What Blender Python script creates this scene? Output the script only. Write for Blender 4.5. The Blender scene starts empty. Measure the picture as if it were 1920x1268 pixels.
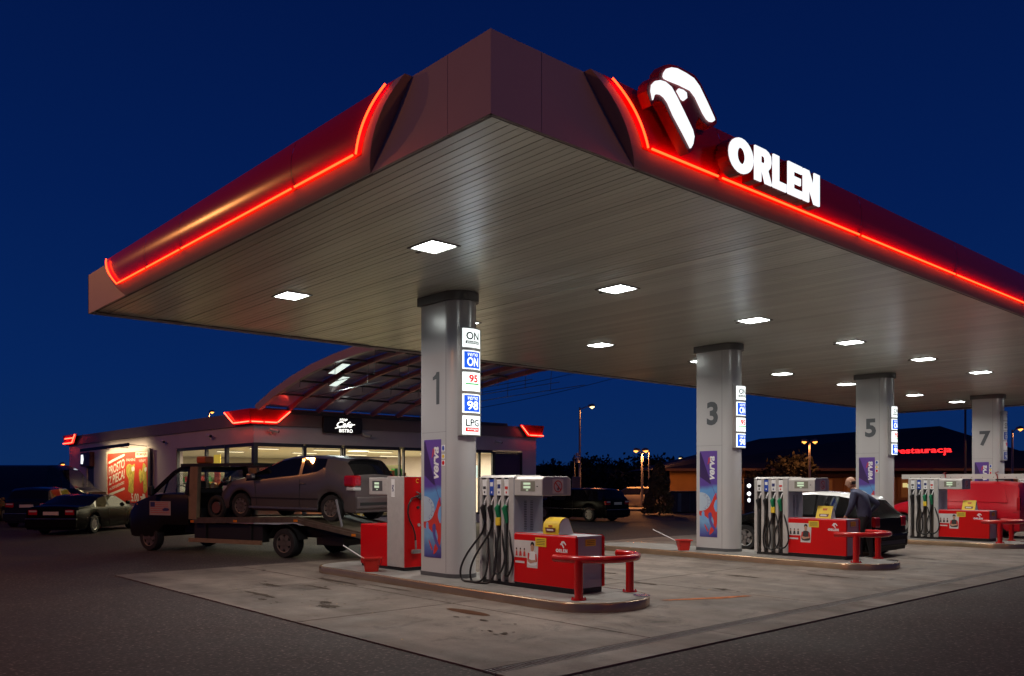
import bpy, bmesh, math, random
from mathutils import Vector, Matrix
random.seed(7)
rad = math.radians
# ---------------------------------------------------------------- camera, sky, exposure
SC = bpy.context.scene
COL = SC.collection
CAM_H = 1.6
cam_data = bpy.data.cameras.new('camera')
cam = bpy.data.objects.new('camera', cam_data)
COL.objects.link(cam)
cam.location = (0, 0, CAM_H)
cam.rotation_euler = (rad(90), 0, rad(-41.88))
cam_data.sensor_width = 36.0
cam_data.lens = 36.0 * 1589.0 / 1920.0
cam_data.shift_y = 269.0 / 1920.0
cam_data.clip_start = 0.05
cam_data.clip_end = 2000
SC.camera = cam

world = bpy.data.worlds.new('World')
SC.world = world
world.use_nodes = True
wn, wl = world.node_tree.nodes, world.node_tree.links
bg = wn['Background']
tc = wn.new('ShaderNodeTexCoord')
sx = wn.new('ShaderNodeSeparateXYZ')
cr = wn.new('ShaderNodeValToRGB')
wl.new(tc.outputs['Generated'], sx.inputs[0])
wl.new(sx.outputs['Z'], cr.inputs[0])
wl.new(cr.outputs[0], bg.inputs['Color'])
e = cr.color_ramp.elements
e[0].position = 0.0
e[0].color = (0.0036, 0.0230, 0.102, 1)
e[1].position = 1.0
e[1].color = (0.0004, 0.0045, 0.036, 1)
m_ = cr.color_ramp.elements.new(0.12)
m_.color = (0.0018, 0.0180, 0.106, 1)
m_ = cr.color_ramp.elements.new(0.30)
m_.color = (0.0010, 0.0122, 0.086, 1)
m_ = cr.color_ramp.elements.new(0.5)
m_.color = (0.0007, 0.0082, 0.064, 1)
bg.inputs['Strength'].default_value = 1.0

SC.view_settings.view_transform = 'Standard'
SC.view_settings.look = 'None'
SC.view_settings.exposure = 0.0
SC.view_settings.gamma = 1.0
SC.view_settings.use_curve_mapping = False
SC.render.engine = 'CYCLES'
SC.cycles.use_denoising = True
SC.cycles.use_light_tree = True
SC.cycles.max_bounces = 6
SC.cycles.diffuse_bounces = 3
SC.cycles.glossy_bounces = 3
SC.cycles.transparent_max_bounces = 10
SC.cycles.sample_clamp_indirect = 4.0
SC.cycles.caustics_reflective = False
SC.cycles.caustics_refractive = False
CANOPY_W = 60.0      # watts of each canopy floodlight
NEON_E = 1.0         # neon multiplier

# ---------------------------------------------------------------- helpers
def lin(h):
    def f(c):
        c /= 255.0
        return c / 12.92 if c <= 0.04045 else ((c + 0.055) / 1.055) ** 2.4
    return tuple(f(c) for c in h)

_mats = {}
def M(name, col, rough=0.5, metal=0.0, var=None, bump=None, em=None, spec=None, coat=0.0, rvar=None):
    """var=(scale, amount) colour noise; bump=(scale, strength); em=(colour, strength)"""
    if name in _mats:
        return _mats[name]
    m = bpy.data.materials.new(name)
    m.use_nodes = True
    nt = m.node_tree
    b = nt.nodes['Principled BSDF']
    b.inputs['Base Color'].default_value = (*col, 1)
    b.inputs['Roughness'].default_value = rough
    b.inputs['Metallic'].default_value = metal
    if spec is not None:
        b.inputs['Specular IOR Level'].default_value = spec
    if coat:
        b.inputs['Coat Weight'].default_value = coat
        b.inputs['Coat Roughness'].default_value = 0.06
    tcn = nt.nodes.new('ShaderNodeTexCoord')
    if var:
        n = nt.nodes.new('ShaderNodeTexNoise')
        n.inputs['Scale'].default_value = var[0]
        n.inputs['Detail'].default_value = 6
        n.inputs['Roughness'].default_value = 0.62
        nt.links.new(tcn.outputs['Object'], n.inputs['Vector'])
        r = nt.nodes.new('ShaderNodeMapRange')
        r.inputs['From Min'].default_value = 0.3
        r.inputs['From Max'].default_value = 0.7
        r.inputs['To Min'].default_value = 1 - var[1]
        r.inputs['To Max'].default_value = 1 + var[1]
        nt.links.new(n.outputs['Fac'], r.inputs['Value'])
        mx = nt.nodes.new('ShaderNodeVectorMath')
        mx.operation = 'SCALE'
        mx.inputs[0].default_value = col
        nt.links.new(r.outputs[0], mx.inputs['Scale'])
        nt.links.new(mx.outputs[0], b.inputs['Base Color'])
    if rvar:
        n = nt.nodes.new('ShaderNodeTexNoise')
        n.inputs['Scale'].default_value = rvar[0]
        n.inputs['Detail'].default_value = 4
        nt.links.new(tcn.outputs['Object'], n.inputs['Vector'])
        r = nt.nodes.new('ShaderNodeMapRange')
        r.inputs['From Min'].default_value = 0.3
        r.inputs['From Max'].default_value = 0.7
        r.inputs['To Min'].default_value = max(0.02, rough - rvar[1])
        r.inputs['To Max'].default_value = min(1, rough + rvar[1])
        nt.links.new(n.outputs['Fac'], r.inputs['Value'])
        nt.links.new(r.outputs[0], b.inputs['Roughness'])
    if bump:
        n = nt.nodes.new('ShaderNodeTexNoise')
        n.inputs['Scale'].default_value = bump[0]
        n.inputs['Detail'].default_value = 5
        nt.links.new(tcn.outputs['Object'], n.inputs['Vector'])
        bp = nt.nodes.new('ShaderNodeBump')
        bp.inputs['Strength'].default_value = bump[1]
        bp.inputs['Distance'].default_value = 0.02
        nt.links.new(n.outputs['Fac'], bp.inputs['Height'])
        nt.links.new(bp.outputs[0], b.inputs['Normal'])
    if em:
        b.inputs['Emission Color'].default_value = (*em[0], 1)
        b.inputs['Emission Strength'].default_value = em[1]
    _mats[name] = m
    return m

def glassmat(name, tint, through=0.6, rough=0.02, body=(0.01, 0.01, 0.012), refl=0.9):
    if name in _mats:
        return _mats[name]
    m = bpy.data.materials.new(name)
    m.use_nodes = True
    nt = m.node_tree
    nt.nodes.clear()
    out = nt.nodes.new('ShaderNodeOutputMaterial')
    tr = nt.nodes.new('ShaderNodeBsdfTransparent')
    tr.inputs[0].default_value = (*tint, 1)
    gl = nt.nodes.new('ShaderNodeBsdfGlossy')
    gl.inputs['Color'].default_value = (0.9, 0.9, 0.9, 1)
    gl.inputs['Roughness'].default_value = rough
    dk = nt.nodes.new('ShaderNodeBsdfDiffuse')
    dk.inputs[0].default_value = (*body, 1)
    lw = nt.nodes.new('ShaderNodeLayerWeight')
    lw.inputs['Blend'].default_value = 0.5
    pw = nt.nodes.new('ShaderNodeMath'); pw.operation = 'POWER'; pw.inputs[1].default_value = 5.0
    fr = nt.nodes.new('ShaderNodeMath'); fr.operation = 'MULTIPLY_ADD'; fr.inputs[1].default_value = refl; fr.inputs[2].default_value = 0.05
    nt.links.new(lw.outputs['Facing'], pw.inputs[0])
    nt.links.new(pw.outputs[0], fr.inputs[0])
    m1 = nt.nodes.new('ShaderNodeMixShader')
    m1.inputs[0].default_value = through
    m2 = nt.nodes.new('ShaderNodeMixShader')
    nt.links.new(dk.outputs[0], m1.inputs[1])
    nt.links.new(tr.outputs[0], m1.inputs[2])
    nt.links.new(fr.outputs[0], m2.inputs[0])
    nt.links.new(m1.outputs[0], m2.inputs[1])
    nt.links.new(gl.outputs[0], m2.inputs[2])
    nt.links.new(m2.outputs[0], out.inputs[0])
    _mats[name] = m
    return m

class MB:
    def __init__(s):
        s.v, s.f, s.mi = [], [], []
    def add(s, vs, fs, mi=0):
        o = len(s.v)
        s.v += [tuple(p) for p in vs]
        s.f += [tuple(i + o for i in f) for f in fs]
        s.mi += [mi] * len(fs)
        return s
    def box(s, x0, x1, y0, y1, z0, z1, mi=0, rot=0.0):
        vs = [(x0, y0, z0), (x1, y0, z0), (x1, y1, z0), (x0, y1, z0), (x0, y0, z1), (x1, y0, z1), (x1, y1, z1), (x0, y1, z1)]
        if rot:
            cx, cy = (x0 + x1) / 2, (y0 + y1) / 2
            c, n = math.cos(rot), math.sin(rot)
            vs = [(cx + (x - cx) * c - (y - cy) * n, cy + (x - cx) * n + (y - cy) * c, z) for x, y, z in vs]
        return s.add(vs, [(0, 3, 2, 1), (4, 5, 6, 7), (0, 1, 5, 4), (1, 2, 6, 5), (2, 3, 7, 6), (3, 0, 4, 7)], mi)
    def beam(s, a, b, w, h, mi=0):
        a, b = Vector(a), Vector(b)
        d = (b - a).normalized()
        up = Vector((0, 0, 1)) if abs(d.z) < 0.95 else Vector((0, 1, 0))
        r = d.cross(up).normalized() * w / 2
        u = r.cross(d).normalized() * h / 2
        vs = [a - r - u, a + r - u, a + r + u, a - r + u, b - r - u, b + r - u, b + r + u, b - r + u]
        return s.add(vs, [(0, 1, 2, 3), (7, 6, 5, 4), (0, 4, 5, 1), (1, 5, 6, 2), (2, 6, 7, 3), (3, 7, 4, 0)], mi)
    def prism(s, poly, fn, d0, d1, mi=0):
        """poly 2D, fn(u, v, d) -> xyz, extruded from d0 to d1"""
        n = len(poly)
        vs = [fn(u, v, d0) for u, v in poly] + [fn(u, v, d1) for u, v in poly]
        fs = [tuple(range(n)), tuple(range(2 * n - 1, n - 1, -1))]
        fs += [(i, i + n, (i + 1) % n + n, (i + 1) % n) for i in range(n)]
        return s.add(vs, fs, mi)
    def sheet(s, poly, fn, d=0.0, mi=0):
        return s.add([fn(u, v, d) for u, v in poly], [tuple(range(len(poly)))], mi)
    def tube(s, pts, r, n=8, cap=True, mi=0):
        pts = [Vector(p) for p in pts]
        rings = []
        prev = None
        for i, p in enumerate(pts):
            if i == 0: d = pts[1] - p
            elif i == len(pts) - 1: d = p - pts[i - 1]
            else: d = (pts[i + 1] - p).normalized() + (p - pts[i - 1]).normalized()
            d.normalize()
            if prev is None:
                up = Vector((0, 0, 1)) if abs(d.z) < 0.9 else Vector((1, 0, 0))
                a = d.cross(up).normalized()
            else:
                a = (prev - d * prev.dot(d)).normalized()
            prev = a
            b = d.cross(a)
            rr = r[i] if isinstance(r, (list, tuple)) else r
            rings.append([p + (a * math.cos(t) + b * math.sin(t)) * rr for t in (2 * math.pi * k / n for k in range(n))])
        vs = [q for ring in rings for q in ring]
        fs = []
        for i in range(len(rings) - 1):
            for k in range(n):
                k2 = (k + 1) % n
                fs.append((i * n + k, i * n + k2, (i + 1) * n + k2, (i + 1) * n + k))
        if cap:
            fs.append(tuple(range(n - 1, -1, -1)))
            fs.append(tuple((len(rings) - 1) * n + k for k in range(n)))
        return s.add(vs, fs, mi)
    def cyl(s, c, r, h, axis='z', n=16, r2=None, mi=0):
        c = Vector(c)
        d = {'x': Vector((1, 0, 0)), 'y': Vector((0, 1, 0)), 'z': Vector((0, 0, 1))}[axis]
        return s.tube([c, c + d * h], [r, r if r2 is None else r2], n, True, mi)
    def build(s, name, mat, parent=None, smooth=None, bevel=0.0):
        me = bpy.data.meshes.new(name)
        me.from_pydata(s.v, [], s.f)
        mats = mat if isinstance(mat, (list, tuple)) else [mat]
        for m in mats:
            me.materials.append(m)
        if len(mats) > 1:
            me.polygons.foreach_set('material_index', s.mi)
        me.update()
        if smooth:
            me.polygons.foreach_set('use_smooth', [True] * len(me.polygons))
            me.set_sharp_from_angle(angle=rad(smooth))
        o = bpy.data.objects.new(name, me)
        COL.objects.link(o)
        if parent is not None:
            o.parent = parent
        if bevel:
            md = o.modifiers.new('edge', 'BEVEL')
            md.width = bevel
            md.segments = 2
            md.limit_method = 'ANGLE'
            md.angle_limit = rad(40)
        return o

def tag(o, label, cat, group=None, kind=None):
    o['label'] = label
    o['category'] = cat
    if group: o['group'] = group
    if kind: o['kind'] = kind
    return o

def thing(name, label, cat, loc=(0, 0, 0), rotz=0.0, group=None):
    o = bpy.data.objects.new(name, None)
    o.empty_display_size = 0.2
    COL.objects.link(o)
    o.location = loc
    o.rotation_euler = (0, 0, rotz)
    return tag(o, label, cat, group)

def struct(o):
    o['kind'] = 'structure'
    return o

def stuff(o):
    o['kind'] = 'stuff'
    return o

def dup(root, dx=0, dy=0, label=None, loc=None, rotz=None):
    r = root.copy()
    COL.objects.link(r)
    if loc is not None: r.location = loc
    else: r.location = (root.location[0] + dx, root.location[1] + dy, root.location[2])
    if rotz is not None: r.rotation_euler = (0, 0, rotz)
    if label: r['label'] = label
    for ch in list(root.children):
        c = ch.copy()
        COL.objects.link(c)
        c.parent = r
        for g in list(ch.children):
            d = g.copy()
            COL.objects.link(d)
            d.parent = c
    return r

def share(name, me, loc, parent, rot=(0, 0, 0)):
    o = bpy.data.objects.new(name, me)
    COL.objects.link(o)
    o.location = loc
    o.rotation_euler = rot
    if parent is not None: o.parent = parent
    return o

def text_geo(body, size=1.0, extrude=0.0, bold=0.0, shear=0.0, width=None, height=None, space=1.0):
    """letters as (verts, faces) centred on x, resting on y=0"""
    cu = bpy.data.curves.new('lettering', 'FONT')
    cu.body = body
    cu.size = size
    cu.extrude = extrude
    cu.offset = bold
    cu.shear = shear
    cu.resolution_u = 3
    cu.space_character = space
    cu.align_x = 'CENTER'
    ob = bpy.data.objects.new('lettering', cu)
    COL.objects.link(ob)
    dg = bpy.context.evaluated_depsgraph_get()
    me = bpy.data.meshes.new_from_object(ob.evaluated_get(dg))
    vs = [tuple(v.co) for v in me.vertices]
    fs = [tuple(p.vertices) for p in me.polygons]
    bpy.data.objects.remove(ob)
    bpy.data.curves.remove(cu)
    bpy.data.meshes.remove(me)
    if not vs: return vs, fs
    x0, x1 = min(v[0] for v in vs), max(v[0] for v in vs)
    y0, y1 = min(v[1] for v in vs), max(v[1] for v in vs)
    kx = (width / (x1 - x0)) if width else 1.0
    ky = (height / (y1 - y0)) if height else (kx if width else 1.0)
    if height and not width: kx = ky
    cx = (x0 + x1) / 2
    return [((x - cx) * kx, (y - y0) * ky, z) for x, y, z in vs], fs

def text(mb, body, fn, u, v, mi=0, **k):
    """put lettering on a surface: fn(u, v, d); centre u, baseline v"""
    vs, fs = text_geo(body, **k)
    mb.add([fn(u + x, v + y, z) for x, y, z in vs], fs, mi)

def text_v(mb, body, fn, u, v, mi=0, **k):
    """lettering turned a quarter turn, reading upwards; centre at (u, v)"""
    vs, fs = text_geo(body, **k)
    mb.add([fn(u - y, v + x, z) for x, y, z in vs], fs, mi)

FW = (math.sin(rad(41.88)), math.cos(rad(41.88)))
RT = (math.cos(rad(41.88)), -math.sin(rad(41.88)))
def W(d, l, z=0.0):
    """far background: metres ahead and metres to the right of the tripod"""
    return (FW[0] * d + RT[0] * l, FW[1] * d + RT[1] * l, z)
VIEW_ROT = rad(-41.88)

# common materials
RED = lin((196, 10, 14))
m_red = M('red_paint', (0.60, 0.003, 0.004), 0.4, spec=0.3)
m_redp = M('red_panel_sheet', (0.42, 0.01, 0.012), 0.3, var=(1.5, 0.05))
m_silver = M('silver_sheet', (0.53, 0.505, 0.48), 0.38, 0.2, var=(9, 0.07))
m_colgrey = M('column_grey_sheet', (0.56, 0.545, 0.54), 0.24, 0.15)
m_white = M('white_print', (0.78, 0.78, 0.78), 0.5)
m_black = M('black_rubber', (0.012, 0.012, 0.013), 0.45, var=(20, 0.2))
m_dark = M('dark_plastic', (0.03, 0.03, 0.033), 0.5, var=(10, 0.15))
m_darkgrey = M('dark_grey_metal', (0.10, 0.10, 0.105), 0.5, 0.2, var=(5, 0.1))
m_yellow = M('yellow_print', (0.75, 0.52, 0.03), 0.5, var=(8, 0.06))
m_chrome = M('bright_metal', (0.62, 0.62, 0.62), 0.18, 1.0)
m_blue = M('blue_print', (0.02, 0.07, 0.42), 0.5)
m_steel = M('brushed_steel_kerb', (0.36, 0.26, 0.17), 0.27, 0.6, var=(1.6, 0.15))
# ---------------------------------------------------------------- ground
def ground_mat(name, base, speck, big, rough=0.85):
    m = bpy.data.materials.new(name)
    m.use_nodes = True
    nt = m.node_tree
    b = nt.nodes['Principled BSDF']
    t = nt.nodes.new('ShaderNodeTexCoord')
    n1 = nt.nodes.new('ShaderNodeTexNoise'); n1.inputs['Scale'].default_value = 28; n1.inputs['Detail'].default_value = 6; n1.inputs['Roughness'].default_value = 0.8
    n2 = nt.nodes.new('ShaderNodeTexNoise'); n2.inputs['Scale'].default_value = 0.35; n2.inputs['Detail'].default_value = 7; n2.inputs['Roughness'].default_value = 0.65
    n3 = nt.nodes.new('ShaderNodeTexVoronoi'); n3.inputs['Scale'].default_value = 42
    nt.links.new(t.outputs['Object'], n1.inputs['Vector'])
    nt.links.new(t.outputs['Object'], n2.inputs['Vector'])
    nt.links.new(t.outputs['Object'], n3.inputs['Vector'])
    def mr(src, a, b_, c, d):
        r = nt.nodes.new('ShaderNodeMapRange')
        for k, v in zip(('From Min', 'From Max', 'To Min', 'To Max'), (a, b_, c, d)): r.inputs[k].default_value = v
        nt.links.new(src, r.inputs['Value']); return r.outputs[0]
    def mul(a, b_):
        x = nt.nodes.new('ShaderNodeMath'); x.operation = 'MULTIPLY'
        nt.links.new(a, x.inputs[0]); nt.links.new(b_, x.inputs[1]); return x.outputs[0]
    f = mul(mr(n1.outputs['Fac'], 0.3, 0.7, 1 - speck, 1 + speck), mr(n2.outputs['Fac'], 0.3, 0.7, 1 - big, 1 + big))
    n4 = nt.nodes.new('ShaderNodeTexNoise'); n4.inputs['Scale'].default_value = 24; n4.inputs['Detail'].default_value = 2
    nt.links.new(t.outputs['Object'], n4.inputs['Vector'])
    n5 = nt.nodes.new('ShaderNodeTexNoise'); n5.inputs['Scale'].default_value = 5; n5.inputs['Detail'].default_value = 8; n5.inputs['Roughness'].default_value = 0.75
    nt.links.new(t.outputs['Object'], n5.inputs['Vector'])
    f = mul(f, mr(n3.outputs['Distance'], 0.0, 0.25, 1 + speck * 1.5, 1.0))
    f = mul(f, mr(n4.outputs['Fac'], 0.55, 0.70, 1.0, 4.0))
    f = mul(f, mr(n5.outputs['Fac'], 0.3, 0.7, 0.60, 1.40))
    s = nt.nodes.new('ShaderNodeVectorMath'); s.operation = 'SCALE'; s.inputs[0].default_value = base
    nt.links.new(f, s.inputs['Scale'])
    nt.links.new(s.outputs[0], b.inputs['Base Color'])
    nt.links.new(mr(n2.outputs['Fac'], 0.3, 0.7, rough - 0.15, rough + 0.08), b.inputs['Roughness'])
    bp = nt.nodes.new('ShaderNodeBump'); bp.inputs['Strength'].default_value = 0.5; bp.inputs['Distance'].default_value = 0.006
    nt.links.new(n1.outputs['Fac'], bp.inputs['Height']); nt.links.new(bp.outputs[0], b.inputs['Normal'])
    return m

def concrete_mat():
    m = bpy.data.materials.new('forecourt_concrete')
    m.use_nodes = True
    nt = m.node_tree
    b = nt.nodes['Principled BSDF']
    g = nt.nodes.new('ShaderNodeNewGeometry')
    L = nt.links.new
    def noise(sc, det, ro=0.6, vec=None, dist=0.0):
        n = nt.nodes.new('ShaderNodeTexNoise'); n.inputs['Scale'].default_value = sc; n.inputs['Detail'].default_value = det
        n.inputs['Roughness'].default_value = ro; n.inputs['Distortion'].default_value = dist
        L(vec or g.outputs['Position'], n.inputs['Vector']); return n.outputs['Fac']
    def mr(src, a, b_, c, d):
        r = nt.nodes.new('ShaderNodeMapRange')
        for k, v in zip(('From Min', 'From Max', 'To Min', 'To Max'), (a, b_, c, d)): r.inputs[k].default_value = v
        L(src, r.inputs['Value']); return r.outputs[0]
    def mul(a, b_):
        x = nt.nodes.new('ShaderNodeMath'); x.operation = 'MULTIPLY'
        L(a, x.inputs[0]); L(b_, x.inputs[1]); return x.outputs[0]
    # wheel polish runs along the lanes (Y), so one noise is stretched that way
    mp = nt.nodes.new('ShaderNodeMapping'); mp.inputs['Scale'].default_value = (1.6, 0.22, 1)
    L(g.outputs['Position'], mp.inputs['Vector'])
    f = mr(noise(0.8, 8, 0.68), 0.3, 0.7, 0.66, 1.28)
    f = mul(f, mr(noise(1.0, 6, 0.6, mp.outputs[0], 0.4), 0.35, 0.65, 0.70, 1.12))
    f = mul(f, mr(noise(55, 2), 0.3, 0.7, 0.9, 1.1))
    f = mul(f, mr(noise(1.7, 8, 0.74, None, 0.8), 0.54, 0.68, 1.0, 0.45))      # oil spots
    oi = nt.nodes.new('ShaderNodeObjectInfo')
    f = mul(f, mr(oi.outputs['Random'], 0, 1, 0.93, 1.07))
    s = nt.nodes.new('ShaderNodeVectorMath'); s.operation = 'SCALE'; s.inputs[0].default_value = (0.182, 0.150, 0.128)
    L(f, s.inputs['Scale']); L(s.outputs[0], b.inputs['Base Color'])
    L(mr(noise(1.4, 6), 0.3, 0.7, 0.50, 0.85), b.inputs['Roughness'])
    b.inputs['Specular IOR Level'].default_value = 0.3
    bp = nt.nodes.new('ShaderNodeBump'); bp.inputs['Strength'].default_value = 0.25; bp.inputs['Distance'].default_value = 0.004
    L(noise(60, 3), bp.inputs['Height']); L(bp.outputs[0], b.inputs['Normal'])
    return m

m_asph = ground_mat('asphalt', (0.036, 0.0265, 0.025), 0.5, 0.28)
m_conc = concrete_mat()
m_isl = M('island_concrete', (0.20, 0.19, 0.178), 0.7, var=(3, 0.22), bump=(50, 0.2))

MB().box(-250, 450, -60, 520, -0.3, 0, 0).build('road', m_asph)
struct(bpy.data.objects['road'])

pad = bpy.data.objects.new('pavement', None); COL.objects.link(pad); struct(pad)
pad['label'] = 'pale concrete forecourt slabs laid under the canopy'
xs = [4.56, 6.78] + [6.78 + 3.64 * k for k in range(1, 9)]
ys = [5.455, 8.74, 11.97, 15.2]
for i in range(len(xs) - 1):
    for j in range(3):
        g = 0.013
        MB().box(xs[i] + g, xs[i + 1] - g, ys[j] + g, ys[j + 1] - g, 0.001, 0.016).build('slab', m_conc, pad, bevel=0.003)
for i in range(11):
    x0 = 4.56 + 3.0 * i
    MB().box(x0 + 0.005, x0 + 2.995, 4.88, 5.29, 0.001, 0.017).build('edge_slab', m_conc, pad, bevel=0.003)
# steel drain grate, half-metre sections
gm = MB()
gm.box(0, 0.5, 0, 0.010, 0, 0.018).box(0, 0.5, 0.130, 0.14, 0, 0.018)
for k in range(11):
    gm.box(0.014 + k * 0.0445, 0.026 + k * 0.0445, 0.010, 0.130, 0.004, 0.017)
m_grate = M('grate_iron', (0.22, 0.215, 0.205), 0.5, 0.1, var=(15, 0.2))
g0 = gm.build('grate_section', m_grate, None)
drain = thing('drain_channel', 'long steel slotted drain along the front edge of the concrete forecourt', 'drain', (4.56, 5.30, 0.0))
g0.parent = drain
for k in range(1, 62):
    share('grate_section', g0.data, (k * 0.503, 0, 0), drain)
MB().box(0, 31.5, -0.012, 0.152, 0.0005, 0.003).build('channel_bed', M('drain_black', (0.004, 0.004, 0.004), 0.9), drain)  # thin black sheet: shade of the deep channel put into its colour

# patches on the concrete
def blob(cx, cy, rx, ry, z, n=26, jag=0.18, seed=1):
    r = random.Random(seed)
    return [(cx + rx * math.cos(2 * math.pi * k / n) * (1 + r.uniform(-jag, jag)), cy + ry * math.sin(2 * math.pi * k / n) * (1 + r.uniform(-jag, jag)), z) for k in range(n)]
m_rust = M('rust_stain', (0.075, 0.032, 0.016), 0.8, var=(9, 0.25), spec=0.1)
pm = MB(); p = blob(6.46, 8.0, 0.10, 0.40, 0.0195, jag=0.05, seed=3); pm.add(p, [tuple(range(len(p)))])
tag(pm.build('iron_cover', m_rust), 'rust brown oval access cover in the concrete beside the nearest island', 'access cover')
pm = MB()
pm.add([(9.0, 7.1, 0.0205), (9.06, 7.0, 0.0205), (9.75, 6.62, 0.0205), (10.3, 6.5, 0.0205), (10.25, 6.58, 0.0205), (9.6, 6.85, 0.0205)], [(0, 1, 2, 3, 4, 5)])
tag(pm.build('repair_strip', M('orange_repair', (0.40, 0.14, 0.06), 0.9, var=(10, 0.4), spec=0.1)), 'orange brown repair strip in the concrete beside the rounded island nose', 'ground patch', kind='structure')

m_oil = M('oil_stain', (0.065, 0.050, 0.040), 0.7, var=(12, 0.3), spec=0.05)
rs = random.Random(11)
spots = [(5.3, 11.2, .05, .45), (5.9, 12.1, .06, .30), (6.3, 11.4, .04, .35), (5.6, 9.9, .06, .12), (5.45, 9.55, .10, .16), (6.9, 12.0, .05, .6), (7.05, 10.6, .03, .5), (5.1, 10.7, .04, .10),
         (10.3, 8.4, .05, .25), (11.0, 9.8, .07, .20), (10.6, 7.2, .04, .18), (12.3, 8.0, .06, .3), (13.4, 7.0, .05, .4), (9.9, 10.9, .05, .3), (17.9, 7.3, .07, .3), (6.2, 7.4, .03, .07), (5.8, 6.6, .025, .05)]
om = MB()
for k, (x, y, a, b_) in enumerate(spots):
    p = blob(x, y, a, b_, 0.0200 + 0.00005 * k, n=22, jag=0.38, seed=k); om.add(p, [tuple(range(len(p)))])
    for j in range(5):
        p = blob(x + rs.uniform(-.15, .15), y + rs.uniform(-.5, .5), rs.uniform(.008, .025), rs.uniform(.01, .05), 0.0212 + 0.00003 * (k * 5 + j), n=9, jag=0.3, seed=k * 7 + j); om.add(p, [tuple(range(len(p)))])
tag(om.build('oil_stains', m_oil), 'dark oil drips and stains scattered over the concrete forecourt', 'stains', kind='stuff')
lm = MB()
for k in range(26):
    x, y = rs.uniform(8.9, 17), rs.uniform(6.2, 11.5)
    if k % 3 == 0: x, y = rs.uniform(4.8, 7.1), rs.uniform(5.8, 12)
    a = rs.uniform(0, 6.28); s_ = rs.uniform(.012, .035)
    lm.add([(x - s_ * math.cos(a), y - s_ * math.sin(a), .021), (x + s_ * .5 * math.sin(a), y - s_ * .5 * math.cos(a), .024), (x + s_ * math.cos(a), y + s_ * math.sin(a), .020), (x - s_ * .5 * math.sin(a), y + s_ * .5 * math.cos(a), .026)], [(0, 1, 2, 3)])
tag(lm.build('leaf_litter', M('dry_leaf', (0.32, 0.22, 0.10), 0.7)), 'small dry leaves and litter lying on the concrete forecourt', 'litter', kind='stuff')

# ---------------------------------------------------------------- canopy
CX0, CX1, CY0, CY1, ZS, ZT = 4.27, 35.85, 5.01, 15.60, 4.5, 5.12
m_fascia = M('fascia_panel', (0.54, 0.465, 0.46), 0.5, 0.0, var=(0.6, 0.05))
m_fred = M('fascia_red_sheet', (0.68, 0.006, 0.007), 0.24, 0.0, spec=0.35)
m_soffit = bpy.data.materials.new('soffit_plank')
m_soffit.use_nodes = True
_nt = m_soffit.node_tree
_b = _nt.nodes['Principled BSDF']
_oi = _nt.nodes.new('ShaderNodeObjectInfo')
_mr = _nt.nodes.new('ShaderNodeMapRange'); _mr.inputs['To Min'].default_value = 0.88; _mr.inputs['To Max'].default_value = 1.08
_nt.links.new(_oi.outputs['Random'], _mr.inputs['Value'])
_sc = _nt.nodes.new('ShaderNodeVectorMath'); _sc.operation = 'SCALE'; _sc.inputs[0].default_value = (0.72, 0.77, 0.70)
_nt.links.new(_mr.outputs[0], _sc.inputs['Scale']); _nt.links.new(_sc.outputs[0], _b.inputs['Base Color'])
_b.inputs['Roughness'].default_value = 0.31
_b.inputs['Metallic'].default_value = 0.45
m_under = M('soffit_trim', (0.13, 0.12, 0.11), 0.5)

canopy = thing('canopy', 'huge flat petrol station canopy with red fascia over the pumps', 'canopy', (0, 0, 0))
MB().box(CX0 + 0.06, CX1 - 0.06, CY0 + 0.06, CY1 - 0.06, 4.56, ZT - 0.03).build('roof', m_darkgrey, canopy)
pk = MB()
prof = [(0.0, 0.012), (0.005, 0.0), (0.096, 0.0), (0.100, 0.004), (0.104, 0.0), (0.195, 0.0), (0.1995, 0.012)]
LY = CY1 - CY0 - 0.22
pk.add([(x, 0, z) for x, z in prof] + [(x, LY, z) for x, z in prof], [(k, k + 7, k + 8, k + 1) for k in range(6)])
first = pk.build('soffit_plank', m_soffit, canopy)
first.location = (CX0 + 0.11, CY0 + 0.11, ZS)
npk = int((CX1 - CX0 - 0.22) / 0.2)
for k in range(1, npk):
    share('soffit_plank', first.data, (CX0 + 0.11 + 0.2 * k, CY0 + 0.11, ZS + random.uniform(-0.0008, 0.0008)), canopy, (random.uniform(-0.0006, 0.0006), random.gauss(0, 0.006), 0))
tr = MB()
tr.box(CX0 + 0.055, CX1 - 0.055, CY0 + 0.055, CY0 + 0.10, 4.49, 4.55).box(CX0 + 0.055, CX1 - 0.055, CY1 - 0.10, CY1 - 0.055, 4.49, 4.55)
tr.box(CX0 + 0.055, CX0 + 0.10, CY0 + 0.102, CY1 - 0.102, 4.49, 4.55).box(CX1 - 0.10, CX1 - 0.055, CY0 + 0.102, CY1 - 0.102, 4.49, 4.55)
tr.build('soffit_trim', m_under, canopy)

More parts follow.
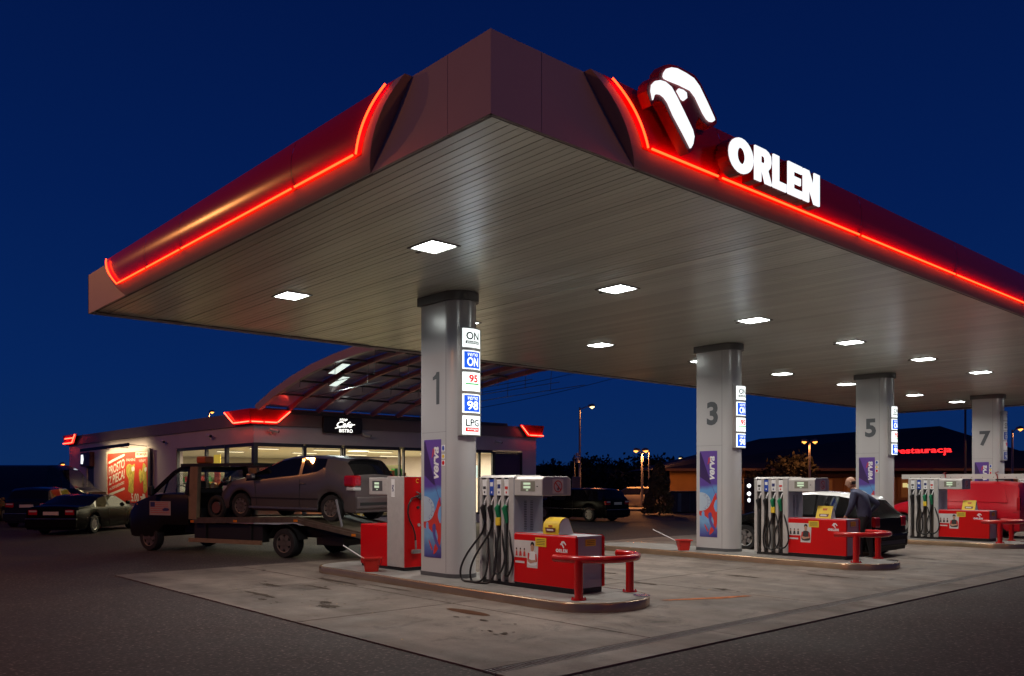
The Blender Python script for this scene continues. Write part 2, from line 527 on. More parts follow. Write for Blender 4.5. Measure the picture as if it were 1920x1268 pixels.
def Ls(u, o, z): return (CX0 - o, CY0 + u, z)
def Rs(u, o, z): return (CX0 + u, CY0 - o, z)
LL, LR = CY1 - CY0, CX1 - CX0
BB, BT = 1.71, 1.05      # where the red part starts, at the bottom and at the top of the fascia
def ub(z): return BB + (BT - BB) * (z - 4.46) / (ZT - 4.46)
def outp(z):
    t = (z - 4.46) / (ZT - 4.46)
    return 0.005 + 0.145 * math.sin(math.pi * min(1, t * 0.86)) ** 0.8 if t > 0 else 0.005
zk = [4.46 + (ZT - 4.46) * k / 14 for k in range(15)]
def side_panels(fn, L, seams, farb):
    """plain corner boards, then the bulging red section with its grey rim, from ub(z) to L-farb(z)"""
    th = 0.03
    fl = lambda a, b, d: fn(a, -d, b)
    for a, b in ((0.0, 0.545), (0.55, None)):
        hi = [(b, 4.46), (b, ZT)] if b else [(ub(4.46), 4.46), (ub(ZT), ZT)]
        MB().prism([(a + 0.001, 4.46), hi[0], hi[1], (a + 0.001, ZT)], fl, 0, th).build('fascia_board', m_fascia, canopy)
    # far plain end
    MB().prism([(L - 0.001, 4.46), (L - farb(4.46), 4.46), (L - farb(ZT), ZT), (L - 0.001, ZT)], fl, 0, th).build('fascia_board', m_fascia, canopy)
    # end cheeks of the bulge
    for f, s in ((ub, 0), (lambda z: L - farb(z), 1)):
        c = MB()
        vs = [fn(f(z), -0.02, z) for z in zk] + [fn(f(z), outp(z), z) for z in zk]
        n = len(zk)
        c.add(vs, [(k, k + 1, n + k + 1, n + k) for k in range(n - 1)])
        c.build('cheek_plate', M('cheek_brown', (0.55, 0.36, 0.30), 0.6), canopy)
    # grey rim (bottom strip + end strips)
    rim = MB()
    kb = 3                    # rows below the neon
    def row(k):
        z = zk[k]; a, b = ub(z), L - farb(z)
        return [fn(a, outp(z), z), fn(a + 0.15, outp(z), z), fn(b - 0.15, outp(z), z), fn(b, outp(z), z)]
    vs = []
    for k in range(15): vs += row(k)
    fs = []
    for k in range(14):
        o = k * 4
        fs += [(o, o + 1, o + 5, o + 4), (o + 2, o + 3, o + 7, o + 6)]
        if k < kb: fs.append((o + 1, o + 2, o + 6, o + 5))
    rim.add(vs, fs)
    rim.add([fn(ub(4.46), -0.02, 4.46), fn(L - farb(4.46), -0.02, 4.46), fn(L - farb(4.46), outp(4.46), 4.46), fn(ub(4.46), outp(4.46), 4.46)], [(0, 1, 2, 3)])
    rim.build('fascia_rim', m_fascia, canopy, smooth=30)
    # red sheets
    cuts = [None] + seams + [None]
    for i in range(len(cuts) - 1):
        sm = MB(); vs = []
        for k in range(kb, 15):
            z = zk[k]
            a = ub(z) + 0.15 if cuts[i] is None else cuts[i] + 0.004
            b = L - farb(z) - 0.15 if cuts[i + 1] is None else cuts[i + 1] - 0.004
            vs += [fn(a, outp(z) + 0.002, z), fn(b, outp(z) + 0.002, z)]
        z = ZT
        vs += [fn(a, 0.0, z + 0.01), fn(b, 0.0, z + 0.01)]
        n = len(vs) // 2
        sm.add(vs, [(2 * k, 2 * k + 1, 2 * k + 3, 2 * k + 2) for k in range(n - 1)])
        sm.build('red_sheet', m_fred, canopy, smooth=40)
side_panels(Ls, LL, [2.98, 6.05, 7.35], lambda z: 1.95 + (1.22 - 1.95) * (z - 4.46) / (ZT - 4.46))
side_panels(Rs, LR, [2.87 + 2.96 * k for k in range(9)], ub)
MB().box(CX0 + 0.0, CX1, CY1 - 0.03, CY1, 4.46, ZT).build('fascia_board', m_fascia, canopy)
MB().box(CX1 - 0.03, CX1, CY0, CY1 - 0.031, 4.46, ZT).build('fascia_board', m_fascia, canopy)
bt = MB()
bt.box(CX0 + 0.032, CX0 + 0.05, CY0 + 0.032, CY1 - 0.032, 4.465, ZT - 0.01).box(CX0 + 0.052, CX1 - 0.032, CY0 + 0.032, CY0 + 0.05, 4.465, ZT - 0.01)
bt.build('fascia_backing', m_darkgrey, canopy)

def neonmat(name, col, s):
    return M(name, (0.8, 0.1, 0.05), 0.4, em=(col, s * NEON_E))
m_neon = neonmat('neon_tube_red', (1.0, 0.036, 0.007), 8.5)
def neon_run(fn, pts, parent, r=0.010, name='neon_tube', mat=None):
    return MB().tube([fn(*p) for p in pts], r, 8).build(name, mat or m_neon, parent, smooth=60)
def neon_curve(sgn, L, fb):
    z0 = zk[3] + 0.01
    out = []
    for k in range(13):
        z = z0 + (ZT - 0.03 - z0) * k / 12
        u = fb(z) + 0.19
        out.append((u if sgn > 0 else L - u, outp(z) + 0.04, z))
    return out
zn = zk[3] + 0.012
farL = lambda z: 1.95 + (1.22 - 1.95) * (z - 4.46) / (ZT - 4.46)
for fn, L, fb2, cuts in ((Ls, LL, farL, [2.97, 6.05, 7.35]), (Rs, LR, ub, [2.87 + 2.96 * k for k in range(9)])):
    neon_run(fn, neon_curve(1, L, ub), canopy)
    neon_run(fn, neon_curve(-1, L, fb2), canopy)
    st = [ub(zn) + 0.21] + cuts
    en = cuts + [L - fb2(zn) - 0.21]
    for a, b in zip(st, en):
        neon_run(fn, [(a + 0.035, outp(zn) + 0.04, zn), (b - 0.04, outp(zn) + 0.04, zn)], canopy)

# ---------------------------------------------------------------- canopy floodlights
m_lamp = M('floodlight_glass', (0.9, 0.9, 0.9), 0.3, em=((0.93, 1.0, 0.95), 16.0))
lamp0 = thing('canopy_light', 'x', 'ceiling light', (0, 0, ZS), 0, 'floodlights set in the canopy ceiling')
fr = MB()
for a in ((-0.22, 0.22, -0.26, -0.23), (-0.22, 0.22, 0.23, 0.26), (-0.22, -0.195, -0.2295, 0.2295), (0.195, 0.22, -0.2295, 0.2295)):
    fr.box(a[0], a[1], a[2], a[3], -0.012, 0.012)
fr.build('lamp_frame', M('lamp_frame_grey', (0.20, 0.19, 0.18), 0.5), lamp0)
MB().add([(-0.180, -0.212, -0.006), (0.180, -0.212, -0.006), (0.180, 0.212, -0.006), (-0.180, 0.212, -0.006), (-0.15, -0.18, -0.020), (0.15, -0.18, -0.020), (0.15, 0.18, -0.020), (-0.15, 0.18, -0.020)],
         [(4, 5, 6, 7), (0, 1, 5, 4), (1, 2, 6, 5), (2, 3, 7, 6), (3, 0, 4, 7)]).build('lamp_glass', m_lamp, lamp0)
MB().box(-0.02, 0.02, 0.262, 0.36, -0.012, 0.01).build('hinge_bar', m_under, lamp0)
ld = bpy.data.lights.new('floodlight', 'AREA')
ld.shape = 'RECTANGLE'; ld.size = 0.32; ld.size_y = 0.4
ld.energy = CANOPY_W; ld.color = (1.0, 0.935, 0.85)
ld.spread = rad(150)
lo = bpy.data.objects.new('floodlight', ld); COL.objects.link(lo); lo.parent = lamp0; lo.location = (0, 0, -0.075)
lx = [6.27, 9.70, 13.40, 17.02, 20.65, 24.25, 29.0, 32.6]
names = ['closest to the canopy corner', 'second from the near corner', 'third from the near corner', 'fourth from the near corner', 'fifth from the near corner', 'sixth from the near corner', 'last but one at the far end', 'last at the far end']
k = 0
for j, (yy, rown) in enumerate(((8.44, 'front row'), (12.14, 'back row'))):
    for i, xx in enumerate(lx):
        lab = 'square white canopy floodlight in the %s %s' % (rown, names[i])
        if k == 0:
            lamp0.location = (xx, yy, ZS); lamp0['label'] = lab
        else:
            dup(lamp0, loc=(xx, yy, ZS), label=lab)
        k += 1

# ---------------------------------------------------------------- roof sign: bird head and name
m_letter = M('sign_face_white', (0.85, 0.85, 0.85), 0.4, em=((0.88, 0.97, 1.0), 1.15))
m_signred = M('sign_case_red', (0.30, 0.006, 0.012), 0.4)
upper = [(6.02, 5.2), (6.03, 5.24), (6.07, 5.29), (6.14, 5.325), (6.23, 5.345), (6.36, 5.345), (6.48, 5.335), (6.57, 5.29), (6.69, 5.18), (6.81, 5.06), (6.82, 5.03), (6.78, 5.0), (6.73, 4.99), (6.68, 5.0), (6.62, 5.04), (6.50, 5.155), (6.43, 5.19), (6.27, 5.19), (6.1, 5.178), (6.04, 5.18)]
lower = [(5.88, 4.94), (5.85, 5.02), (5.86, 5.08), (5.91, 5.13), (5.98, 5.16), (6.06, 5.17), (6.15, 5.15), (6.23, 5.085), (6.35, 4.97), (6.47, 4.85), (6.495, 4.79), (6.475, 4.71), (6.43, 4.66), (6.31, 4.77), (6.17, 4.89), (6.09, 4.98), (6.04, 5.01), (5.99, 5.02), (5.94, 5.01), (5.91, 4.99)]
eye = [(6.22, 5.13), (6.25, 5.17), (6.32, 5.178), (6.375, 5.165), (6.385, 5.11), (6.33, 5.065), (6.29, 5.07)]
back = [(5.81, 5.01), (5.83, 5.09), (5.89, 5.15), (5.98, 5.19), (5.99, 5.24), (6.05, 5.31), (6.14, 5.35), (6.25, 5.37), (6.51, 5.37), (6.61, 5.32), (6.86, 5.07), (6.86, 5.02), (6.80, 4.97), (6.7, 4.955), (6.63, 4.97), (6.57, 5.0), (6.53, 4.93), (6.53, 4.80), (6.50, 4.69), (6.43, 4.625), (6.3, 4.73), (6.07, 4.95), (6.02, 4.98), (5.97, 4.98), (5.92, 4.95), (5.88, 4.90)]
front = lambda u, v, d: (u - 6.3, -d, v - 4.7)
def zoomp(p, k, c): return [(c[0] + (x - c[0]) * k, c[1] + (y - c[1]) * k) for x, y in p]
bird = thing('bird_sign', 'lit white bird head emblem in red case on the canopy front', 'sign', (6.3, 4.72, 4.7))
MB().prism(back, front, -0.11, -0.002).build('sign_case', m_signred, bird)
def inset(poly, g):
    a = sum(poly[i - 1][0] * poly[i][1] - poly[i][0] * poly[i - 1][1] for i in range(len(poly)))
    sg = 1 if a > 0 else -1
    out = []
    for i, p in enumerate(poly):
        q0, q1 = poly[i - 1], poly[(i + 1) % len(poly)]
        tx, ty = q1[0] - q0[0], q1[1] - q0[1]
        n_ = math.hypot(tx, ty) or 1
        out.append((p[0] - sg * ty / n_ * g, p[1] + sg * tx / n_ * g))
    return out
for sh in (upper, lower, eye):
    MB().prism(inset(sh, 0.009), front, 0.0, 0.014).build('lit_face', m_letter, bird)
name_sign = thing('name_sign', 'lit white letters spelling ORLEN on the red canopy fascia', 'sign', (7.87, 4.72, 4.62))
GL = {
 'R': [[(0, 0), (.37, 0), (.37, 1), (0, 1)], [(.37, .79), (.56, .79), (.60, .75), (.95, .86), (.80, .96), (.62, 1), (.37, 1)], [(.60, .75), (.62, .68), (.60, .61), (.93, .52), (.98, .68), (.95, .86)], [(.60, .61), (.56, .57), (.37, .57), (.37, .34), (.45, .34), (.62, 0), (1.02, 0), (.78, .40), (.93, .52)]],
 'L': [[(0, 0), (1, 0), (1, .24), (.44, .24), (.44, 1), (0, 1)]],
 'E': [[(0, 0), (1, 0), (1, .23), (.41, .23), (.41, .39), (.9, .39), (.9, .61), (.41, .61), (.41, .77), (1, .77), (1, 1), (0, 1)]],
 'N': [[(0, 0), (.34, 0), (.34, .50), (.66, 0), (1, 0), (1, 1), (.66, 1), (.66, .50), (.34, 1), (0, 1)]],
 'O': [[(.5 + .5 * math.cos(a), .5 + .5 * math.sin(a)), (.5 + .5 * math.cos(b_), .5 + .5 * math.sin(b_)), (.5 + .17 * math.cos(b_), .5 + .24 * math.sin(b_)), (.5 + .17 * math.cos(a), .5 + .24 * math.sin(a))] for a, b_ in ((2 * math.pi * k / 24, 2 * math.pi * (k + 1) / 24) for k in range(24))],
}
SPANS = [('O', 0.0, 0.242), ('R', 0.258, 0.437), ('L', 0.455, 0.602), ('E', 0.622, 0.785), ('N', 0.802, 1.0)]
def orlen(mb, fn, w_, h_):
    for ch, a, b_ in SPANS:
        for p in GL[ch]: mb.sheet([((a + (b_ - a) * x) * w_, y * h_) for x, y in p], fn)
for ch, a, b_ in SPANS:
    for nm_, mt_, d0, d1, gg in (('letter', m_letter, 0.03, 0.045, 0.0), ('letter_case', m_signred, -0.10, 0.029, 0.009)):
        m1 = MB()
        for p in GL[ch]:
            pp = [(-0.865 + (a + (b_ - a) * x) * 1.73, y * 0.34) for x, y in p]
            cx_, cy_ = -0.865 + (a + b_) / 2 * 1.73, 0.17
            pp = [(cx_ + (x - cx_) * (1 + gg * 6), cy_ + (y - cy_) * (1 + gg * 5)) for x, y in pp]
            m1.prism(pp, lambda u, v, d: (u, -d, v), d0, d1)
        m1.build(nm_, mt_, name_sign)

# ---------------------------------------------------------------- columns
CC = (8.14, 10.30); CR = 0.26; CL = 0.64
OFFS = [0.0, 7.27, 14.52, 22.80]
def col_outline(g=0.0, n=14):
    r = CR + g
    pts = [(-r, CL + g), (-r, 0)]
    pts += [(r * math.cos(math.pi + math.pi * k / n), r * math.sin(math.pi + math.pi * k / n)) for k in range(1, n)]
    pts += [(r, 0), (r, CL + g)]
    return pts
ext = lambda u, v, d: (u, v, d)
m_num = M('number_grey_vinyl', (0.075, 0.085, 0.095), 0.5)
m_pfr = M('sign_box_grey', (0.40, 0.39, 0.38), 0.35, 0.3)
m_lit_w = M('lit_panel_white', (0.8, 0.8, 0.8), 0.3, em=((0.90, 1.0, 0.97), 1.35))
m_lit_b = M('lit_panel_blue', (0.02, 0.06, 0.4), 0.3, em=((0.008, 0.085, 0.62), 1.25))
m_lit_k = M('lit_panel_black', (0.02, 0.02, 0.02), 0.3)
m_lit_r = M('lit_panel_red', (0.5, 0.02, 0.02), 0.3, em=((0.75, 0.02, 0.02), 1.0))
m_lit_g = M('lit_panel_green', (0.02, 0.3, 0.05), 0.3, em=((0.03, 0.42, 0.07), 0.9))
m_un_w = M('unlit_panel_white', (0.6, 0.6, 0.6), 0.3)
m_un_b = M('unlit_panel_blue', (0.02, 0.05, 0.3), 0.3)
m_un_r = M('unlit_panel_red', (0.5, 0.02, 0.03), 0.3)
SR = 0.335
def sfn(dd):
    def f(s, h, d=0.0):
        a = -math.pi / 2 + s / SR
        return ((SR + dd + d) * math.cos(a), (SR + dd + d) * math.sin(a), h)
    return f
def curved_rect(mb, s0, s1, z0, z1, dd, mi=0, n=8):
    f = sfn(dd)
    vs = []
    for k in range(n + 1):
        s = s0 + (s1 - s0) * k / n
        vs += [f(s, z0), f(s, z1)]
    mb.add(vs, [(2 * k, 2 * k + 2, 2 * k + 3, 2 * k + 1) for k in range(n)], mi)
m_verva = bpy.data.materials.new('poster_purple_blue')
m_verva.use_nodes = True
_nt = m_verva.node_tree
_t = _nt.nodes.new('ShaderNodeTexCoord'); _s = _nt.nodes.new('ShaderNodeSeparateXYZ'); _r = _nt.nodes.new('ShaderNodeValToRGB')
_nz = _nt.nodes.new('ShaderNodeTexNoise'); _nz.inputs['Scale'].default_value = 3; _ad = _nt.nodes.new('ShaderNodeMath'); _ad.operation = 'MULTIPLY_ADD'
_nt.links.new(_t.outputs['Object'], _nz.inputs['Vector'])
_nt.links.new(_t.outputs['Generated'], _s.inputs[0])
_nt.links.new(_nz.outputs['Fac'], _ad.inputs[0]); _ad.inputs[1].default_value = 0.12
_nt.links.new(_s.outputs['Z'], _ad.inputs[2])
_nt.links.new(_ad.outputs[0], _r.inputs[0])
_e = _r.color_ramp.elements
_e[0].position = 0.05; _e[0].color = (*lin((62, 50, 120)), 1)
_e[1].position = 1.0; _e[1].color = (*lin((98, 66, 150)), 1)
for p_, c_ in ((0.12, (80, 95, 160)), (0.25, (120, 165, 205)), (0.5, (95, 140, 200)), (0.62, (95, 150, 205)), (0.68, (88, 62, 150))):
    q_ = _r.color_ramp.elements.new(p_); q_.color = (*lin(c_), 1)
_nt.links.new(_r.outputs[0], _nt.nodes['Principled BSDF'].inputs['Base Color'])
m_flame = M('poster_flame_red', lin((205, 60, 50)), 0.4)
m_disc = M('poster_disc_pale', lin((175, 190, 205)), 0.4)
m_violet = M('poster_violet', lin((92, 78, 150)), 0.4)
m_vdark = M('poster_dark_wedge', lin((60, 42, 92)), 0.4)
m_pale = M('poster_outline_pale', lin((225, 205, 205)), 0.4)

def bez(pts, n=5):
    """closed smooth outline through points"""
    out = []
    m = len(pts)
    for i in range(m):
        p0, p1, p2, p3 = pts[i - 1], pts[i], pts[(i + 1) % m], pts[(i + 2) % m]
        for k in range(n):
            t = k / n
            out.append(tuple(0.5 * ((2 * p1[j]) + (-p0[j] + p2[j]) * t + (2 * p0[j] - 5 * p1[j] + 4 * p2[j] - p3[j]) * t * t + (-p0[j] + 3 * p1[j] - 3 * p2[j] + p3[j]) * t ** 3) for j in range(2)))
    return out
def make_column(off, num, lit, rows, z_top, place):
    t = thing('column', 'grey sheet metal column numbered %s %s' % (num, place), 'column', (CC[0] + off, CC[1], 0.13), 0, 'numbered canopy columns')
    z = lambda a: a - 0.13
    MB().prism(col_outline(), ext, 0.06, z(4.37)).build('shaft', m_colgrey, t, smooth=25)
    MB().prism(col_outline(0.006), ext, 0.0, 0.062).build('plinth', m_darkgrey, t, smooth=25)
    MB().prism(col_outline(0.045), ext, z(4.36), z(4.495)).build('capital', M('capital_grey', (0.16, 0.155, 0.15), 0.45, 0.3), t, smooth=25)
    # seams in the cladding
    s = MB(); s.box(-CR - 0.0015, -CR + 0.002, -0.004, 0.0, 0.07, z(4.35))
    s.box(-CR - 0.0015, -CR + 0.002, 0.002, CL - 0.004, z(2.36), z(2.363))
    s.build('cladding_seam', m_dark, t)
    side = lambda u, v, d: (-CR - 0.002 - d, u, v)
    flip = lambda u, v, d: (-CR - 0.003 - d, 0.235 - u, v)   # reading left to right seen from the lane
    m1 = MB()
    if num == '1': m1.sheet([(-0.005, z(2.79)), (0.075, z(2.79)), (0.075, z(3.29)), (0.0, z(3.29)), (-0.02, z(3.255)), (-0.095, z(3.215)), (-0.095, z(3.17)), (-0.005, z(3.185))], flip)
    else: text(m1, num, flip, 0.0, z(2.79), size=0.6, bold=0.022, height=0.50)
    m1.build('number', m_num, t)
    # tall advertising sheet
    y0, y1, z0, z1 = 0.115, 0.555, z(0.42), z(2.25)
    MB().box(-CR - 0.004, -CR - 0.001, y0, y1, z0, z1).build('poster_sheet', m_verva, t)
    ps = lambda u, v, d: (-CR - 0.005 - d, y1 - u, z0 + v)      # u 0..0.44 left to right, v 0..1.83
    a = MB()
    a.sheet([(0.0, 1.80), (0.03, 1.80), (0.29, 1.14), (0.27, 1.12), (0.0, 1.28)], ps, 0.0)
    a.build('dark_wedge', m_vdark, t)
    a = MB()
    text_v(a, 'verva', ps, 0.38, 1.47, size=0.2, shear=0.25, bold=0.006, width=0.50, height=0.125)
    a.build('poster_lettering', m_white, t)
    a = MB()
    a.sheet([(0.20, 1.54), (0.235, 1.70), (0.25, 1.68), (0.225, 1.56)], ps, 0.001).sheet([(0.245, 1.58), (0.262, 1.70), (0.275, 1.66), (0.26, 1.58)], ps, 0.001)
    fl1 = bez([(0.0, 0.56), (0.10, 0.62), (0.27, 0.70), (0.38, 0.90), (0.43, 0.88), (0.437, 0.30), (0.36, 0.14), (0.25, 0.05), (0.27, 0.18), (0.36, 0.30), (0.30, 0.45), (0.19, 0.38), (0.10, 0.43), (0.0, 0.46)], 4)
    a.sheet(fl1, ps, 0.0012)
    a.sheet(bez([(0.12, 0.26), (0.15, 0.25), (0.22, 0.13), (0.19, 0.12)], 3), ps, 0.001)
    a.build('flame_shapes', m_flame, t)
    a = MB()
    a.sheet(bez([(0.06, 0.53), (0.11, 0.54), (0.13, 0.45), (0.20, 0.40), (0.24, 0.28), (0.16, 0.36), (0.06, 0.42)], 4), ps, 0.0022)
    a.sheet(bez([(0.40, 0.78), (0.36, 0.66), (0.40, 0.55), (0.437, 0.56), (0.437, 0.78)], 4), ps, 0.0022)
    a.build('poster_drop', M('poster_sky_blue', lin((120, 165, 215)), 0.4), t)
    a = MB()
    a.sheet(bez([(0.22, 0.48), (0.27, 0.53), (0.31, 0.48), (0.30, 0.36), (0.40, 0.20), (0.437, 0.16), (0.437, 0.10), (0.30, 0.22), (0.24, 0.36)], 4), ps, 0.003)
    a.build('poster_drop', m_violet, t)
    a = MB()
    dc = [(0.02 + 0.26 * math.cos(k * math.pi / 20 - math.pi / 2), 0.75 + 0.20 * math.sin(k * math.pi / 20 - math.pi / 2)) for k in range(21)]
    dc = [(max(0, u), v) for u, v in dc]
    a.sheet([(0.0, 0.55)] + dc[1:-1] + [(0.0, 0.95)], ps, 0.0042)
    a.build('poster_disc', m_disc, t)
    a = MB()
    rr = [(0.02 + 0.19 * math.cos(k * math.pi / 16 - math.pi / 2), 0.75 + 0.145 * math.sin(k * math.pi / 16 - math.pi / 2)) for k in range(2, 15)]
    for k in range(len(rr) - 1):
        (u0, v0), (u1, v1) = rr[k], rr[k + 1]
        a.sheet([(u0, v0), (u0 + 0.006, v0), (u1 + 0.006, v1), (u1, v1)], ps, 0.0052)
    for k in range(3, 14, 2):
        u, v = 0.02 + 0.225 * math.cos(k * math.pi / 16 - math.pi / 2), 0.75 + 0.172 * math.sin(k * math.pi / 16 - math.pi / 2)
        a.sheet([(u - 0.008, v - 0.01), (u + 0.008, v - 0.01), (u + 0.008, v + 0.01), (u - 0.008, v + 0.01)], ps, 0.0052)
    a.sheet([(0.28, 1.14), (0.29, 1.14), (0.437, 0.84), (0.437, 0.82)], ps, 0.0052)
    a.build('poster_lines', m_violet, t)
    if num in '157':
        for zz, mm, h in ((2.11, m_blue, 0.10), (1.985, m_yellow, 0.07), (1.885, m_red, 0.085)):
            q = MB(); q.box(-CR - 0.003, -CR - 0.0008, 0.022, 0.105, z(zz - h / 2), z(zz + h / 2)); q.build('sticker', m_white, t)
            q = MB(); q.add([(-CR - 0.004, 0.0635 + 0.03 * math.cos(k * math.pi / 8), z(zz) + h * 0.4 * math.sin(k * math.pi / 8)) for k in range(16)], [tuple(range(16))])
            q.build('sticker_mark', mm, t)
    # price/grade light box wrapped round the rounded end
    top, bot = z_top + 0.02, z_top - rows.__len__() * 0.33 + 0.03
    bx = MB()
    n = 14; vs = []
    for k in range(n + 1):
        a_ = -math.pi / 2 + rad(-43 + 86 * k / n)
        for r_ in (0.262, SR):
            for h_ in (z(bot), z(top)):
                vs.append((r_ * math.cos(a_), r_ * math.sin(a_), h_))
    fs = []
    for k in range(n):
        o = 4 * k
        fs += [(o + 2, o + 6, o + 7, o + 3), (o, o + 4, o + 6, o + 2), (o + 1, o + 3, o + 7, o + 5)]
    fs += [(0, 2, 3, 1), (4 * n, 4 * n + 1, 4 * n + 3, 4 * n + 2)]
    bx.add(vs, fs)
    box = bx.build('light_box', m_pfr, t, smooth=30)
    zz = z_top
    for kind in rows:
        lw, lb, lk, lr, lg = (m_lit_w, m_lit_b, m_lit_k, m_lit_r, m_lit_g) if lit else (m_un_w, m_un_b, m_lit_k, m_un_r, m_un_w)
        q = MB()
        z0_, z1_ = z(zz - 0.285), z(zz)
        curved_rect(q, -0.178, 0.178, z0_, z1_, 0.004, 0)
        if kind in ('VON', 'V98'):
            curved_rect(q, -0.150, 0.150, z0_ + 0.018, z1_ - 0.018, 0.006, 1)
            text(q, 'verva', sfn(0.008), 0, z0_ + 0.195, 0, size=0.1, shear=0.3, bold=0.0, width=0.19, height=0.05)
            text(q, 'ON' if kind == 'VON' else '98', sfn(0.008), 0, z0_ + 0.045, 0, size=0.2, bold=0.005, width=0.21, height=0.135)
        elif kind == 'ON':
            text(q, 'ON', sfn(0.008), 0, z0_ + 0.115, 2, size=0.2, bold=0.005, width=0.24, height=0.12)
            curved_rect(q, -0.13, 0.13, z0_ + 0.055, z0_ + 0.1, 0.006, 2)
            text(q, 'ekodiesel', sfn(0.008), 0, z0_ + 0.064, 0, size=0.05, width=0.22, height=0.034)
        elif kind == '95':
            text(q, '95', sfn(0.008), 0.01, z0_ + 0.13, 3, size=0.2, bold=0.008, width=0.17, height=0.12)
            curved_rect(q, -0.13, 0.13, z0_ + 0.098, z0_ + 0.118, 0.006, 4)
            text(q, 'eurosuper', sfn(0.008), 0, z0_ + 0.06, 4, size=0.05, width=0.22, height=0.026)
        elif kind == 'LPG':
            text(q, 'LPG', sfn(0.008), 0, z0_ + 0.125, 2, size=0.2, bold=0.004, width=0.25, height=0.11)
            curved_rect(q, -0.13, 0.13, z0_ + 0.045, z0_ + 0.108, 0.006, 3)
            text(q, 'autogaz', sfn(0.008), 0, z0_ + 0.058, 0, size=0.05, width=0.2, height=0.038)
        elif kind == 'T':
            text(q, 'T', sfn(0.008), 0, z0_ + 0.09, 2, size=0.2, bold=0.004, height=0.12)
        q.build('lit_panel' if lit else 'sign_panel', [lw, lb, lk, lr, lg], box)
        zz -= 0.33
    return t
make_column(OFFS[0], '1', True, ['ON', 'VON', '95', 'V98', 'LPG'], 3.915, 'on the nearest pump island')
make_column(OFFS[1], '3', True, ['ON', 'VON', '95', 'V98'], 3.59, 'on the second pump island')
make_column(OFFS[2], '5', True, ['ON', 'VON', '95', 'V98'], 3.59, 'behind the man in the blue sweater')
make_column(OFFS[3], '7', False, ['T', 'ON', 'VON', '95', 'V98'], 3.915, 'on the farthest pump island')

# ---------------------------------------------------------------- islands
IC, IA, IB = 8.08, 0.77, 0.70
def island_outline(g=0.0, n=18):
    a, b = IA + g, IB + g
    pts = [(a * math.cos(math.pi + math.pi * k / n), -b * abs(math.sin(math.pi * k / n)) + 7.45) for k in range(n + 1)]
    pts += [(a * math.cos(math.pi * k / n), b * math.sin(math.pi * k / n) + 13.0) for k in range(n + 1)]
    return pts
islands = []
ilab = ['nearest raised concrete pump island with steel kerb and gas pump', 'second pump island with steel kerb, beside the black car with white roof', 'third pump island, in front of the red van', 'farthest raised pump island, cut off by the right edge']
for k, off in enumerate(OFFS):
    if k == 0:
        t = thing('pump_island', ilab[0], 'pump island', (IC, 0, 0), 0, 'pump islands under the canopy')
        MB().prism(island_outline(-0.03), ext, 0.0, 0.129).build('island_top', m_isl, t)
        kb = MB()
        rings = [(0.0, 0.0), (0.0, 0.108), (-0.006, 0.124), (-0.02, 0.131), (-0.05, 0.131), (-0.05, 0.12)]
        outs = [island_outline(g) for g, _ in rings]
        n = len(outs[0]); vs = [(x, y, z) for o_, (_, z) in zip(outs, rings) for x, y in o_]
        kb.add(vs, [(r * n + i, r * n + (i + 1) % n, (r + 1) * n + (i + 1) % n, (r + 1) * n + i) for r in range(len(rings) - 1) for i in range(n)])
        kb.build('steel_kerb', m_steel, t, smooth=50)
        MB().cyl((0.46, 7.02, 0.1295), 0.11, 0.006, 'z', 20).build('access_cap', m_chrome, t, smooth=40)
        isl0 = t
    else:
        dup(isl0, dx=off, label=ilab[k])

# ---------------------------------------------------------------- guard rails
m_rail = M('guard_rail_red', (0.50, 0.005, 0.005), 0.26, coat=0.3)
t = thing('guard_rail', 'x', 'guard rail', (8.17, 7.50, 0.13), 0, 'red pump guard rails')
rl = []
r_ = 0.58
rl.append((-r_, 0.16, 0.50))
for k in range(17):
    a = math.pi + math.pi * k / 16
    rl.append((r_ * math.cos(a), r_ * math.sin(a) * 0.92, 0.50))
rl.append((r_, 0.12, 0.50))
MB().tube(rl, 0.047, 14).build('top_rail', m_rail, t, smooth=50)
for px, py in ((-0.53, -0.22), (0.56, -0.12)):
    MB().cyl((px, py, 0.0), 0.055, 0.49, 'z', 16).build('rail_post', m_rail, t, smooth=50)
    f = MB(); f.cyl((px, py, 0.0), 0.098, 0.014, 'z', 20)
    for k in range(4):
        a = math.pi / 4 + k * math.pi / 2
        f.cyl((px + 0.078 * math.cos(a), py + 0.078 * math.sin(a), 0.014), 0.009, 0.022, 'z', 6)
    f.build('post_flange', m_rail, t, smooth=40)
rlab = ['curved red guard rail at the nose of the nearest island', 'curved red guard rail beside the man and the second pump', 'curved red guard rail in front of the red van', 'curved red guard rail of the farthest island']
t['label'] = rlab[0]
for k in (1, 2, 3): dup(t, dx=OFFS[k], label=rlab[k])

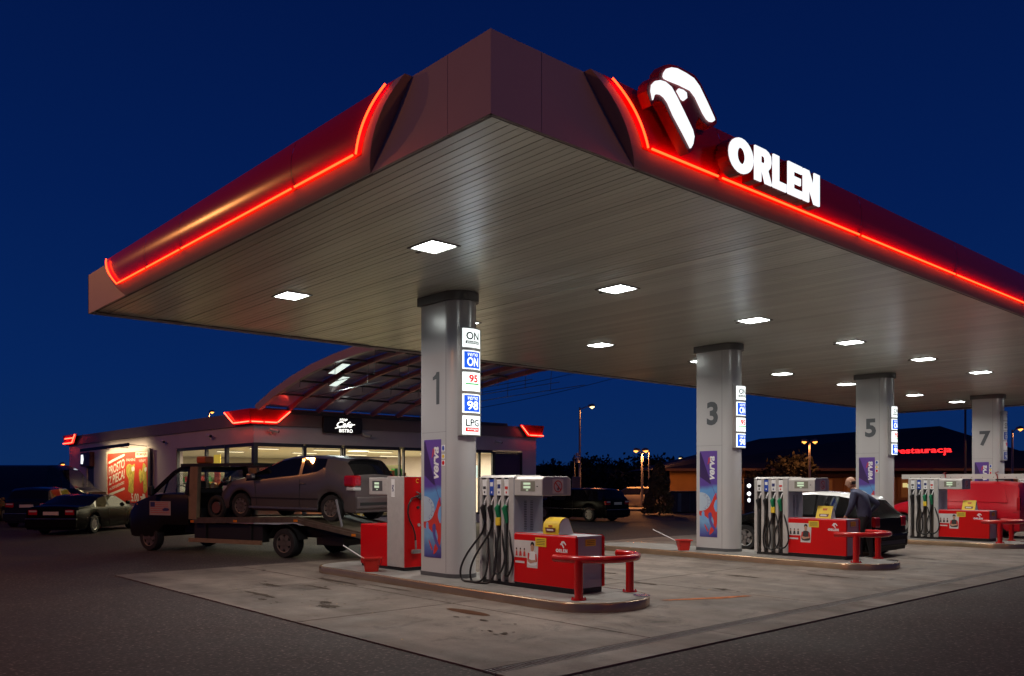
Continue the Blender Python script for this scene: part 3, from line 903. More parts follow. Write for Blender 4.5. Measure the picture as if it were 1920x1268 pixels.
# ---------------------------------------------------------------- petrol pumps
m_lcd = M('lcd_pale_green', (0.3, 0.4, 0.3), 0.3, em=((0.66, 0.80, 0.55), 0.62))
m_pumpg = M('pump_grey_door', (0.36, 0.365, 0.41), 0.45, 0.1)
m_green = M('nozzle_green', (0.01, 0.20, 0.085), 0.4)
m_skin = M('skin', (0.50, 0.27, 0.18), 0.5)
m_navy = M('printed_navy', (0.03, 0.04, 0.16), 0.5)
m_card = M('card_white', (0.62, 0.58, 0.56), 0.5, var=(3, 0.08))
m_hair = M('dark_hair', (0.012, 0.009, 0.008), 0.6)
def bird_small(mb, fn, cu, cv, s):
    """small bird emblem, about 1 wide"""
    for sh in (upper, lower, eye):
        mb.sheet([(cu + (x - 6.34) * s, cv + (y - 5.0) * s * 1.25) for x, y in sh], fn, 0.001)
def make_pump(idx):
    """origin at the island top, x across, y along from the nose end"""
    t = thing('fuel_pump', 'x', 'fuel pump', (8.21, 7.62, 0.13), 0, 'four hose petrol pumps')
    hx = 0.28
    # low base
    MB().box(-hx + 0.03, hx - 0.03, 0.02, 1.90, 0.0, 0.075).build('skirt', m_black, t)
    b = MB().box(-hx + 0.012, hx - 0.012, 0.006, 1.175, 0.07, 0.752).build('base_body', m_pumpg, t, bevel=0.004)
    for s in (-1, 1):
        q = MB().box(min(s * (hx - 0.012), s * hx), max(s * (hx - 0.012), s * hx), 0.0, 1.178, 0.075, 0.735)
        q.box(min(s * (hx - 0.05), s * hx), max(s * (hx - 0.05), s * hx), -0.006, -0.0005, 0.075, 0.735)
        q.build('red_panel', m_red, t)
        q = MB(); q.add([(s * hx, 0.0, 0.735), (s * hx, 1.178, 0.735), (s * (hx - 0.035), 1.178, 0.762), (s * (hx - 0.035), 0.0, 0.762), (s * (hx - 0.035), 0.0, 0.735), (s * (hx - 0.035), 1.178, 0.735)],
                        [(0, 1, 2, 3), (0, 3, 4), (1, 5, 2)]).build('red_edge', m_red, t)
        q = MB().box(min(s * (hx + 0.0008), s * (hx + 0.002)), max(s * (hx + 0.0008), s * (hx + 0.002)), 0.66, 0.664, 0.08, 0.73).build('panel_joint', m_dark, t) if s > 0 else None
    fr_ = lambda u, v, d: (-hx - 0.0015 - d, u, v)
    fl_ = lambda u, v, d: (-hx - 0.002 - d, 0.245 - u, v)
    q = MB(); orlen(q, lambda u, v, d: (-hx - 0.002, 0.3525 - u, 0.535 + v), 0.215, 0.046); bird_small(q, lambda u, v, d: (-hx - 0.002 - d, 0.215 - u, v), 0, 0.635, 0.115)
    q.build('emblem', m_white, t)
    # staff picture card on the red panel
    pc = lambda u, v, d: (-hx - 0.002 - d, 1.175 - u, 0.29 + v)     # u 0..0.49, v 0..0.37
    q = MB(); q.sheet([(0.0, 0.13), (0.26, 0.13), (0.26, 0.0), (0.47, 0.0), (0.49, 0.37), (0.0, 0.37)], pc, 0.0); q.build('picture_card', m_card, t)
    q = MB()
    q.sheet(bez([(0.27, 0.12), (0.30, 0.20), (0.345, 0.225), (0.40, 0.225), (0.45, 0.19), (0.465, 0.10), (0.44, 0.04), (0.30, 0.04)], 3), pc, 0.002, 0)
    q.sheet(bez([(0.345, 0.24), (0.34, 0.30), (0.37, 0.335), (0.40, 0.30), (0.395, 0.24), (0.37, 0.225)], 4), pc, 0.003, 1)
    q.sheet(bez([(0.335, 0.30), (0.345, 0.345), (0.38, 0.355), (0.405, 0.335), (0.405, 0.30), (0.37, 0.322)], 4), pc, 0.004, 2)
    q.sheet([(0.272, 0.10), (0.285, 0.205), (0.315, 0.20), (0.30, 0.09)], pc, 0.004, 3).sheet([(0.43, 0.08), (0.43, 0.20), (0.455, 0.19), (0.468, 0.09)], pc, 0.004, 3)
    q.sheet([(0.28, 0.085), (0.33, 0.06), (0.45, 0.09), (0.45, 0.115), (0.36, 0.105), (0.30, 0.12)], pc, 0.005, 1)
    for cx_, s_ in ((0.05, 0.7), (0.13, 0.9), (0.21, 0.8)):
        q.sheet([(cx_ - 0.03 * s_, 0.15), (cx_ + 0.03 * s_, 0.15), (cx_ + 0.02 * s_, 0.215), (cx_ - 0.02 * s_, 0.215)], pc, 0.002, 3 if idx % 2 == 0 else 4)
        q.sheet([(cx_ - 0.013, 0.215), (cx_ + 0.013, 0.215), (cx_ + 0.011, 0.25), (cx_ - 0.011, 0.25)], pc, 0.002, 1)
        q.sheet([(cx_ - 0.014, 0.24), (cx_ + 0.014, 0.24), (cx_ + 0.010, 0.262), (cx_ - 0.010, 0.262)], pc, 0.003, 2)
    shirt = m_white if idx != 1 else M('shirt_dark', (0.04, 0.035, 0.035), 0.6)
    q.build('staff_figures', [shirt, m_skin, m_hair, m_flame, m_dark], t)
    q = MB(); q.box(-hx - 0.0035, -hx - 0.001, 0.965, 1.155, 0.342, 0.372); q.build('card_caption', m_card, t)
    q = MB().box(-hx - 0.004, -hx - 0.001, 0.535, 0.745, 0.59, 0.71); q.build('yellow_label', m_yellow, t)
    q = MB()
    for k_ in range(4): q.box(-hx - 0.005, -hx - 0.0041, 0.56, 0.72, 0.615 + k_ * 0.022, 0.622 + k_ * 0.022)
    q.build('label_lines', m_dark, t)
    MB().box(-0.085, 0.11, -0.004, 0.004, 0.62, 0.71).build('yellow_label', m_yellow, t)
    q = MB()
    for k_ in range(3): q.box(-0.06, 0.085, -0.005, -0.0041, 0.64 + k_ * 0.022, 0.646 + k_ * 0.022)
    q.build('label_lines', m_dark, t)
    # hose cabinet
    MB().box(-hx + 0.085, hx - 0.085, 1.182, 1.938, 0.06, 1.515).build('cabinet_body', M('pump_channel_dark', (0.07, 0.055, 0.045), 0.5, 0.2), t)
    q = MB().box(-hx + 0.002, hx - 0.002, 1.180, 1.195, 0.07, 1.53)
    q.build('side_door', m_pumpg, t)
    q = MB()
    for c_ in (-0.09, 0.03):
        for k_ in range(18): q.box(c_, c_ + 0.05, 1.1775, 1.1797, 0.78 + k_ * 0.024, 0.788 + k_ * 0.024)
    stuff(q.build('vent_slots', m_dark, t))
    mods = [1.94, 1.78, 1.62, 1.46, 1.30]
    for s in (-1, 1):
        xa, xb = sorted((s * (hx - 0.085), s * hx))
        for k_ in range(5):
            w_ = 0.062 if k_ < 4 else 0.105
            y1_ = mods[k_]
            MB().box(xa, xb, y1_ - w_, y1_, 0.05, 1.53).build('pillar', m_silver, t, bevel=0.006)
        for k_ in range(4):
            yc = (mods[k_] - 0.062 + mods[k_ + 1]) / 2
            f2 = (lambda u, v, d, yc=yc, s=s: (s * (hx - 0.004 + d), yc - s * -1 * u * -1 if s < 0 else yc + u, v))
            pm_ = [m_white, m_blue, m_white, m_white][k_] if s < 0 else m_white
            MB().box(*sorted((s * (hx - 0.05), s * (hx - 0.006))), yc - 0.047, yc + 0.047, 1.27, 1.50).build('grade_plate', pm_, t, bevel=0.003)
            q = MB().box(*sorted((s * (hx - 0.0055), s * (hx - 0.002))), yc - 0.03, yc + 0.03, [1.36, 1.40, 1.37, 1.36][k_], [1.40, 1.46, 1.43, 1.40][k_])
            q.box(*sorted((s * (hx - 0.0055), s * (hx - 0.002))), yc - 0.012, yc + 0.012, 1.30, 1.33)
            q.build('grade_mark', [m_dark, m_white, m_navy, m_flame][k_], t)
            MB().box(*sorted((s * (hx - 0.083), s * (hx - 0.03))), yc - 0.036, yc + 0.036, 1.19, 1.268).build('holster', m_dark, t)
    # sloping cap
    q = MB(); q.add([(-hx - 0.005, 1.178, 1.525), (hx + 0.005, 1.178, 1.525), (hx + 0.005, 1.942, 1.525), (-hx - 0.005, 1.942, 1.525), (-hx + 0.05, 1.20, 1.56), (hx - 0.05, 1.20, 1.56), (hx - 0.05, 1.92, 1.56), (-hx + 0.05, 1.92, 1.56)],
                    [(0, 3, 2, 1), (4, 5, 6, 7), (0, 1, 5, 4), (1, 2, 6, 5), (2, 3, 7, 6), (3, 0, 4, 7)]).build('cabinet_cap', m_silver, t)
    # display head
    q = MB(); c = 0.045
    prof_ = [(-hx, 1.275), (hx - 0.0, 1.275), (hx, 1.50), (hx - 0.06, 1.54), (-hx + 0.06, 1.54), (-hx, 1.50)]
    q.prism(prof_, lambda u, v, d: (u, d, v), 0.62, 1.176); hd = q.build('display_head', m_silver, t, bevel=0.008)
    MB().prism([(-hx + 0.012, 1.285), (hx - 0.075, 1.285), (hx - 0.075, 1.525), (-hx + 0.065, 1.525), (-hx + 0.012, 1.49)], lambda u, v, d: (u, d, v), 0.6165, 0.6195).build('end_plate', m_pumpg, t)
    for s in (-1, 1):
        MB().box(*sorted((s * (hx + 0.003), s * (hx - 0.002))), 0.755, 1.045, 1.335, 1.475).build('display_window', M('display_bezel', (0.22, 0.21, 0.17), 0.35), t, bevel=0.003)
        q = MB().box(*sorted((s * (hx + 0.0035), s * (hx + 0.006))), 0.845, 0.985, 1.425, 1.455)
        q.box(*sorted((s * (hx + 0.0035), s * (hx + 0.006))), 0.845, 0.985, 1.375, 1.408)
        q.box(*sorted((s * (hx + 0.0035), s * (hx + 0.006))), 0.89, 0.93, 1.345, 1.36)
        q.build('number_display', m_lcd, t)
        MB().box(*sorted((s * hx, s * (hx + 0.008))), 0.70, 0.715, 1.395, 1.41).build('key_lock', m_dark, t)
    q = MB().box(-0.085, 0.125, 0.6135, 0.6160, 1.305, 1.50); q.build('warning_card', m_card, t)
    q = MB(); cx_, cz_, n_ = 0.02, 1.403, 28
    for k_ in range(n_):
        a0, a1 = 2 * math.pi * k_ / n_, 2 * math.pi * (k_ + 1) / n_
        q.add([(cx_ + 0.083 * math.cos(a0), 0.6125, cz_ + 0.083 * math.sin(a0)), (cx_ + 0.083 * math.cos(a1), 0.6125, cz_ + 0.083 * math.sin(a1)), (cx_ + 0.067 * math.cos(a1), 0.6125, cz_ + 0.067 * math.sin(a1)), (cx_ + 0.067 * math.cos(a0), 0.6125, cz_ + 0.067 * math.sin(a0))], [(0, 1, 2, 3)])
    q.add([(cx_ - 0.056, 0.6115, cz_ + 0.043), (cx_ - 0.043, 0.6115, cz_ + 0.056), (cx_ + 0.056, 0.6115, cz_ - 0.043), (cx_ + 0.043, 0.6115, cz_ - 0.056)], [(0, 1, 2, 3)])
    q.build('no_smoking_sign', m_flame, t)
    q = MB(); q.add([(cx_ - 0.012, 0.6120, cz_ - 0.055), (cx_ + 0.012, 0.6120, cz_ - 0.055), (cx_ + 0.014, 0.6120, cz_ - 0.025), (cx_ - 0.002, 0.6120, cz_ - 0.01), (cx_ - 0.014, 0.6120, cz_ - 0.028)], [(0, 1, 2, 3, 4)])
    q.add([(cx_ - 0.003, 0.6120, cz_ - 0.02), (cx_ + 0.003, 0.6120, cz_ - 0.02), (cx_ + 0.035, 0.6120, cz_ + 0.03), (cx_ + 0.03, 0.6120, cz_ + 0.033)], [(0, 1, 2, 3)])
    q.build('match_mark', m_dark, t)
    # nozzles and hoses on both faces
    for s in (-1, 1):
        for k_ in range(4):
            yc = (mods[k_] - 0.062 + mods[k_ + 1]) / 2
            xo = s * (hx - 0.02)
            col_ = m_black if k_ < 2 else m_green
            q = MB()
            q.tube([(xo + s * 0.005, yc, 0.90), (xo + s * 0.018, yc + 0.008, 1.00), (xo + s * 0.034, yc + 0.018, 1.085), (xo + s * 0.028, yc - 0.012, 1.135)], [0.024, 0.034, 0.043, 0.026], 10)
            q.tube([(xo + s * 0.05, yc, 1.09), (xo + s * 0.062, yc, 1.02), (xo + s * 0.045, yc, 0.94), (xo + s * 0.01, yc, 0.91)], 0.007, 6)
            nz = q.build('nozzle', col_, t, smooth=50)
            MB().tube([(xo + s * 0.028, yc - 0.008, 1.125), (xo + s * 0.024, yc - 0.026, 1.185), (xo + s * 0.004, yc - 0.040, 1.245)], [0.015, 0.013, 0.012], 8).build('spout', M('spout_metal', (0.75, 0.75, 0.75), 0.3, 0.3), t, smooth=50)
            MB().cyl((xo + s * 0.005, yc, 0.885), 0.024, 0.03, 'z', 10).build('hose_collar', m_chrome if k_ == 0 else col_, t, smooth=50)
            if k_ == 2:
                MB().box(*sorted((xo + s * 0.012, xo + s * 0.052)), yc - 0.042, yc + 0.042, 0.84, 0.96).build('nozzle_tag', m_yellow, t, bevel=0.01)
            # hose: from the nozzle down in a loop and back to the channel foot / head
            if idx == 0 and s < 0:
                low = [0.02, 0.015, 0.16, 0.14][k_]
                sw = [0.32, 0.29, 0.02, -0.05][k_]
                ox = [0.20, 0.17, 0.09, 0.07][k_]
                pts = [(xo + s * 0.005, yc, 0.90), (xo + s * 0.02, yc + sw * 0.18, 0.72), (xo + s * ox * 0.7, yc + sw * 0.75, 0.42), (xo + s * ox, yc + sw, 0.20),
                       (xo + s * ox, yc + sw * 0.92, low + 0.02), (xo + s * ox * 0.95, yc + sw * 0.45 - 0.02, low), (xo + s * ox * 0.8, yc - 0.10, low + 0.03), (xo + s * ox * 0.5, yc - 0.16, low + 0.22), (xo + s * 0.03, yc - 0.10, 0.62), (xo - s * 0.02, yc - 0.045, 0.95), (xo - s * 0.04, yc - 0.04, 1.17)]
            else:
                low = [0.24, 0.14, 0.12, 0.15][k_]
                sw = [0.0, 0.05, 0.13, 0.10][k_]
                ox = [0.02, 0.04, 0.09, 0.07][k_]
                dn = [0.02, 0.10, 0.16, 0.20][k_]
                pts = [(xo + s * 0.005, yc, 0.90), (xo + s * 0.02, yc + sw * 0.3, 0.72), (xo + s * ox, yc + sw, 0.42), (xo + s * ox, yc + sw * 0.95, low + 0.10), (xo + s * ox, yc + sw * 0.3, low),
                       (xo + s * ox, yc - dn * 0.6, low + 0.02), (xo + s * ox, yc - dn, low + 0.16), (xo + s * ox * 0.8, yc - dn * 0.9, low + 0.38), (xo + s * 0.01, yc - dn * 0.4, 0.80), (xo - s * 0.03, yc - 0.04, 1.0), (xo - s * 0.04, yc - 0.04, 1.17)]
            sp = []
            for i in range(len(pts) - 1):
                p0 = pts[max(0, i - 1)]; p1 = pts[i]; p2 = pts[i + 1]; p3 = pts[min(len(pts) - 1, i + 2)]
                for kk in range(5):
                    u_ = kk / 5
                    sp.append(tuple(0.5 * (2 * p1[j] + (-p0[j] + p2[j]) * u_ + (2 * p0[j] - 5 * p1[j] + 4 * p2[j] - p3[j]) * u_ * u_ + (-p0[j] + 3 * p1[j] - 3 * p2[j] + p3[j]) * u_ ** 3) for j in range(3)))
            sp.append(pts[-1])
            MB().tube(sp, 0.0155, 8).build('hose', m_black, t, smooth=60)
    return t
p1 = make_pump(0)
p1['label'] = 'silver and red petrol pump with black hoses touching the nearest island'
p3 = make_pump(1)
p3['label'] = 'silver and red petrol pump in front of the black car with white roof'
p3.location.x += OFFS[1]
p5 = dup(p3, label='silver and red petrol pump in front of the red van')
p5.location.x = 8.21 + OFFS[2]
p7 = dup(p5, label='silver and red petrol pump on the farthest island')
p7.location.x = 8.21 + OFFS[3]

# tent boxes on the pump bases
def tent_box(loc, label, rounded):
    t = thing('tent_display', label, 'display', loc, 0, 'yellow display boxes on the pumps')
    w_, d_, h_ = 0.31, 0.20, 0.235
    if rounded:
        pr = [(-0.125, -0.055), (-0.135, 0.05), (-0.12, 0.14), (-0.07, 0.20), (0.0, 0.225), (0.06, 0.21), (0.16, 0.0)]
        q = MB(); n = len(pr)
        q.add([(x, 0.0, z) for x, z in pr] + [(x, 0.30, z) for x, z in pr], [(k, k + 1, n + k + 1, n + k) for k in range(n - 1)])
        q.build('yellow_card', m_yellow, t, smooth=60)
        MB().add([(-0.118, -0.002, 0.0), (-0.11, -0.002, 0.14), (-0.06, -0.002, 0.19), (0.0, -0.002, 0.218), (0.055, -0.002, 0.205), (0.152, -0.002, 0.0)], [(0, 1, 2, 3, 4, 5)]).build('white_side', m_card, t)
        f_ = lambda u, v, d: (-0.137 - d + (0.02 if v > 0.1 else 0), 0.15 + u, v)
    else:
        q = MB().add([(-d_ / 2, 0, 0), (-d_ / 2, w_, 0), (0, w_, h_), (0, 0, h_)], [(0, 1, 2, 3)]); q.build('yellow_card', m_yellow, t)
        q = MB().add([(d_ / 2, 0, 0), (d_ / 2, w_, 0), (0.002, w_, h_), (0.002, 0, h_)], [(0, 1, 2, 3)]); q.build('yellow_card', m_yellow, t)
        MB().add([(-d_ / 2, 0.001, 0), (d_ / 2, 0.001, 0), (0, 0.001, h_)], [(0, 1, 2)]).build('white_side', m_card, t)
    tl = (lambda v: -0.1 + v * 0.1 / 0.235) if not rounded else (lambda v: -0.137)
    q = MB()
    g = lambda u, v, d: (tl(v) - 0.002 - d, u, v)
    q.sheet([(0.06, 0.03), (0.24, 0.03), (0.25, 0.085), (0.05, 0.085)], g, 0.0, 0).sheet([(0.09, 0.045), (0.22, 0.045), (0.22, 0.07), (0.10, 0.07)], g, 0.001, 1)
    q.sheet([(0.11, 0.15), (0.19, 0.15), (0.20, 0.19), (0.10, 0.19)] if not rounded else [(0.11, 0.10), (0.19, 0.10), (0.19, 0.12), (0.11, 0.12)], g, 0.0, 2)
    q.build('print', [M('print_brown', lin((110, 50, 40)), 0.5), m_card, M('print_orange', lin((190, 90, 30)), 0.5)], t)
    return t
tent_box((8.12, 7.98, 0.892), 'rounded yellow card box with white side on the nearest pump', True)
tb = tent_box((8.15 + OFFS[1], 7.98, 0.892), 'yellow tent card on the pump beside the man', False)
dup(tb, dx=OFFS[2] - OFFS[1], label='yellow tent card on the pump in front of the red van')

# ---------------------------------------------------------------- gas pump with one hose
t = thing('gas_pump', 'silver and red single hose gas pump behind column 1', 'fuel pump', (8.21, 11.50, 0.13))
hx = 0.27
MB().box(-hx + 0.02, hx - 0.02, 0.02, 1.32, 0.0, 0.06).build('skirt', m_black, t)
MB().box(-hx, hx, 0.012, 0.50, 0.055, 1.555).build('cabinet_body', m_silver, t, bevel=0.008)
MB().box(-hx + 0.012, hx - 0.012, 0.0, 0.0115, 0.06, 1.545).build('red_panel', m_red, t)
MB().box(-hx + 0.01, hx - 0.03, 0.502, 1.35, 0.04, 0.73).build('low_cabinet', m_red, t, bevel=0.012)
MB().cyl((-hx + 0.009, 0.80, 0.66), 0.008, -0.006, 'x', 8).build('key_lock', m_chrome, t)
MB().box(-hx, hx, 0.502, 1.06, 1.245, 1.535).build('display_head', m_silver, t, bevel=0.01)
MB().box(-hx - 0.003, -hx + 0.002, 0.64, 0.95, 1.31, 1.48).build('display_window', m_darkgrey, t)
q = MB().box(-hx - 0.006, -hx - 0.0035, 0.74, 0.88, 1.42, 1.455).box(-hx - 0.006, -hx - 0.0035, 0.74, 0.88, 1.36, 1.40).box(-hx - 0.006, -hx - 0.0035, 0.78, 0.82, 1.325, 1.34)
q.build('number_display', m_lcd, t)
MB().box(-hx - 0.003, -hx - 0.0005, 0.27, 0.37, 1.21, 1.51).build('grade_label', m_white, t)
q = MB(); text_v(q, 'LPG', lambda u, v, d: (-hx - 0.0045 - d, 0.32 - u, v), 0.025, 1.36, size=0.06, bold=0.003, height=0.05); q.build('grade_print', m_navy, t)
q = MB(); q.tube([(0.20, -0.03, 1.20), (0.10, -0.05, 1.235), (-0.05, -0.06, 1.23), (-0.16, -0.06, 1.19), (-0.225, -0.06, 1.08), (-0.235, -0.06, 0.95), (-0.20, -0.06, 0.83), (-0.13, -0.055, 0.72), (-0.085, -0.05, 0.60), (-0.075, -0.05, 0.47)], 0.013, 8)
q.build('hose', m_black, t, smooth=60)
q = MB(); q.tube([(-0.075, -0.05, 0.50), (-0.07, -0.05, 0.36)], 0.016, 8).cyl((-0.07, -0.05, 0.35), 0.03, -0.05, 'z', 10).box(-0.14, 0.0, -0.085, -0.02, 0.285, 0.35).cyl((-0.15, -0.05, 0.315), 0.032, 0.05, 'x', 12).cyl((-0.02, -0.05, 0.32), 0.026, 0.05, 'x', 12)
q.build('gas_nozzle', M('aluminium', (0.35, 0.34, 0.33), 0.4, 0.6), t, smooth=40)
q = MB().cyl((0.0, -0.0005, 1.22), 0.03, -0.06, 'y', 10).box(0.02, 0.12, -0.07, -0.02, 1.16, 1.28).tube([(-0.05, -0.03, 1.30), (0.02, -0.05, 1.26), (0.08, -0.06, 1.18)], 0.012, 6)
q.build('hose_coupling', m_darkgrey, t, smooth=40)
MB().cyl((0.0, -0.0005, 1.04), 0.024, -0.03, 'y', 10).build('knob', m_dark, t, smooth=40)
MB().cyl((0.02, -0.0005, 0.75), 0.026, -0.02, 'y', 12).build('pressure_gauge', m_silver, t, smooth=40)
q = MB()
for k in range(12):
    a0, a1 = rad(40 + 260 * k / 12), rad(40 + 260 * (k + 1) / 12)
    q.add([(0.0 + 0.036 * math.cos(a0), -0.001, 1.48 + 0.036 * math.sin(a0)), (0.0 + 0.036 * math.cos(a1), -0.001, 1.48 + 0.036 * math.sin(a1)), (0.026 * math.cos(a1), -0.001, 1.48 + 0.026 * math.sin(a1)), (0.026 * math.cos(a0), -0.001, 1.48 + 0.026 * math.sin(a0))], [(0, 1, 2, 3)])
q.build('yellow_ring_mark', m_yellow, t)

# ---------------------------------------------------------------- buckets with squeegees
m_bucket = M('bucket_red_plastic', (0.62, 0.025, 0.015), 0.4)
def bucket(loc, rz, label, stick_label, stick_to):
    t = thing('bucket', label, 'bucket', loc, rz, 'red squeegee buckets')
    q = MB()
    def rr(hx_, hy_, z_): return [(-hx_, -hy_ + 0.02, z_), (-hx_ + 0.02, -hy_, z_), (hx_ - 0.02, -hy_, z_), (hx_, -hy_ + 0.02, z_), (hx_, hy_ - 0.02, z_), (hx_ - 0.02, hy_, z_), (-hx_ + 0.02, hy_, z_), (-hx_, hy_ - 0.02, z_)]
    rings = [rr(0.105, 0.08, 0.0), rr(0.135, 0.105, 0.20), rr(0.165, 0.13, 0.203), rr(0.168, 0.133, 0.225), rr(0.14, 0.11, 0.225), rr(0.10, 0.075, 0.03)]
    vs = [p for r in rings for p in r]
    q.add(vs, [(r * 8 + k, r * 8 + (k + 1) % 8, (r + 1) * 8 + (k + 1) % 8, (r + 1) * 8 + k) for r in range(5) for k in range(8)] + [tuple(range(40, 48)), tuple(range(7, -1, -1))])
    q.build('bucket_body', m_bucket, t, smooth=35)
    MB().box(-0.12, 0.12, -0.09, 0.09, 0.10, 0.105).build('water', M('dirty_water', (0.02, 0.025, 0.03), 0.08), t)
    MB().tube([(0.165, 0, 0.21), (0.16, 0.02, 0.14), (0.13, 0.10, 0.10), (0.0, 0.15, 0.085), (-0.13, 0.10, 0.10), (-0.16, 0.02, 0.14), (-0.165, 0, 0.21)], 0.004, 6).build('bail_handle', m_dark, t, smooth=60)
    s = thing('squeegee', stick_label, 'squeegee', loc, 0)
    sx_, sy_, sz_ = stick_to
    MB().tube([(0.04, -0.02, 0.10), (sx_, sy_, sz_)], 0.009, 8).build('stick', m_white, s, smooth=60)
    MB().box(0.0, 0.09, -0.04, -0.01, 0.075, 0.11).build('sponge_head', m_dark, s)
bucket((7.55, 11.86, 0.13), rad(-38), 'red plastic bucket with handle on the nearest island', 'white squeegee stick leaning out of the red bucket on the nearest island', (-0.32, 0.36, 0.42))
bucket((7.57 + OFFS[1], 11.05, 0.13), rad(-30), 'red plastic bucket half hidden by column 3', 'white squeegee stick leaning out of the bucket beside column 3', (-0.42, 0.50, 0.44))
# ---------------------------------------------------------------- vehicles
m_tyre = M('tyre_rubber', (0.015, 0.015, 0.016), 0.75, bump=(40, 0.2))
m_rim = M('rim_alloy', (0.42, 0.42, 0.42), 0.3, 0.8)
m_rimdark = M('rim_dirty_steel', (0.16, 0.14, 0.12), 0.5, 0.5)
m_cglass = glassmat('car_glass', (0.10, 0.11, 0.11), 0.25, refl=0.4)
m_tglass = glassmat('truck_glass', (0.75, 0.78, 0.78), 0.85)
m_tail = M('tail_lamp_red', (0.42, 0.008, 0.015), 0.12, coat=0.6)
m_tailclear = M('lamp_clear', (0.55, 0.55, 0.55), 0.1, coat=0.5)
m_amber = M('marker_amber', (0.75, 0.22, 0.02), 0.25)
m_plate = M('number_plate_white', (0.6, 0.6, 0.58), 0.5)
m_trim = M('black_trim', (0.015, 0.015, 0.016), 0.5)

def lerp(a, b, t): return a + (b - a) * t
def pl(pts, x):
    if x <= pts[0][0]: return pts[0][1]
    for (a, b), (c, d) in zip(pts, pts[1:]):
        if x <= c: return lerp(b, d, (x - a) / (c - a)) if c > a else d
    return pts[-1][1]

def wheel(parent, x, y, r, wd, side, rim=None, spokes=7):
    """wheel > rim; side = +1 left (y outwards +), -1 right"""
    q = MB()
    y0, y1 = (y - wd, y) if side > 0 else (y, y + wd)
    prof = [(r * 0.62, y0), (r * 0.93, y0), (r, y0 + 0.03), (r, y1 - 0.03), (r * 0.93, y1), (r * 0.66, y1), (r * 0.62, y1 - side * 0.012 if side > 0 else y1)]
    if side < 0:
        prof = [(a, y0 + y1 - b) for a, b in prof]
    n = 24; vs = []
    for a, b in prof:
        vs += [(x + a * math.cos(2 * math.pi * k / n), b, r + a * math.sin(2 * math.pi * k / n)) for k in range(n)]
    q.add(vs, [(j * n + k, j * n + (k + 1) % n, (j + 1) * n + (k + 1) % n, (j + 1) * n + k) for j in range(len(prof) - 1) for k in range(n)])
    w_ = q.build('wheel', m_tyre, parent, smooth=40)
    q = MB()
    yo = y - side * 0.015
    yi = y - side * 0.06
    for k in range(spokes):
        a = 2 * math.pi * k / spokes
        c, s = math.cos(a), math.sin(a)
        wv = 0.09 * r / 0.3 * (0.5 if spokes > 8 else 0.62)
        p = [(0.10 * r, wv), (0.62 * r, wv * 0.8), (0.62 * r, -wv * 0.8), (0.10 * r, -wv)]
        q.add([(x + c * u - s * v, yo, r + s * u + c * v) for u, v in p] + [(x + c * u - s * v, yi, r + s * u + c * v) for u, v in p], [(0, 1, 2, 3), (0, 4, 5, 1), (2, 6, 7, 3)])
    n = 24
    for (ra, rb, ya, yb) in ((0.66 * r, 0.575 * r, y - side * 0.004, yo), ):
        vs = [(x + ra * math.cos(2 * math.pi * k / n), ya, r + ra * math.sin(2 * math.pi * k / n)) for k in range(n)] + [(x + rb * math.cos(2 * math.pi * k / n), yb, r + rb * math.sin(2 * math.pi * k / n)) for k in range(n)]
        q.add(vs, [(k, (k + 1) % n, n + (k + 1) % n, n + k) for k in range(n)])
    q.cyl((x, yi, r), 0.14 * r, side * 0.05, 'y', 12)
    q.build('rim', rim or m_rim, w_, smooth=40)
    q = MB(); q.add([(x + 0.6 * r * math.cos(2 * math.pi * k / n), y - side * 0.07, r + 0.6 * r * math.sin(2 * math.pi * k / n)) for k in range(n)], [tuple(range(n))]); q.build('hub', m_dark, w_)
    return w_

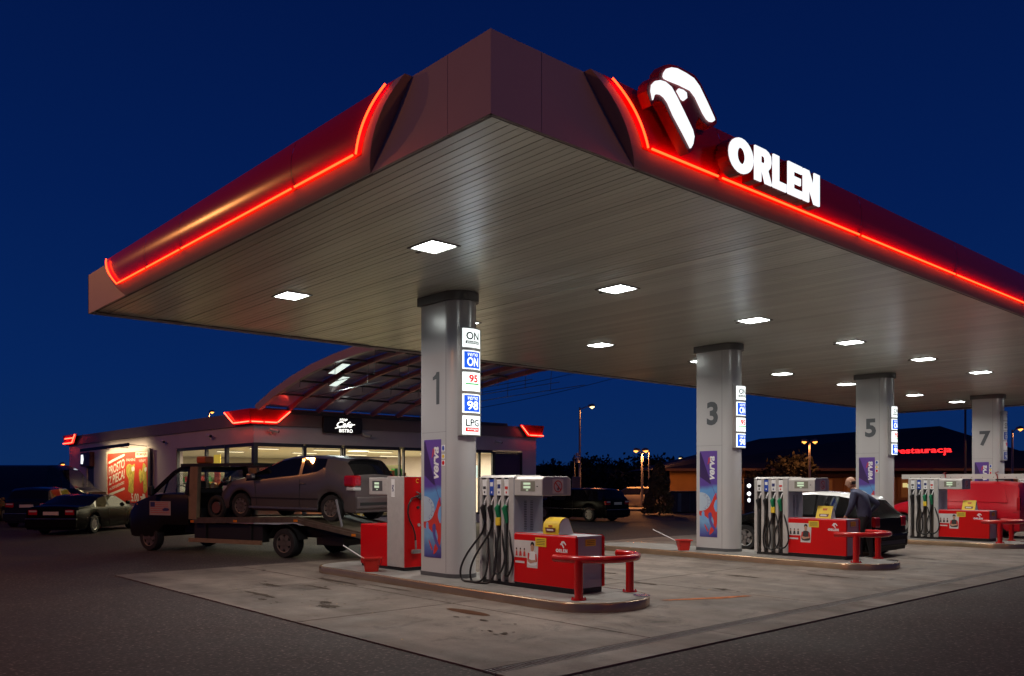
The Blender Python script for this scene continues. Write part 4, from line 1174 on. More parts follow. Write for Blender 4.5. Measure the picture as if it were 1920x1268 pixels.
def car(root, body_mat, L, Wd, top, belt, sill, wheels, wr, windows, windscreen, rearglass, glass=None, roof_mat=None, roof_rng=None, rim=None, spokes=7, taper=0.10, tumble=0.17, wf=None):
    """x forward from -L/2 to L/2; wheels = (rear x, front x)"""
    hw = Wd / 2
    arch = wr * 1.22
    st = set([-L / 2, -L / 2 + 0.03, L / 2 - 0.03, L / 2])
    for p in list(top) + list(belt): st.add(p[0])
    for a, b in windows: st |= {a, b}
    for wx in wheels:
        for k in range(11): st.add(wx + arch * math.cos(math.pi * k / 10))
    x = -L / 2
    while x < L / 2: st.add(round(x, 3)); x += 0.16
    st = sorted(s for s in st if -L / 2 - 1e-6 <= s <= L / 2 + 1e-6)
    xs_ = [st[0]]
    for s in st[1:]:
        if s - xs_[-1] > 0.012: xs_.append(s)
    def wfun(x):
        t = abs(x) / (L / 2)
        return hw * (1 - taper * max(0, (t - 0.55) / 0.45) ** 2.2)
    rows = []
    for x in xs_:
        T, B, w = pl(top, x), pl(belt, x), wfun(x)
        S = sill
        for wx in wheels:
            if abs(x - wx) < arch: S = max(S, wr + math.sqrt(arch * arch - (x - wx) ** 2))
        S = min(S, B - 0.10)
        gh = T > B + 0.05
        mid = max(S + 0.05, B * 0.62)
        r = [(w * 0.965, S), (w * 0.995, min(S + 0.07, mid - 0.02)), (w, mid), (w * 0.985, max(mid + 0.01, B - 0.03))]
        if gh:
            tt = min(1, (T - B) / (0.42 * L / 3.9))
            wt = w * (0.965 - tumble * tt)
            r += [(w * 0.965, B), (wt, T - min(0.06, (T - B) * 0.35)), (wt * 0.86, T - 0.012), (0, T + 0.012)]
        else:
            TT = max(T, B - 0.02)
            r += [(w * 0.955, B - 0.01 if T >= B - 0.02 else B), (w * 0.88, TT - 0.005), (w * 0.6, TT + 0.008), (0, TT + 0.014)]
        rows.append((x, gh, T, B, r))
    body, roof_, side = MB(), MB(), {}
    wsm, rgm = MB(), MB()
    gl = glass or m_cglass
    def quad(mb, i, j, s):
        a, b = rows[i], rows[i + 1]
        p = [(a[0], s * a[4][j][0], a[4][j][1]), (b[0], s * b[4][j][0], b[4][j][1]), (b[0], s * b[4][j + 1][0], b[4][j + 1][1]), (a[0], s * a[4][j + 1][0], a[4][j + 1][1])]
        if s < 0: p = p[::-1]
        mb.add(p, [(3, 2, 1, 0)])
    for i in range(len(rows) - 1):
        xm = (rows[i][0] + rows[i + 1][0]) / 2
        gh = rows[i][1] or rows[i + 1][1]
        for s in (1, -1):
            for j in range(7):
                tgt = body
                if j == 4 and gh:
                    for wi, (a, b) in enumerate(windows):
                        if a - 1e-3 <= xm <= b + 1e-3: tgt = side.setdefault((wi, s), MB())
                elif j in (5, 6) and gh and windscreen[0] <= xm <= windscreen[1]: tgt = wsm if j == 6 or True else body
                elif j in (5, 6) and gh and rearglass[0] <= xm <= rearglass[1]: tgt = rgm
                if tgt is body and roof_mat and j >= 5 and roof_rng[0] <= xm <= roof_rng[1]: tgt = roof_
                quad(tgt, i, j, s)
    for i, sgn in ((0, 1), (len(rows) - 1, -1)):
        x, gh, T, B, r = rows[i]
        ring = [(x, y, z) for y, z in r] + [(x, -y, z) for y, z in reversed(r[:-1])]
        body.add(ring if sgn > 0 else ring[::-1], [tuple(range(len(ring)))])
    def weld(o):
        bm = bmesh.new(); bm.from_mesh(o.data); bmesh.ops.remove_doubles(bm, verts=bm.verts, dist=0.0008); bm.to_mesh(o.data); bm.free()
        o.data.polygons.foreach_set('use_smooth', [True] * len(o.data.polygons)); o.data.set_sharp_from_angle(angle=rad(38)); return o
    weld(body.build('body', body_mat, root))
    if roof_.f: weld(roof_.build('roof_panel', roof_mat, root))
    for k_, mb in side.items(): weld(mb.build('side_window', gl, root))
    if wsm.f: weld(wsm.build('windscreen', gl, root))
    if rgm.f: weld(rgm.build('rear_window', gl, root))
    u = MB().box(-L / 2 + 0.12, L / 2 - 0.12, -hw * 0.72, hw * 0.72, sill - 0.03, sill + 0.12)
    u.box(-L / 2 + 0.3, L / 2 - 0.3, -hw * 0.72, hw * 0.72, sill + 0.12, pl(belt, 0) - 0.15)
    u.build('underbody', m_trim, root)
    for wx in wheels:
        for s in (1, -1):
            wheel(root, wx, s * (wfun(wx) * 0.985), wr, 0.19, s, rim, spokes)
            q = MB(); n = 12     # wheel arch lip and liner
            a_ = [(wx + arch * math.cos(math.pi * k / n), wr + arch * math.sin(math.pi * k / n)) for k in range(n + 1)]
            yy = s * wfun(wx)
            q.add([(x, yy * 0.99, z) for x, z in a_] + [(x, yy * 0.66, z) for x, z in a_], [(k, k + 1, n + 2 + k, n + 1 + k) for k in range(n)])
            q.add([(x, yy * 0.66, z) for x, z in a_], [tuple(range(n + 1))])
            q.build('wheel_arch', m_trim, root)
    return wfun

def panel_lines(root, wfun, lines, s, mat=None):
    q = MB()
    for a, b in lines:
        ya = s * (wfun(a[0]) + 0.002); yb = s * (wfun(b[0]) + 0.002)
        q.beam((a[0], ya, a[1]), (b[0], yb, b[1]), 0.006, 0.006)
    q.build('door_gap', mat or m_trim, root)

# ---- tow truck
TP, TD = (8.23, 16.33), (-0.349, 0.937)
TROT = math.atan2(TD[1], TD[0])
m_truck = M('truck_black_paint', (0.010, 0.009, 0.009), 0.35, spec=0.25)
m_beige = M('beige_galvanised', (0.30, 0.22, 0.13), 0.55, 0.2, var=(6, 0.15))
m_bedgrey = M('bed_edge_metal', (0.13, 0.10, 0.075), 0.5, 0.4, var=(8, 0.3))
t = thing('tow_truck', 'black flatbed tow truck driving off with a silver car on its bed', 'truck', (TP[0], TP[1], 0), TROT)
q = MB()
secs = [(4.80, 0.36, 0.72, 0.84), (4.76, 0.34, 1.02, 0.90), (4.60, 0.32, 1.14, 0.935), (4.35, 0.32, 1.22, 0.95), (3.98, 0.32, 1.32, 0.95), (3.60, 0.62, 1.34, 0.95), (2.80, 0.62, 1.34, 0.95)]
vs = []
for x, z0, z1, w_ in secs:
    for y, z in ((w_ * 0.96, z0), (w_, z0 + 0.12), (w_, z1 - 0.14), (w_ * 0.93, z1 - 0.03), (w_ * 0.6, z1 + 0.01), (-w_ * 0.6, z1 + 0.01), (-w_ * 0.93, z1 - 0.03), (-w_, z1 - 0.14), (-w_, z0 + 0.12), (-w_ * 0.96, z0)):
        vs.append((x, y - 0.95, z))
n = 10
q.add(vs, [(j * n + k, (j + 1) * n + k, (j + 1) * n + (k + 1) % n, j * n + (k + 1) % n) for j in range(len(secs) - 1) for k in range(n)] + [tuple(range(n)), tuple((len(secs) - 1) * n + k for k in reversed(range(n)))])
q.build('cab_body', m_truck, t, smooth=35)
# cab roof and pillars
q = MB()
rp = [(3.95, 1.33), (3.36, 1.80), (3.12, 1.91), (2.80, 1.93)]
def rw(z): return 0.93 - 0.13 * (z - 1.33) / 0.6
for s in (1, -1):
    for (a, b) in zip(rp, rp[1:]):
        q.beam((a[0], s * rw(a[1]) - 0.95, a[1]), (b[0], s * rw(b[1]) - 0.95, b[1]), 0.07, 0.07)
    q.beam((2.83, s * 0.93 - 0.95, 1.3), (2.83, s * 0.80 - 0.95, 1.93), 0.09, 0.10)
    q.beam((3.62, s * 0.9 - 0.95, 1.33), (3.52, s * 0.83 - 0.95, 1.70), 0.035, 0.035)
q.add([(3.36, 0.81 - 0.95, 1.82), (3.36, -0.81 - 0.95, 1.82), (3.12, -0.80 - 0.95, 1.93), (3.12, 0.80 - 0.95, 1.93), (2.79, 0.78 - 0.95, 1.955), (2.79, -0.78 - 0.95, 1.955)], [(0, 1, 2, 3), (3, 2, 5, 4)])
q.box(2.785, 2.81, -1.75, -0.15, 1.33, 1.45)
q.build('cab_roof', m_truck, t)
for s in (1, -1):
    MB().add([(3.92, s * 0.925 - 0.95, 1.34), (2.86, s * 0.925 - 0.95, 1.34), (2.86, s * 0.81 - 0.95, 1.87), (3.14, s * 0.81 - 0.95, 1.86), (3.38, s * 0.825 - 0.95, 1.77)], [(0, 1, 2, 3, 4)]).build('side_window', m_tglass, t)
MB().add([(3.94, 0.88 - 0.95, 1.345), (3.94, -0.88 - 0.95, 1.345), (3.37, -0.79 - 0.95, 1.80), (3.37, 0.79 - 0.95, 1.80)], [(0, 1, 2, 3)]).build('windscreen', m_tglass, t)
MB().add([(2.80, 0.75 - 0.95, 1.46), (2.80, -0.75 - 0.95, 1.46), (2.80, -0.73 - 0.95, 1.86), (2.80, 0.73 - 0.95, 1.86)], [(0, 1, 2, 3)]).build('rear_window', m_tglass, t)
MB().box(2.90, 3.06, -0.62, -0.2, 1.0, 1.62).box(2.92, 3.04, -0.50, -0.32, 1.62, 1.78).box(2.90, 3.06, -1.7, -1.25, 1.0, 1.62).build('seat', m_dark, t, bevel=0.03)
q = MB(); rr_ = [(3.45 + 0.05 * math.sin(a), -0.42 + 0.17 * math.cos(a), 1.36 + 0.15 * math.sin(a)) for a in (2 * math.pi * k / 16 for k in range(17))]
q.tube(rr_, 0.013, 6).build('steering_wheel', m_dark, t)
q = MB().box(3.34, 4.03, 0.004, 0.010, 0.83, 1.15); q.build('placard', M('placard_pale', (0.42, 0.36, 0.34), 0.5), t)
q = MB(); fb = lambda u, v, d: (4.03 - u, 0.0115 + d, 0.83 + v)
for k in range(6): q.sheet([(0.03, 0.05 + 0.045 * k), (0.66 if k < 3 else 0.62, 0.05 + 0.045 * k), (0.66 if k < 3 else 0.62, 0.065 + 0.045 * k), (0.03, 0.065 + 0.045 * k)], fb, 0, 0)
q.sheet([(0.03, 0.19), (0.18, 0.19), (0.18, 0.30), (0.03, 0.30)], fb, 0.001, 1)
q.sheet([(0.42, 0.13), (0.50, 0.17), (0.62, 0.16), (0.66, 0.12), (0.58, 0.10), (0.46, 0.10)], fb, 0.001, 1)
q.build('placard_print', [M('print_pink', (0.5, 0.10, 0.10), 0.5), m_navy], t)
MB().box(3.80, 3.92, 0.05, 0.16, 1.28, 1.50).build('side_mirror', m_trim, t, bevel=0.03)
MB().box(4.55, 4.72, -0.22, -0.05, 0.86, 1.02).build('headlight', m_tailclear, t, bevel=0.02)
MB().box(4.55, 4.72, -1.85, -1.68, 0.86, 1.02).build('headlight', m_tailclear, t, bevel=0.02)
MB().cyl((4.45, 0.004, 1.08), 0.018, 0.01, 'y', 8).build('indicator', m_amber, t)
# frame, bed, racks
MB().box(-2.0, 3.4, -1.45, -1.30, 0.42, 0.60).build('chassis_rail', m_trim, t)
MB().box(-2.0, 3.4, -0.60, -0.45, 0.42, 0.60).build('chassis_rail', m_trim, t)
bedp = [(2.66, 0.755), (-0.35, 0.835), (-0.60, 0.78), (-3.0, 0.40)]
q = MB(); th = 0.085
vs = []
for x, z in bedp: vs += [(x, 0.0, z), (x, -1.9, z), (x, -1.9, z - th), (x, 0.0, z - th)]
q.add(vs, [(4 * i + k, 4 * i + (k + 1) % 4, 4 * i + 4 + (k + 1) % 4, 4 * i + 4 + k) for i in range(3) for k in range(4)] + [(0, 1, 2, 3), (15, 14, 13, 12)])
q.build('flatbed', m_bedgrey, t)
for y in (-0.06, -1.84):
    q = MB()
    for (a, b) in zip(bedp, bedp[1:]): q.beam((a[0], y, a[1] + 0.02), (b[0], y, b[1] + 0.02), 0.05, 0.04)
    q.build('bed_rail', m_bedgrey, t)
for x in (2.60, 1.30, -0.40, -1.9):
    MB().box(x, x + 0.10, 0.002, 0.012, pl(bedp[::-1], x + 0.05) - 0.07, pl(bedp[::-1], x + 0.05) - 0.02).build('marker_lamp', m_amber, t)
MB().box(0.62, 2.80, -0.05, -0.02, 0.25, 0.34).build('side_guard', m_beige, t)
MB().box(0.66, 2.70, -0.30, -0.10, 0.30, 0.66).build('tool_locker', m_trim, t)
for x in (0.95, 2.3): MB().box(x, x + 0.05, -0.09, -0.06, 0.25, 0.68).build('guard_bracket', m_trim, t)
# headboard post and overhead frame
for y in (-0.02, -1.80):
    q = MB(); q.add([(2.84, y, 0.76), (2.56, y, 0.76), (2.50, y, 1.93), (2.74, y, 1.93), (2.84, y - 0.10, 0.76), (2.56, y - 0.10, 0.76), (2.50, y - 0.10, 1.93), (2.74, y - 0.10, 1.93)],
                    [(0, 1, 2, 3), (7, 6, 5, 4), (0, 4, 5, 1), (1, 5, 6, 2), (2, 6, 7, 3), (3, 7, 4, 0)])
    q.build('headboard_post', m_beige, t)
    MB().box(0.85, 3.05, y - 0.10, y, 1.935, 2.0).build('overhead_rail', m_trim, t)
MB().box(2.52, 2.60, -1.79, -0.13, 1.35, 1.42).build('headboard_bar', m_trim, t)
MB().box(0.86, 0.94, -1.79, -0.13, 1.94, 2.0).build('headboard_bar', m_trim, t)
MB().box(2.52, 2.60, -1.79, -0.13, 0.80, 1.0).build('headboard_bar', m_trim, t)
MB().box(2.30, 2.58, -0.30, -0.04, 2.002, 2.16).build('beacon', M('beacon_orange', (0.55, 0.13, 0.02), 0.3), t, bevel=0.03)
MB().box(1.95, 2.30, -1.2, -0.7, 0.84, 1.15).build('winch', m_trim, t, bevel=0.03)
q = MB(); q.tube([(2.15 + 0.22 * math.cos(a), -0.25, 1.02 + 0.22 * math.sin(a)) for a in (2 * math.pi * k / 20 for k in range(21))], 0.06, 8)
q.build('spare_wheel', m_tyre, t, smooth=50)
q = MB(); q.cyl((2.15, -0.29, 1.02), 0.13, 0.08, 'y', 14); q.build('spare_rim', M('spare_rim_brown', (0.16, 0.07, 0.06), 0.5, 0.3), t, smooth=40)
for wx, r_ in ((0.0, 0.31), (4.1, 0.31)):
    for s in (1, -1):
        wheel(t, wx, -0.95 + s * 0.93, r_, 0.20 if wx else 0.30, s, m_rimdark, 6)
for s in (0, -1.58):
    q = MB(); nn = 12
    a_ = [(0.42 * math.cos(rad(12 + 156 * k / nn)), 0.31 + 0.40 * math.sin(rad(12 + 156 * k / nn))) for k in range(nn + 1)]
    q.add([(x, -0.01 + s, z) for x, z in a_] + [(x, -0.31 + s, z) for x, z in a_], [(k, k + 1, nn + 2 + k, nn + 1 + k) for k in range(nn)])
    q.build('mudguard', m_trim, t, smooth=50)
MB().box(-2.9, -2.8, -1.88, -0.02, 0.33, 0.43).build('tail_bar', m_trim, t)
q = MB().box(-1.35, -0.65, -1.6, -0.3, 0.28, 0.45); q.build('under_frame', m_trim, t)

# ---- silver hatchback on the bed
m_silverpaint = M('car_silver_paint', (0.115, 0.095, 0.095), 0.30, 0.3, coat=0.5)
cx_s = 0.17
c0 = (TP[0] + TD[0] * cx_s + TD[1] * 0.95, TP[1] + TD[1] * cx_s - TD[0] * 0.95)
sv = thing('silver_hatchback', 'silver small hatchback strapped on the bed of the tow truck', 'car', (c0[0], c0[1], 0.79), TROT)
sv.rotation_euler = (0, rad(-0.6), TROT)
top = [(-1.86, 0.70), (-1.84, 0.86), (-1.81, 0.97), (-1.68, 1.18), (-1.58, 1.29), (-1.2, 1.345), (-0.6, 1.375), (-0.2, 1.36), (0.15, 1.30), (0.5, 1.17), (1.18, 0.91), (1.45, 0.86), (1.75, 0.76), (1.86, 0.60)]
belt = [(-1.86, 0.86), (-1.6, 0.96), (-1.13, 1.12), (-0.9, 1.02), (-0.42, 0.95), (0.3, 0.88), (1.15, 0.80), (1.5, 0.76), (1.86, 0.56)]
wf_ = car(sv, m_silverpaint, 3.72, 1.56, top, belt, 0.20, (-1.27, 1.22), 0.275, [(-1.13, -0.50), (-0.42, 1.08)], (0.12, 1.18), (-1.80, -1.60), glass=m_cglass, rim=m_rimdark, spokes=9, tumble=0.14)
for s in (1, -1):
    panel_lines(sv, wf_, [((-0.46, 0.25), (-0.46, 0.86)), ((0.72, 0.26), (0.80, 0.80)), ((-0.46, 0.25), (0.72, 0.26)), ((-1.75, 0.80), (1.5, 0.70))], s)
    MB().box(-0.62, -0.46, *sorted((s * 0.785, s * 0.80)), 0.76, 0.785).build('door_handle', m_silverpaint, sv, bevel=0.006)
    MB().box(0.78, 0.94, *sorted((s * 0.76, s * 0.90)), 0.86, 0.97).build('side_mirror', m_silverpaint, sv, bevel=0.03)
    MB().box(-0.95, 0.95, *sorted((s * 0.775, s * 0.792)), 0.235, 0.275).build('sill_strip', M('sill_chrome', (0.4, 0.36, 0.3), 0.25, 0.8), sv)
    MB().box(-0.95, 0.90, *sorted((s * 0.778, s * 0.790)), 0.44, 0.47).build('side_strip', m_trim, sv)
    MB().box(-1.872, -1.60, *sorted((s * 0.50, s * 0.775)), 0.72, 0.955).build('tail_lamp', m_tail, sv, bevel=0.05)
    MB().box(-1.876, -1.66, *sorted((s * 0.52, s * 0.765)), 0.635, 0.715).build('reversing_lamp', m_tailclear, sv, bevel=0.03)
    MB().box(1.70, 1.85, *sorted((s * 0.45, s * 0.69)), 0.58, 0.70).build('headlight', m_tailclear, sv, bevel=0.02)
MB().box(-1.905, -1.84, -0.70, 0.70, 0.26, 0.52).build('rear_bumper', m_silverpaint, sv, bevel=0.03)
MB().box(-1.912, -1.90, -0.60, 0.60, 0.34, 0.40).build('bumper_strip', m_trim, sv)
MB().box(-1.875, -1.862, -0.24, 0.24, 0.66, 0.76).build('plate_recess', m_trim, sv)
MB().box(-1.72, -1.56, -0.55, 0.55, 1.322, 1.345).build('spoiler', m_silverpaint, sv, bevel=0.008)
q = MB(); q.beam((-1.45, 0.80, 0.46), (-1.62, 0.82, -0.08), 0.05, 0.008); q.build('wheel_strap', M('strap_grey', (0.25, 0.27, 0.3), 0.6), sv)

# ---- generic saloon / estate shapes for the dark cars
m_blackpaint = M('car_black_paint', (0.005, 0.005, 0.005), 0.25, spec=0.08)
m_bluepaint = M('car_dark_blue_paint', (0.004, 0.005, 0.012), 0.2, coat=0.3)
def dark_car(name, label, loc, rz, kind, paint, rim=None, spokes=8, scale=1.0):
    r = thing(name, label, 'car', (loc[0], loc[1], 0), rz)
    if kind == 'saloon':
        top = [(-2.28, 0.60), (-2.25, 0.80), (-2.15, 0.86), (-1.55, 0.89), (-0.85, 1.15), (-0.4, 1.20), (0.35, 1.18), (1.1, 0.88), (1.9, 0.78), (2.2, 0.66), (2.28, 0.50)]
        belt = [(-2.28, 0.76), (-1.4, 0.81), (0.6, 0.79), (1.1, 0.77), (2.28, 0.48)]
        wf = car(r, paint, 4.56, 1.66, top, belt, 0.17, (-1.30, 1.38), 0.29, [(-1.25, -0.42), (-0.34, 0.95)], (0.34, 1.12), (-1.56, -0.84), rim=rim, spokes=spokes)
        zt, hwt = 0.70, 0.55
    elif kind == 'estate':
        top = [(-2.05, 0.66), (-2.02, 0.86), (-1.98, 0.93), (-1.78, 1.24), (-1.68, 1.29), (-1.0, 1.33), (0.2, 1.31), (0.45, 1.24), (1.05, 0.93), (1.7, 0.83), (2.0, 0.70), (2.05, 0.52)]
        belt = [(-2.05, 0.86), (0.6, 0.84), (1.1, 0.80), (2.05, 0.5)]
        wf = car(r, paint, 4.1, 1.62, top, belt, 0.18, (-1.22, 1.26), 0.30, [(-1.85, -1.18), (-1.1, -0.35), (-0.27, 0.93)], (0.40, 1.06), (-1.97, -1.76), rim=rim, spokes=spokes)
        zt, hwt = 0.78, 0.60
    else:
        top = [(-1.75, 0.70), (-1.72, 0.92), (-1.68, 1.0), (-1.45, 1.30), (-1.3, 1.36), (-0.5, 1.40), (0.2, 1.36), (0.95, 0.98), (1.5, 0.86), (1.72, 0.7), (1.75, 0.55)]
        belt = [(-1.75, 0.9), (0.6, 0.86), (1.1, 0.82), (1.75, 0.52)]
        wf = car(r, paint, 3.5, 1.58, top, belt, 0.18, (-1.12, 1.12), 0.28, [(-1.35, -0.6), (-0.5, 0.85)], (0.22, 0.98), (-1.67, -1.46), rim=rim, spokes=spokes)
        zt, hwt = 0.80, 0.56
    L2 = {'saloon': 2.28, 'estate': 2.05}.get(kind, 1.75)
    for s in (1, -1):
        MB().box(-L2 - 0.012, -L2 + 0.12, *sorted((s * (hwt - 0.14), s * (hwt + 0.135))), zt - 0.10, zt + 0.055).build('tail_lamp', m_tail, r, bevel=0.02)
        MB().box(-L2 - 0.018, -L2 + 0.03, *sorted((s * (hwt - 0.12), s * (hwt + 0.10))), zt - 0.01, zt + 0.035).build('tail_lamp_clear', m_tailclear, r)
        MB().box(L2 - 0.16, L2 - 0.02, *sorted((s * 0.42, s * 0.66)), 0.56, 0.68).build('headlight', m_tailclear, r, bevel=0.02)
        MB().box(0.78, 0.92, *sorted((s * 0.80, s * 0.92)), 0.85, 0.97).build('side_mirror', paint, r, bevel=0.03)
        MB().box(-L2 + 0.5, L2 - 0.6, *sorted((s * 0.805, s * 0.815)), 0.50, 0.513).build('chrome_strip', m_chrome, r)
        panel_lines(r, wf, [((-0.38, 0.22), (-0.38, 0.84)), ((0.78, 0.22), (0.82, 0.82))], s)
    MB().box(-L2 - 0.06, -L2 + 0.05, -0.76, 0.76, 0.22, 0.50).build('rear_bumper', paint, r, bevel=0.03)
    MB().box(-L2 - 0.066, -L2 - 0.055, -0.74, 0.74, 0.485, 0.498).build('chrome_strip', m_chrome, r)
    MB().box(-L2 - 0.03, -L2 - 0.005, -0.23, 0.23, zt - 0.10, zt).build('number_plate', m_plate, r)
    return r
H_SED = math.atan2(0.745, 0.667)
dark_car('black_saloon', 'black saloon parked with its rear and silver alloy wheel beside the tow truck', (8.13, 29.56), H_SED, 'saloon', m_blackpaint)
dark_car('dark_hatchback', 'small dark hatchback showing its rear plate left of the black saloon', (8.05, 34.5), rad(56), 'hatch', m_bluepaint)
m_beigepaint = M('car_beige_paint', (0.20, 0.15, 0.08), 0.6, spec=0.1)
dark_car('beige_hatchback', 'beige hatchback cut off at the left edge of the photo', (6.3, 38.6), rad(58), 'hatch', m_beigepaint)
dark_car('black_estate', 'black estate car parked beyond the nearest pump in front of the brick wall', (25.42, 24.25), rad(93), 'estate', m_blackpaint, spokes=6)

# ---- black hatchback with white roof at pump 3
r = thing('white_roof_hatchback', 'black hatchback with white roof and white mirror being refuelled beside column 5', 'car', (17.90, 9.80, 0), rad(90))
m_whitepaint = M('car_white_paint', (0.75, 0.75, 0.75), 0.2, coat=0.6)
top = [(-1.80, 0.62), (-1.79, 0.84), (-1.74, 0.92), (-1.50, 1.16), (-1.38, 1.28), (-1.0, 1.345), (-0.4, 1.38), (0.25, 1.34), (0.95, 0.94), (1.5, 0.82), (1.76, 0.66), (1.80, 0.52)]
belt = [(-1.80, 0.84), (-1.2, 0.92), (0.6, 0.85), (1.05, 0.81), (1.80, 0.5)]
wf_ = car(r, m_blackpaint, 3.62, 1.62, top, belt, 0.15, (-1.24, 1.20), 0.30, [(-1.25, -0.52), (-0.48, 0.90)], (0.26, 0.97), (-1.72, -1.42), roof_mat=m_whitepaint, roof_rng=(-1.42, 0.25), spokes=5)
for s in (1, -1):
    panel_lines(r, wf_, [((-0.5, 0.22), (-0.5, 0.86)), ((0.72, 0.22), (0.80, 0.82))], s)
    MB().box(0.66, 0.82, *sorted((s * 0.82, s * 0.96)), 0.84, 0.97).build('side_mirror', m_whitepaint, r, bevel=0.035)
    MB().box(-1.83, -1.66, *sorted((s * 0.50, s * 0.735)), 0.64, 0.86).build('tail_lamp', m_tail, r, bevel=0.03)
    MB().box(-0.66, -0.50, *sorted((s * 0.808, s * 0.825)), 0.76, 0.785).build('door_handle', m_chrome, r, bevel=0.006)
MB().box(-1.87, -1.78, -0.73, 0.73, 0.22, 0.50).build('rear_bumper', m_blackpaint, r, bevel=0.04)
q = MB(); q.box(-1.885, -1.868, -0.55, 0.55, 0.28, 0.36); q.build('bumper_grille', m_trim, r)

# ---- red panel van with ladder
m_vanred = M('van_red_paint', (0.48, 0.004, 0.015), 0.3, spec=0.3)
r = thing('red_van', 'red panel van with a ladder on its roof at the third pump', 'van', (26.75, 10.05, 0), rad(90))
top = [(-2.0, 0.70), (-1.99, 1.40), (-1.92, 1.55), (-1.5, 1.60), (0.1, 1.60), (0.35, 1.54), (0.95, 1.06), (1.25, 0.97), (1.75, 0.80), (2.0, 0.60)]
belt = [(-2.0, 0.93), (0.2, 0.93), (1.0, 0.88), (1.3, 0.84), (2.0, 0.55)]
wf_ = car(r, m_vanred, 4.0, 1.60, top, belt, 0.22, (-1.22, 1.20), 0.30, [(0.02, 0.86)], (0.36, 0.96), (9, 9), rim=m_rim, spokes=10, taper=0.07, tumble=0.10)
for s in (1, -1):
    panel_lines(r, wf_, [((0.0, 0.28), (0.0, 0.92)), ((0.80, 0.5), (0.86, 0.86)), ((-1.95, 0.74), (0.9, 0.72))], s)
    y_ = s * 0.79
    q = MB()
    for a, b in (((-1.70, 1.02), (-0.12, 1.02)), ((-0.12, 1.02), (-0.12, 1.40)), ((-0.12, 1.40), (-1.60, 1.40)), ((-1.60, 1.40), (-1.70, 1.02))):
        f_ = lambda p: (p[0], s * (0.78 - 0.115 * (p[1] - 0.93) / 0.6), p[1])
        q.beam(f_(a), f_(b), 0.012, 0.012)
    q.build('panel_pressing', m_vanred, r)
    MB().box(-1.0, 0.8, *sorted((s * 0.795, s * 0.81)), 0.44, 0.50).build('rub_strip', m_trim, r)
    MB().box(-2.01, -1.93, *sorted((s * 0.66, s * 0.76)), 0.80, 1.15).build('tail_lamp', m_tail, r)
    MB().box(0.72, 0.84, *sorted((s * 0.80, s * 0.94)), 0.93, 1.10).build('side_mirror', m_trim, r, bevel=0.02)
MB().box(1.86, 2.04, -0.72, 0.72, 0.30, 0.50).build('front_bumper', m_trim, r, bevel=0.03)
for x in (-1.4, 0.0):
    MB().box(x, x + 0.05, -0.62, 0.62, 1.63, 1.67).build('roof_bar', m_trim, r)
ld_ = thing('ladder', 'aluminium ladder tied flat on the roof of the red van', 'ladder', (26.75, 10.05, 1.675), rad(90))
m_alu = M('ladder_aluminium', (0.62, 0.60, 0.56), 0.45, 0.2)
for y in (0.42, 0.02):
    q = MB().box(-2.5, 1.35, y - 0.015, y + 0.015, 0.0, 0.14); q.build('ladder_stile', m_alu, ld_)
    q = MB()
    for k in range(13): q.cyl((-2.4 + 0.29 * k, y + 0.0155, 0.045), 0.012, 0.004, 'y', 6)
    q.build('rung_end', m_dark, ld_)
for k in range(13): MB().cyl((-2.4 + 0.29 * k, 0.035, 0.045), 0.014, 0.37, 'y', 6).build('rung', m_alu, ld_)
for x in (-1.35, 0.05):
    q = MB().tube([(x, 0.46, -0.12), (x, 0.47, 0.05), (x + 0.02, 0.46, 0.13), (x - 0.02, 0.2, 0.12), (x, 0.0, 0.10)], 0.014, 6).tube([(x, 0.46, 0.10), (x + 0.06, 0.47, 0.17), (x - 0.03, 0.48, 0.2)], 0.012, 6)
    q.build('tie_strap', M('strap_red', (0.35, 0.03, 0.03), 0.6), ld_)

# ---- dark high van at the left edge, light van far behind
r = thing('dark_van', 'tall dark van with a high roof parked at the left edge', 'van', (9.1, 40.9, 0), VIEW_ROT)
top = [(-3.0, 0.8), (-2.98, 2.2), (-2.85, 2.30), (1.1, 2.30), (1.5, 2.10), (2.15, 1.35), (2.6, 1.15), (2.9, 0.9), (3.0, 0.6)]
belt = [(-3.0, 1.3), (1.4, 1.30), (2.2, 1.15), (3.0, 0.6)]
car(r, m_bluepaint, 6.0, 1.9, top, belt, 0.25, (-1.7, 2.0), 0.33, [(1.0, 1.55), (1.62, 2.1)], (1.52, 2.16), (9, 9), glass=m_tglass, tumble=0.06, taper=0.06)
r = thing('pale_van', 'pale people carrier parked far away under the street lamps', 'van', (W(50, 7.4)[0], W(50, 7.4)[1], 0), rad(100))
top = [(-1.9, 0.7), (-1.85, 1.15), (-1.7, 1.27), (0.4, 1.27), (1.2, 0.90), (1.8, 0.75), (1.9, 0.5)]
belt = [(-1.9, 0.85), (1.0, 0.80), (1.9, 0.5)]
car(r, M('car_pale_paint', (0.45, 0.40, 0.30), 0.3, 0.3), 3.8, 1.5, top, belt, 0.18, (-1.2, 1.2), 0.27, [(-1.6, -0.7), (-0.6, 0.9)], (0.42, 1.18), (-1.84, -1.72))

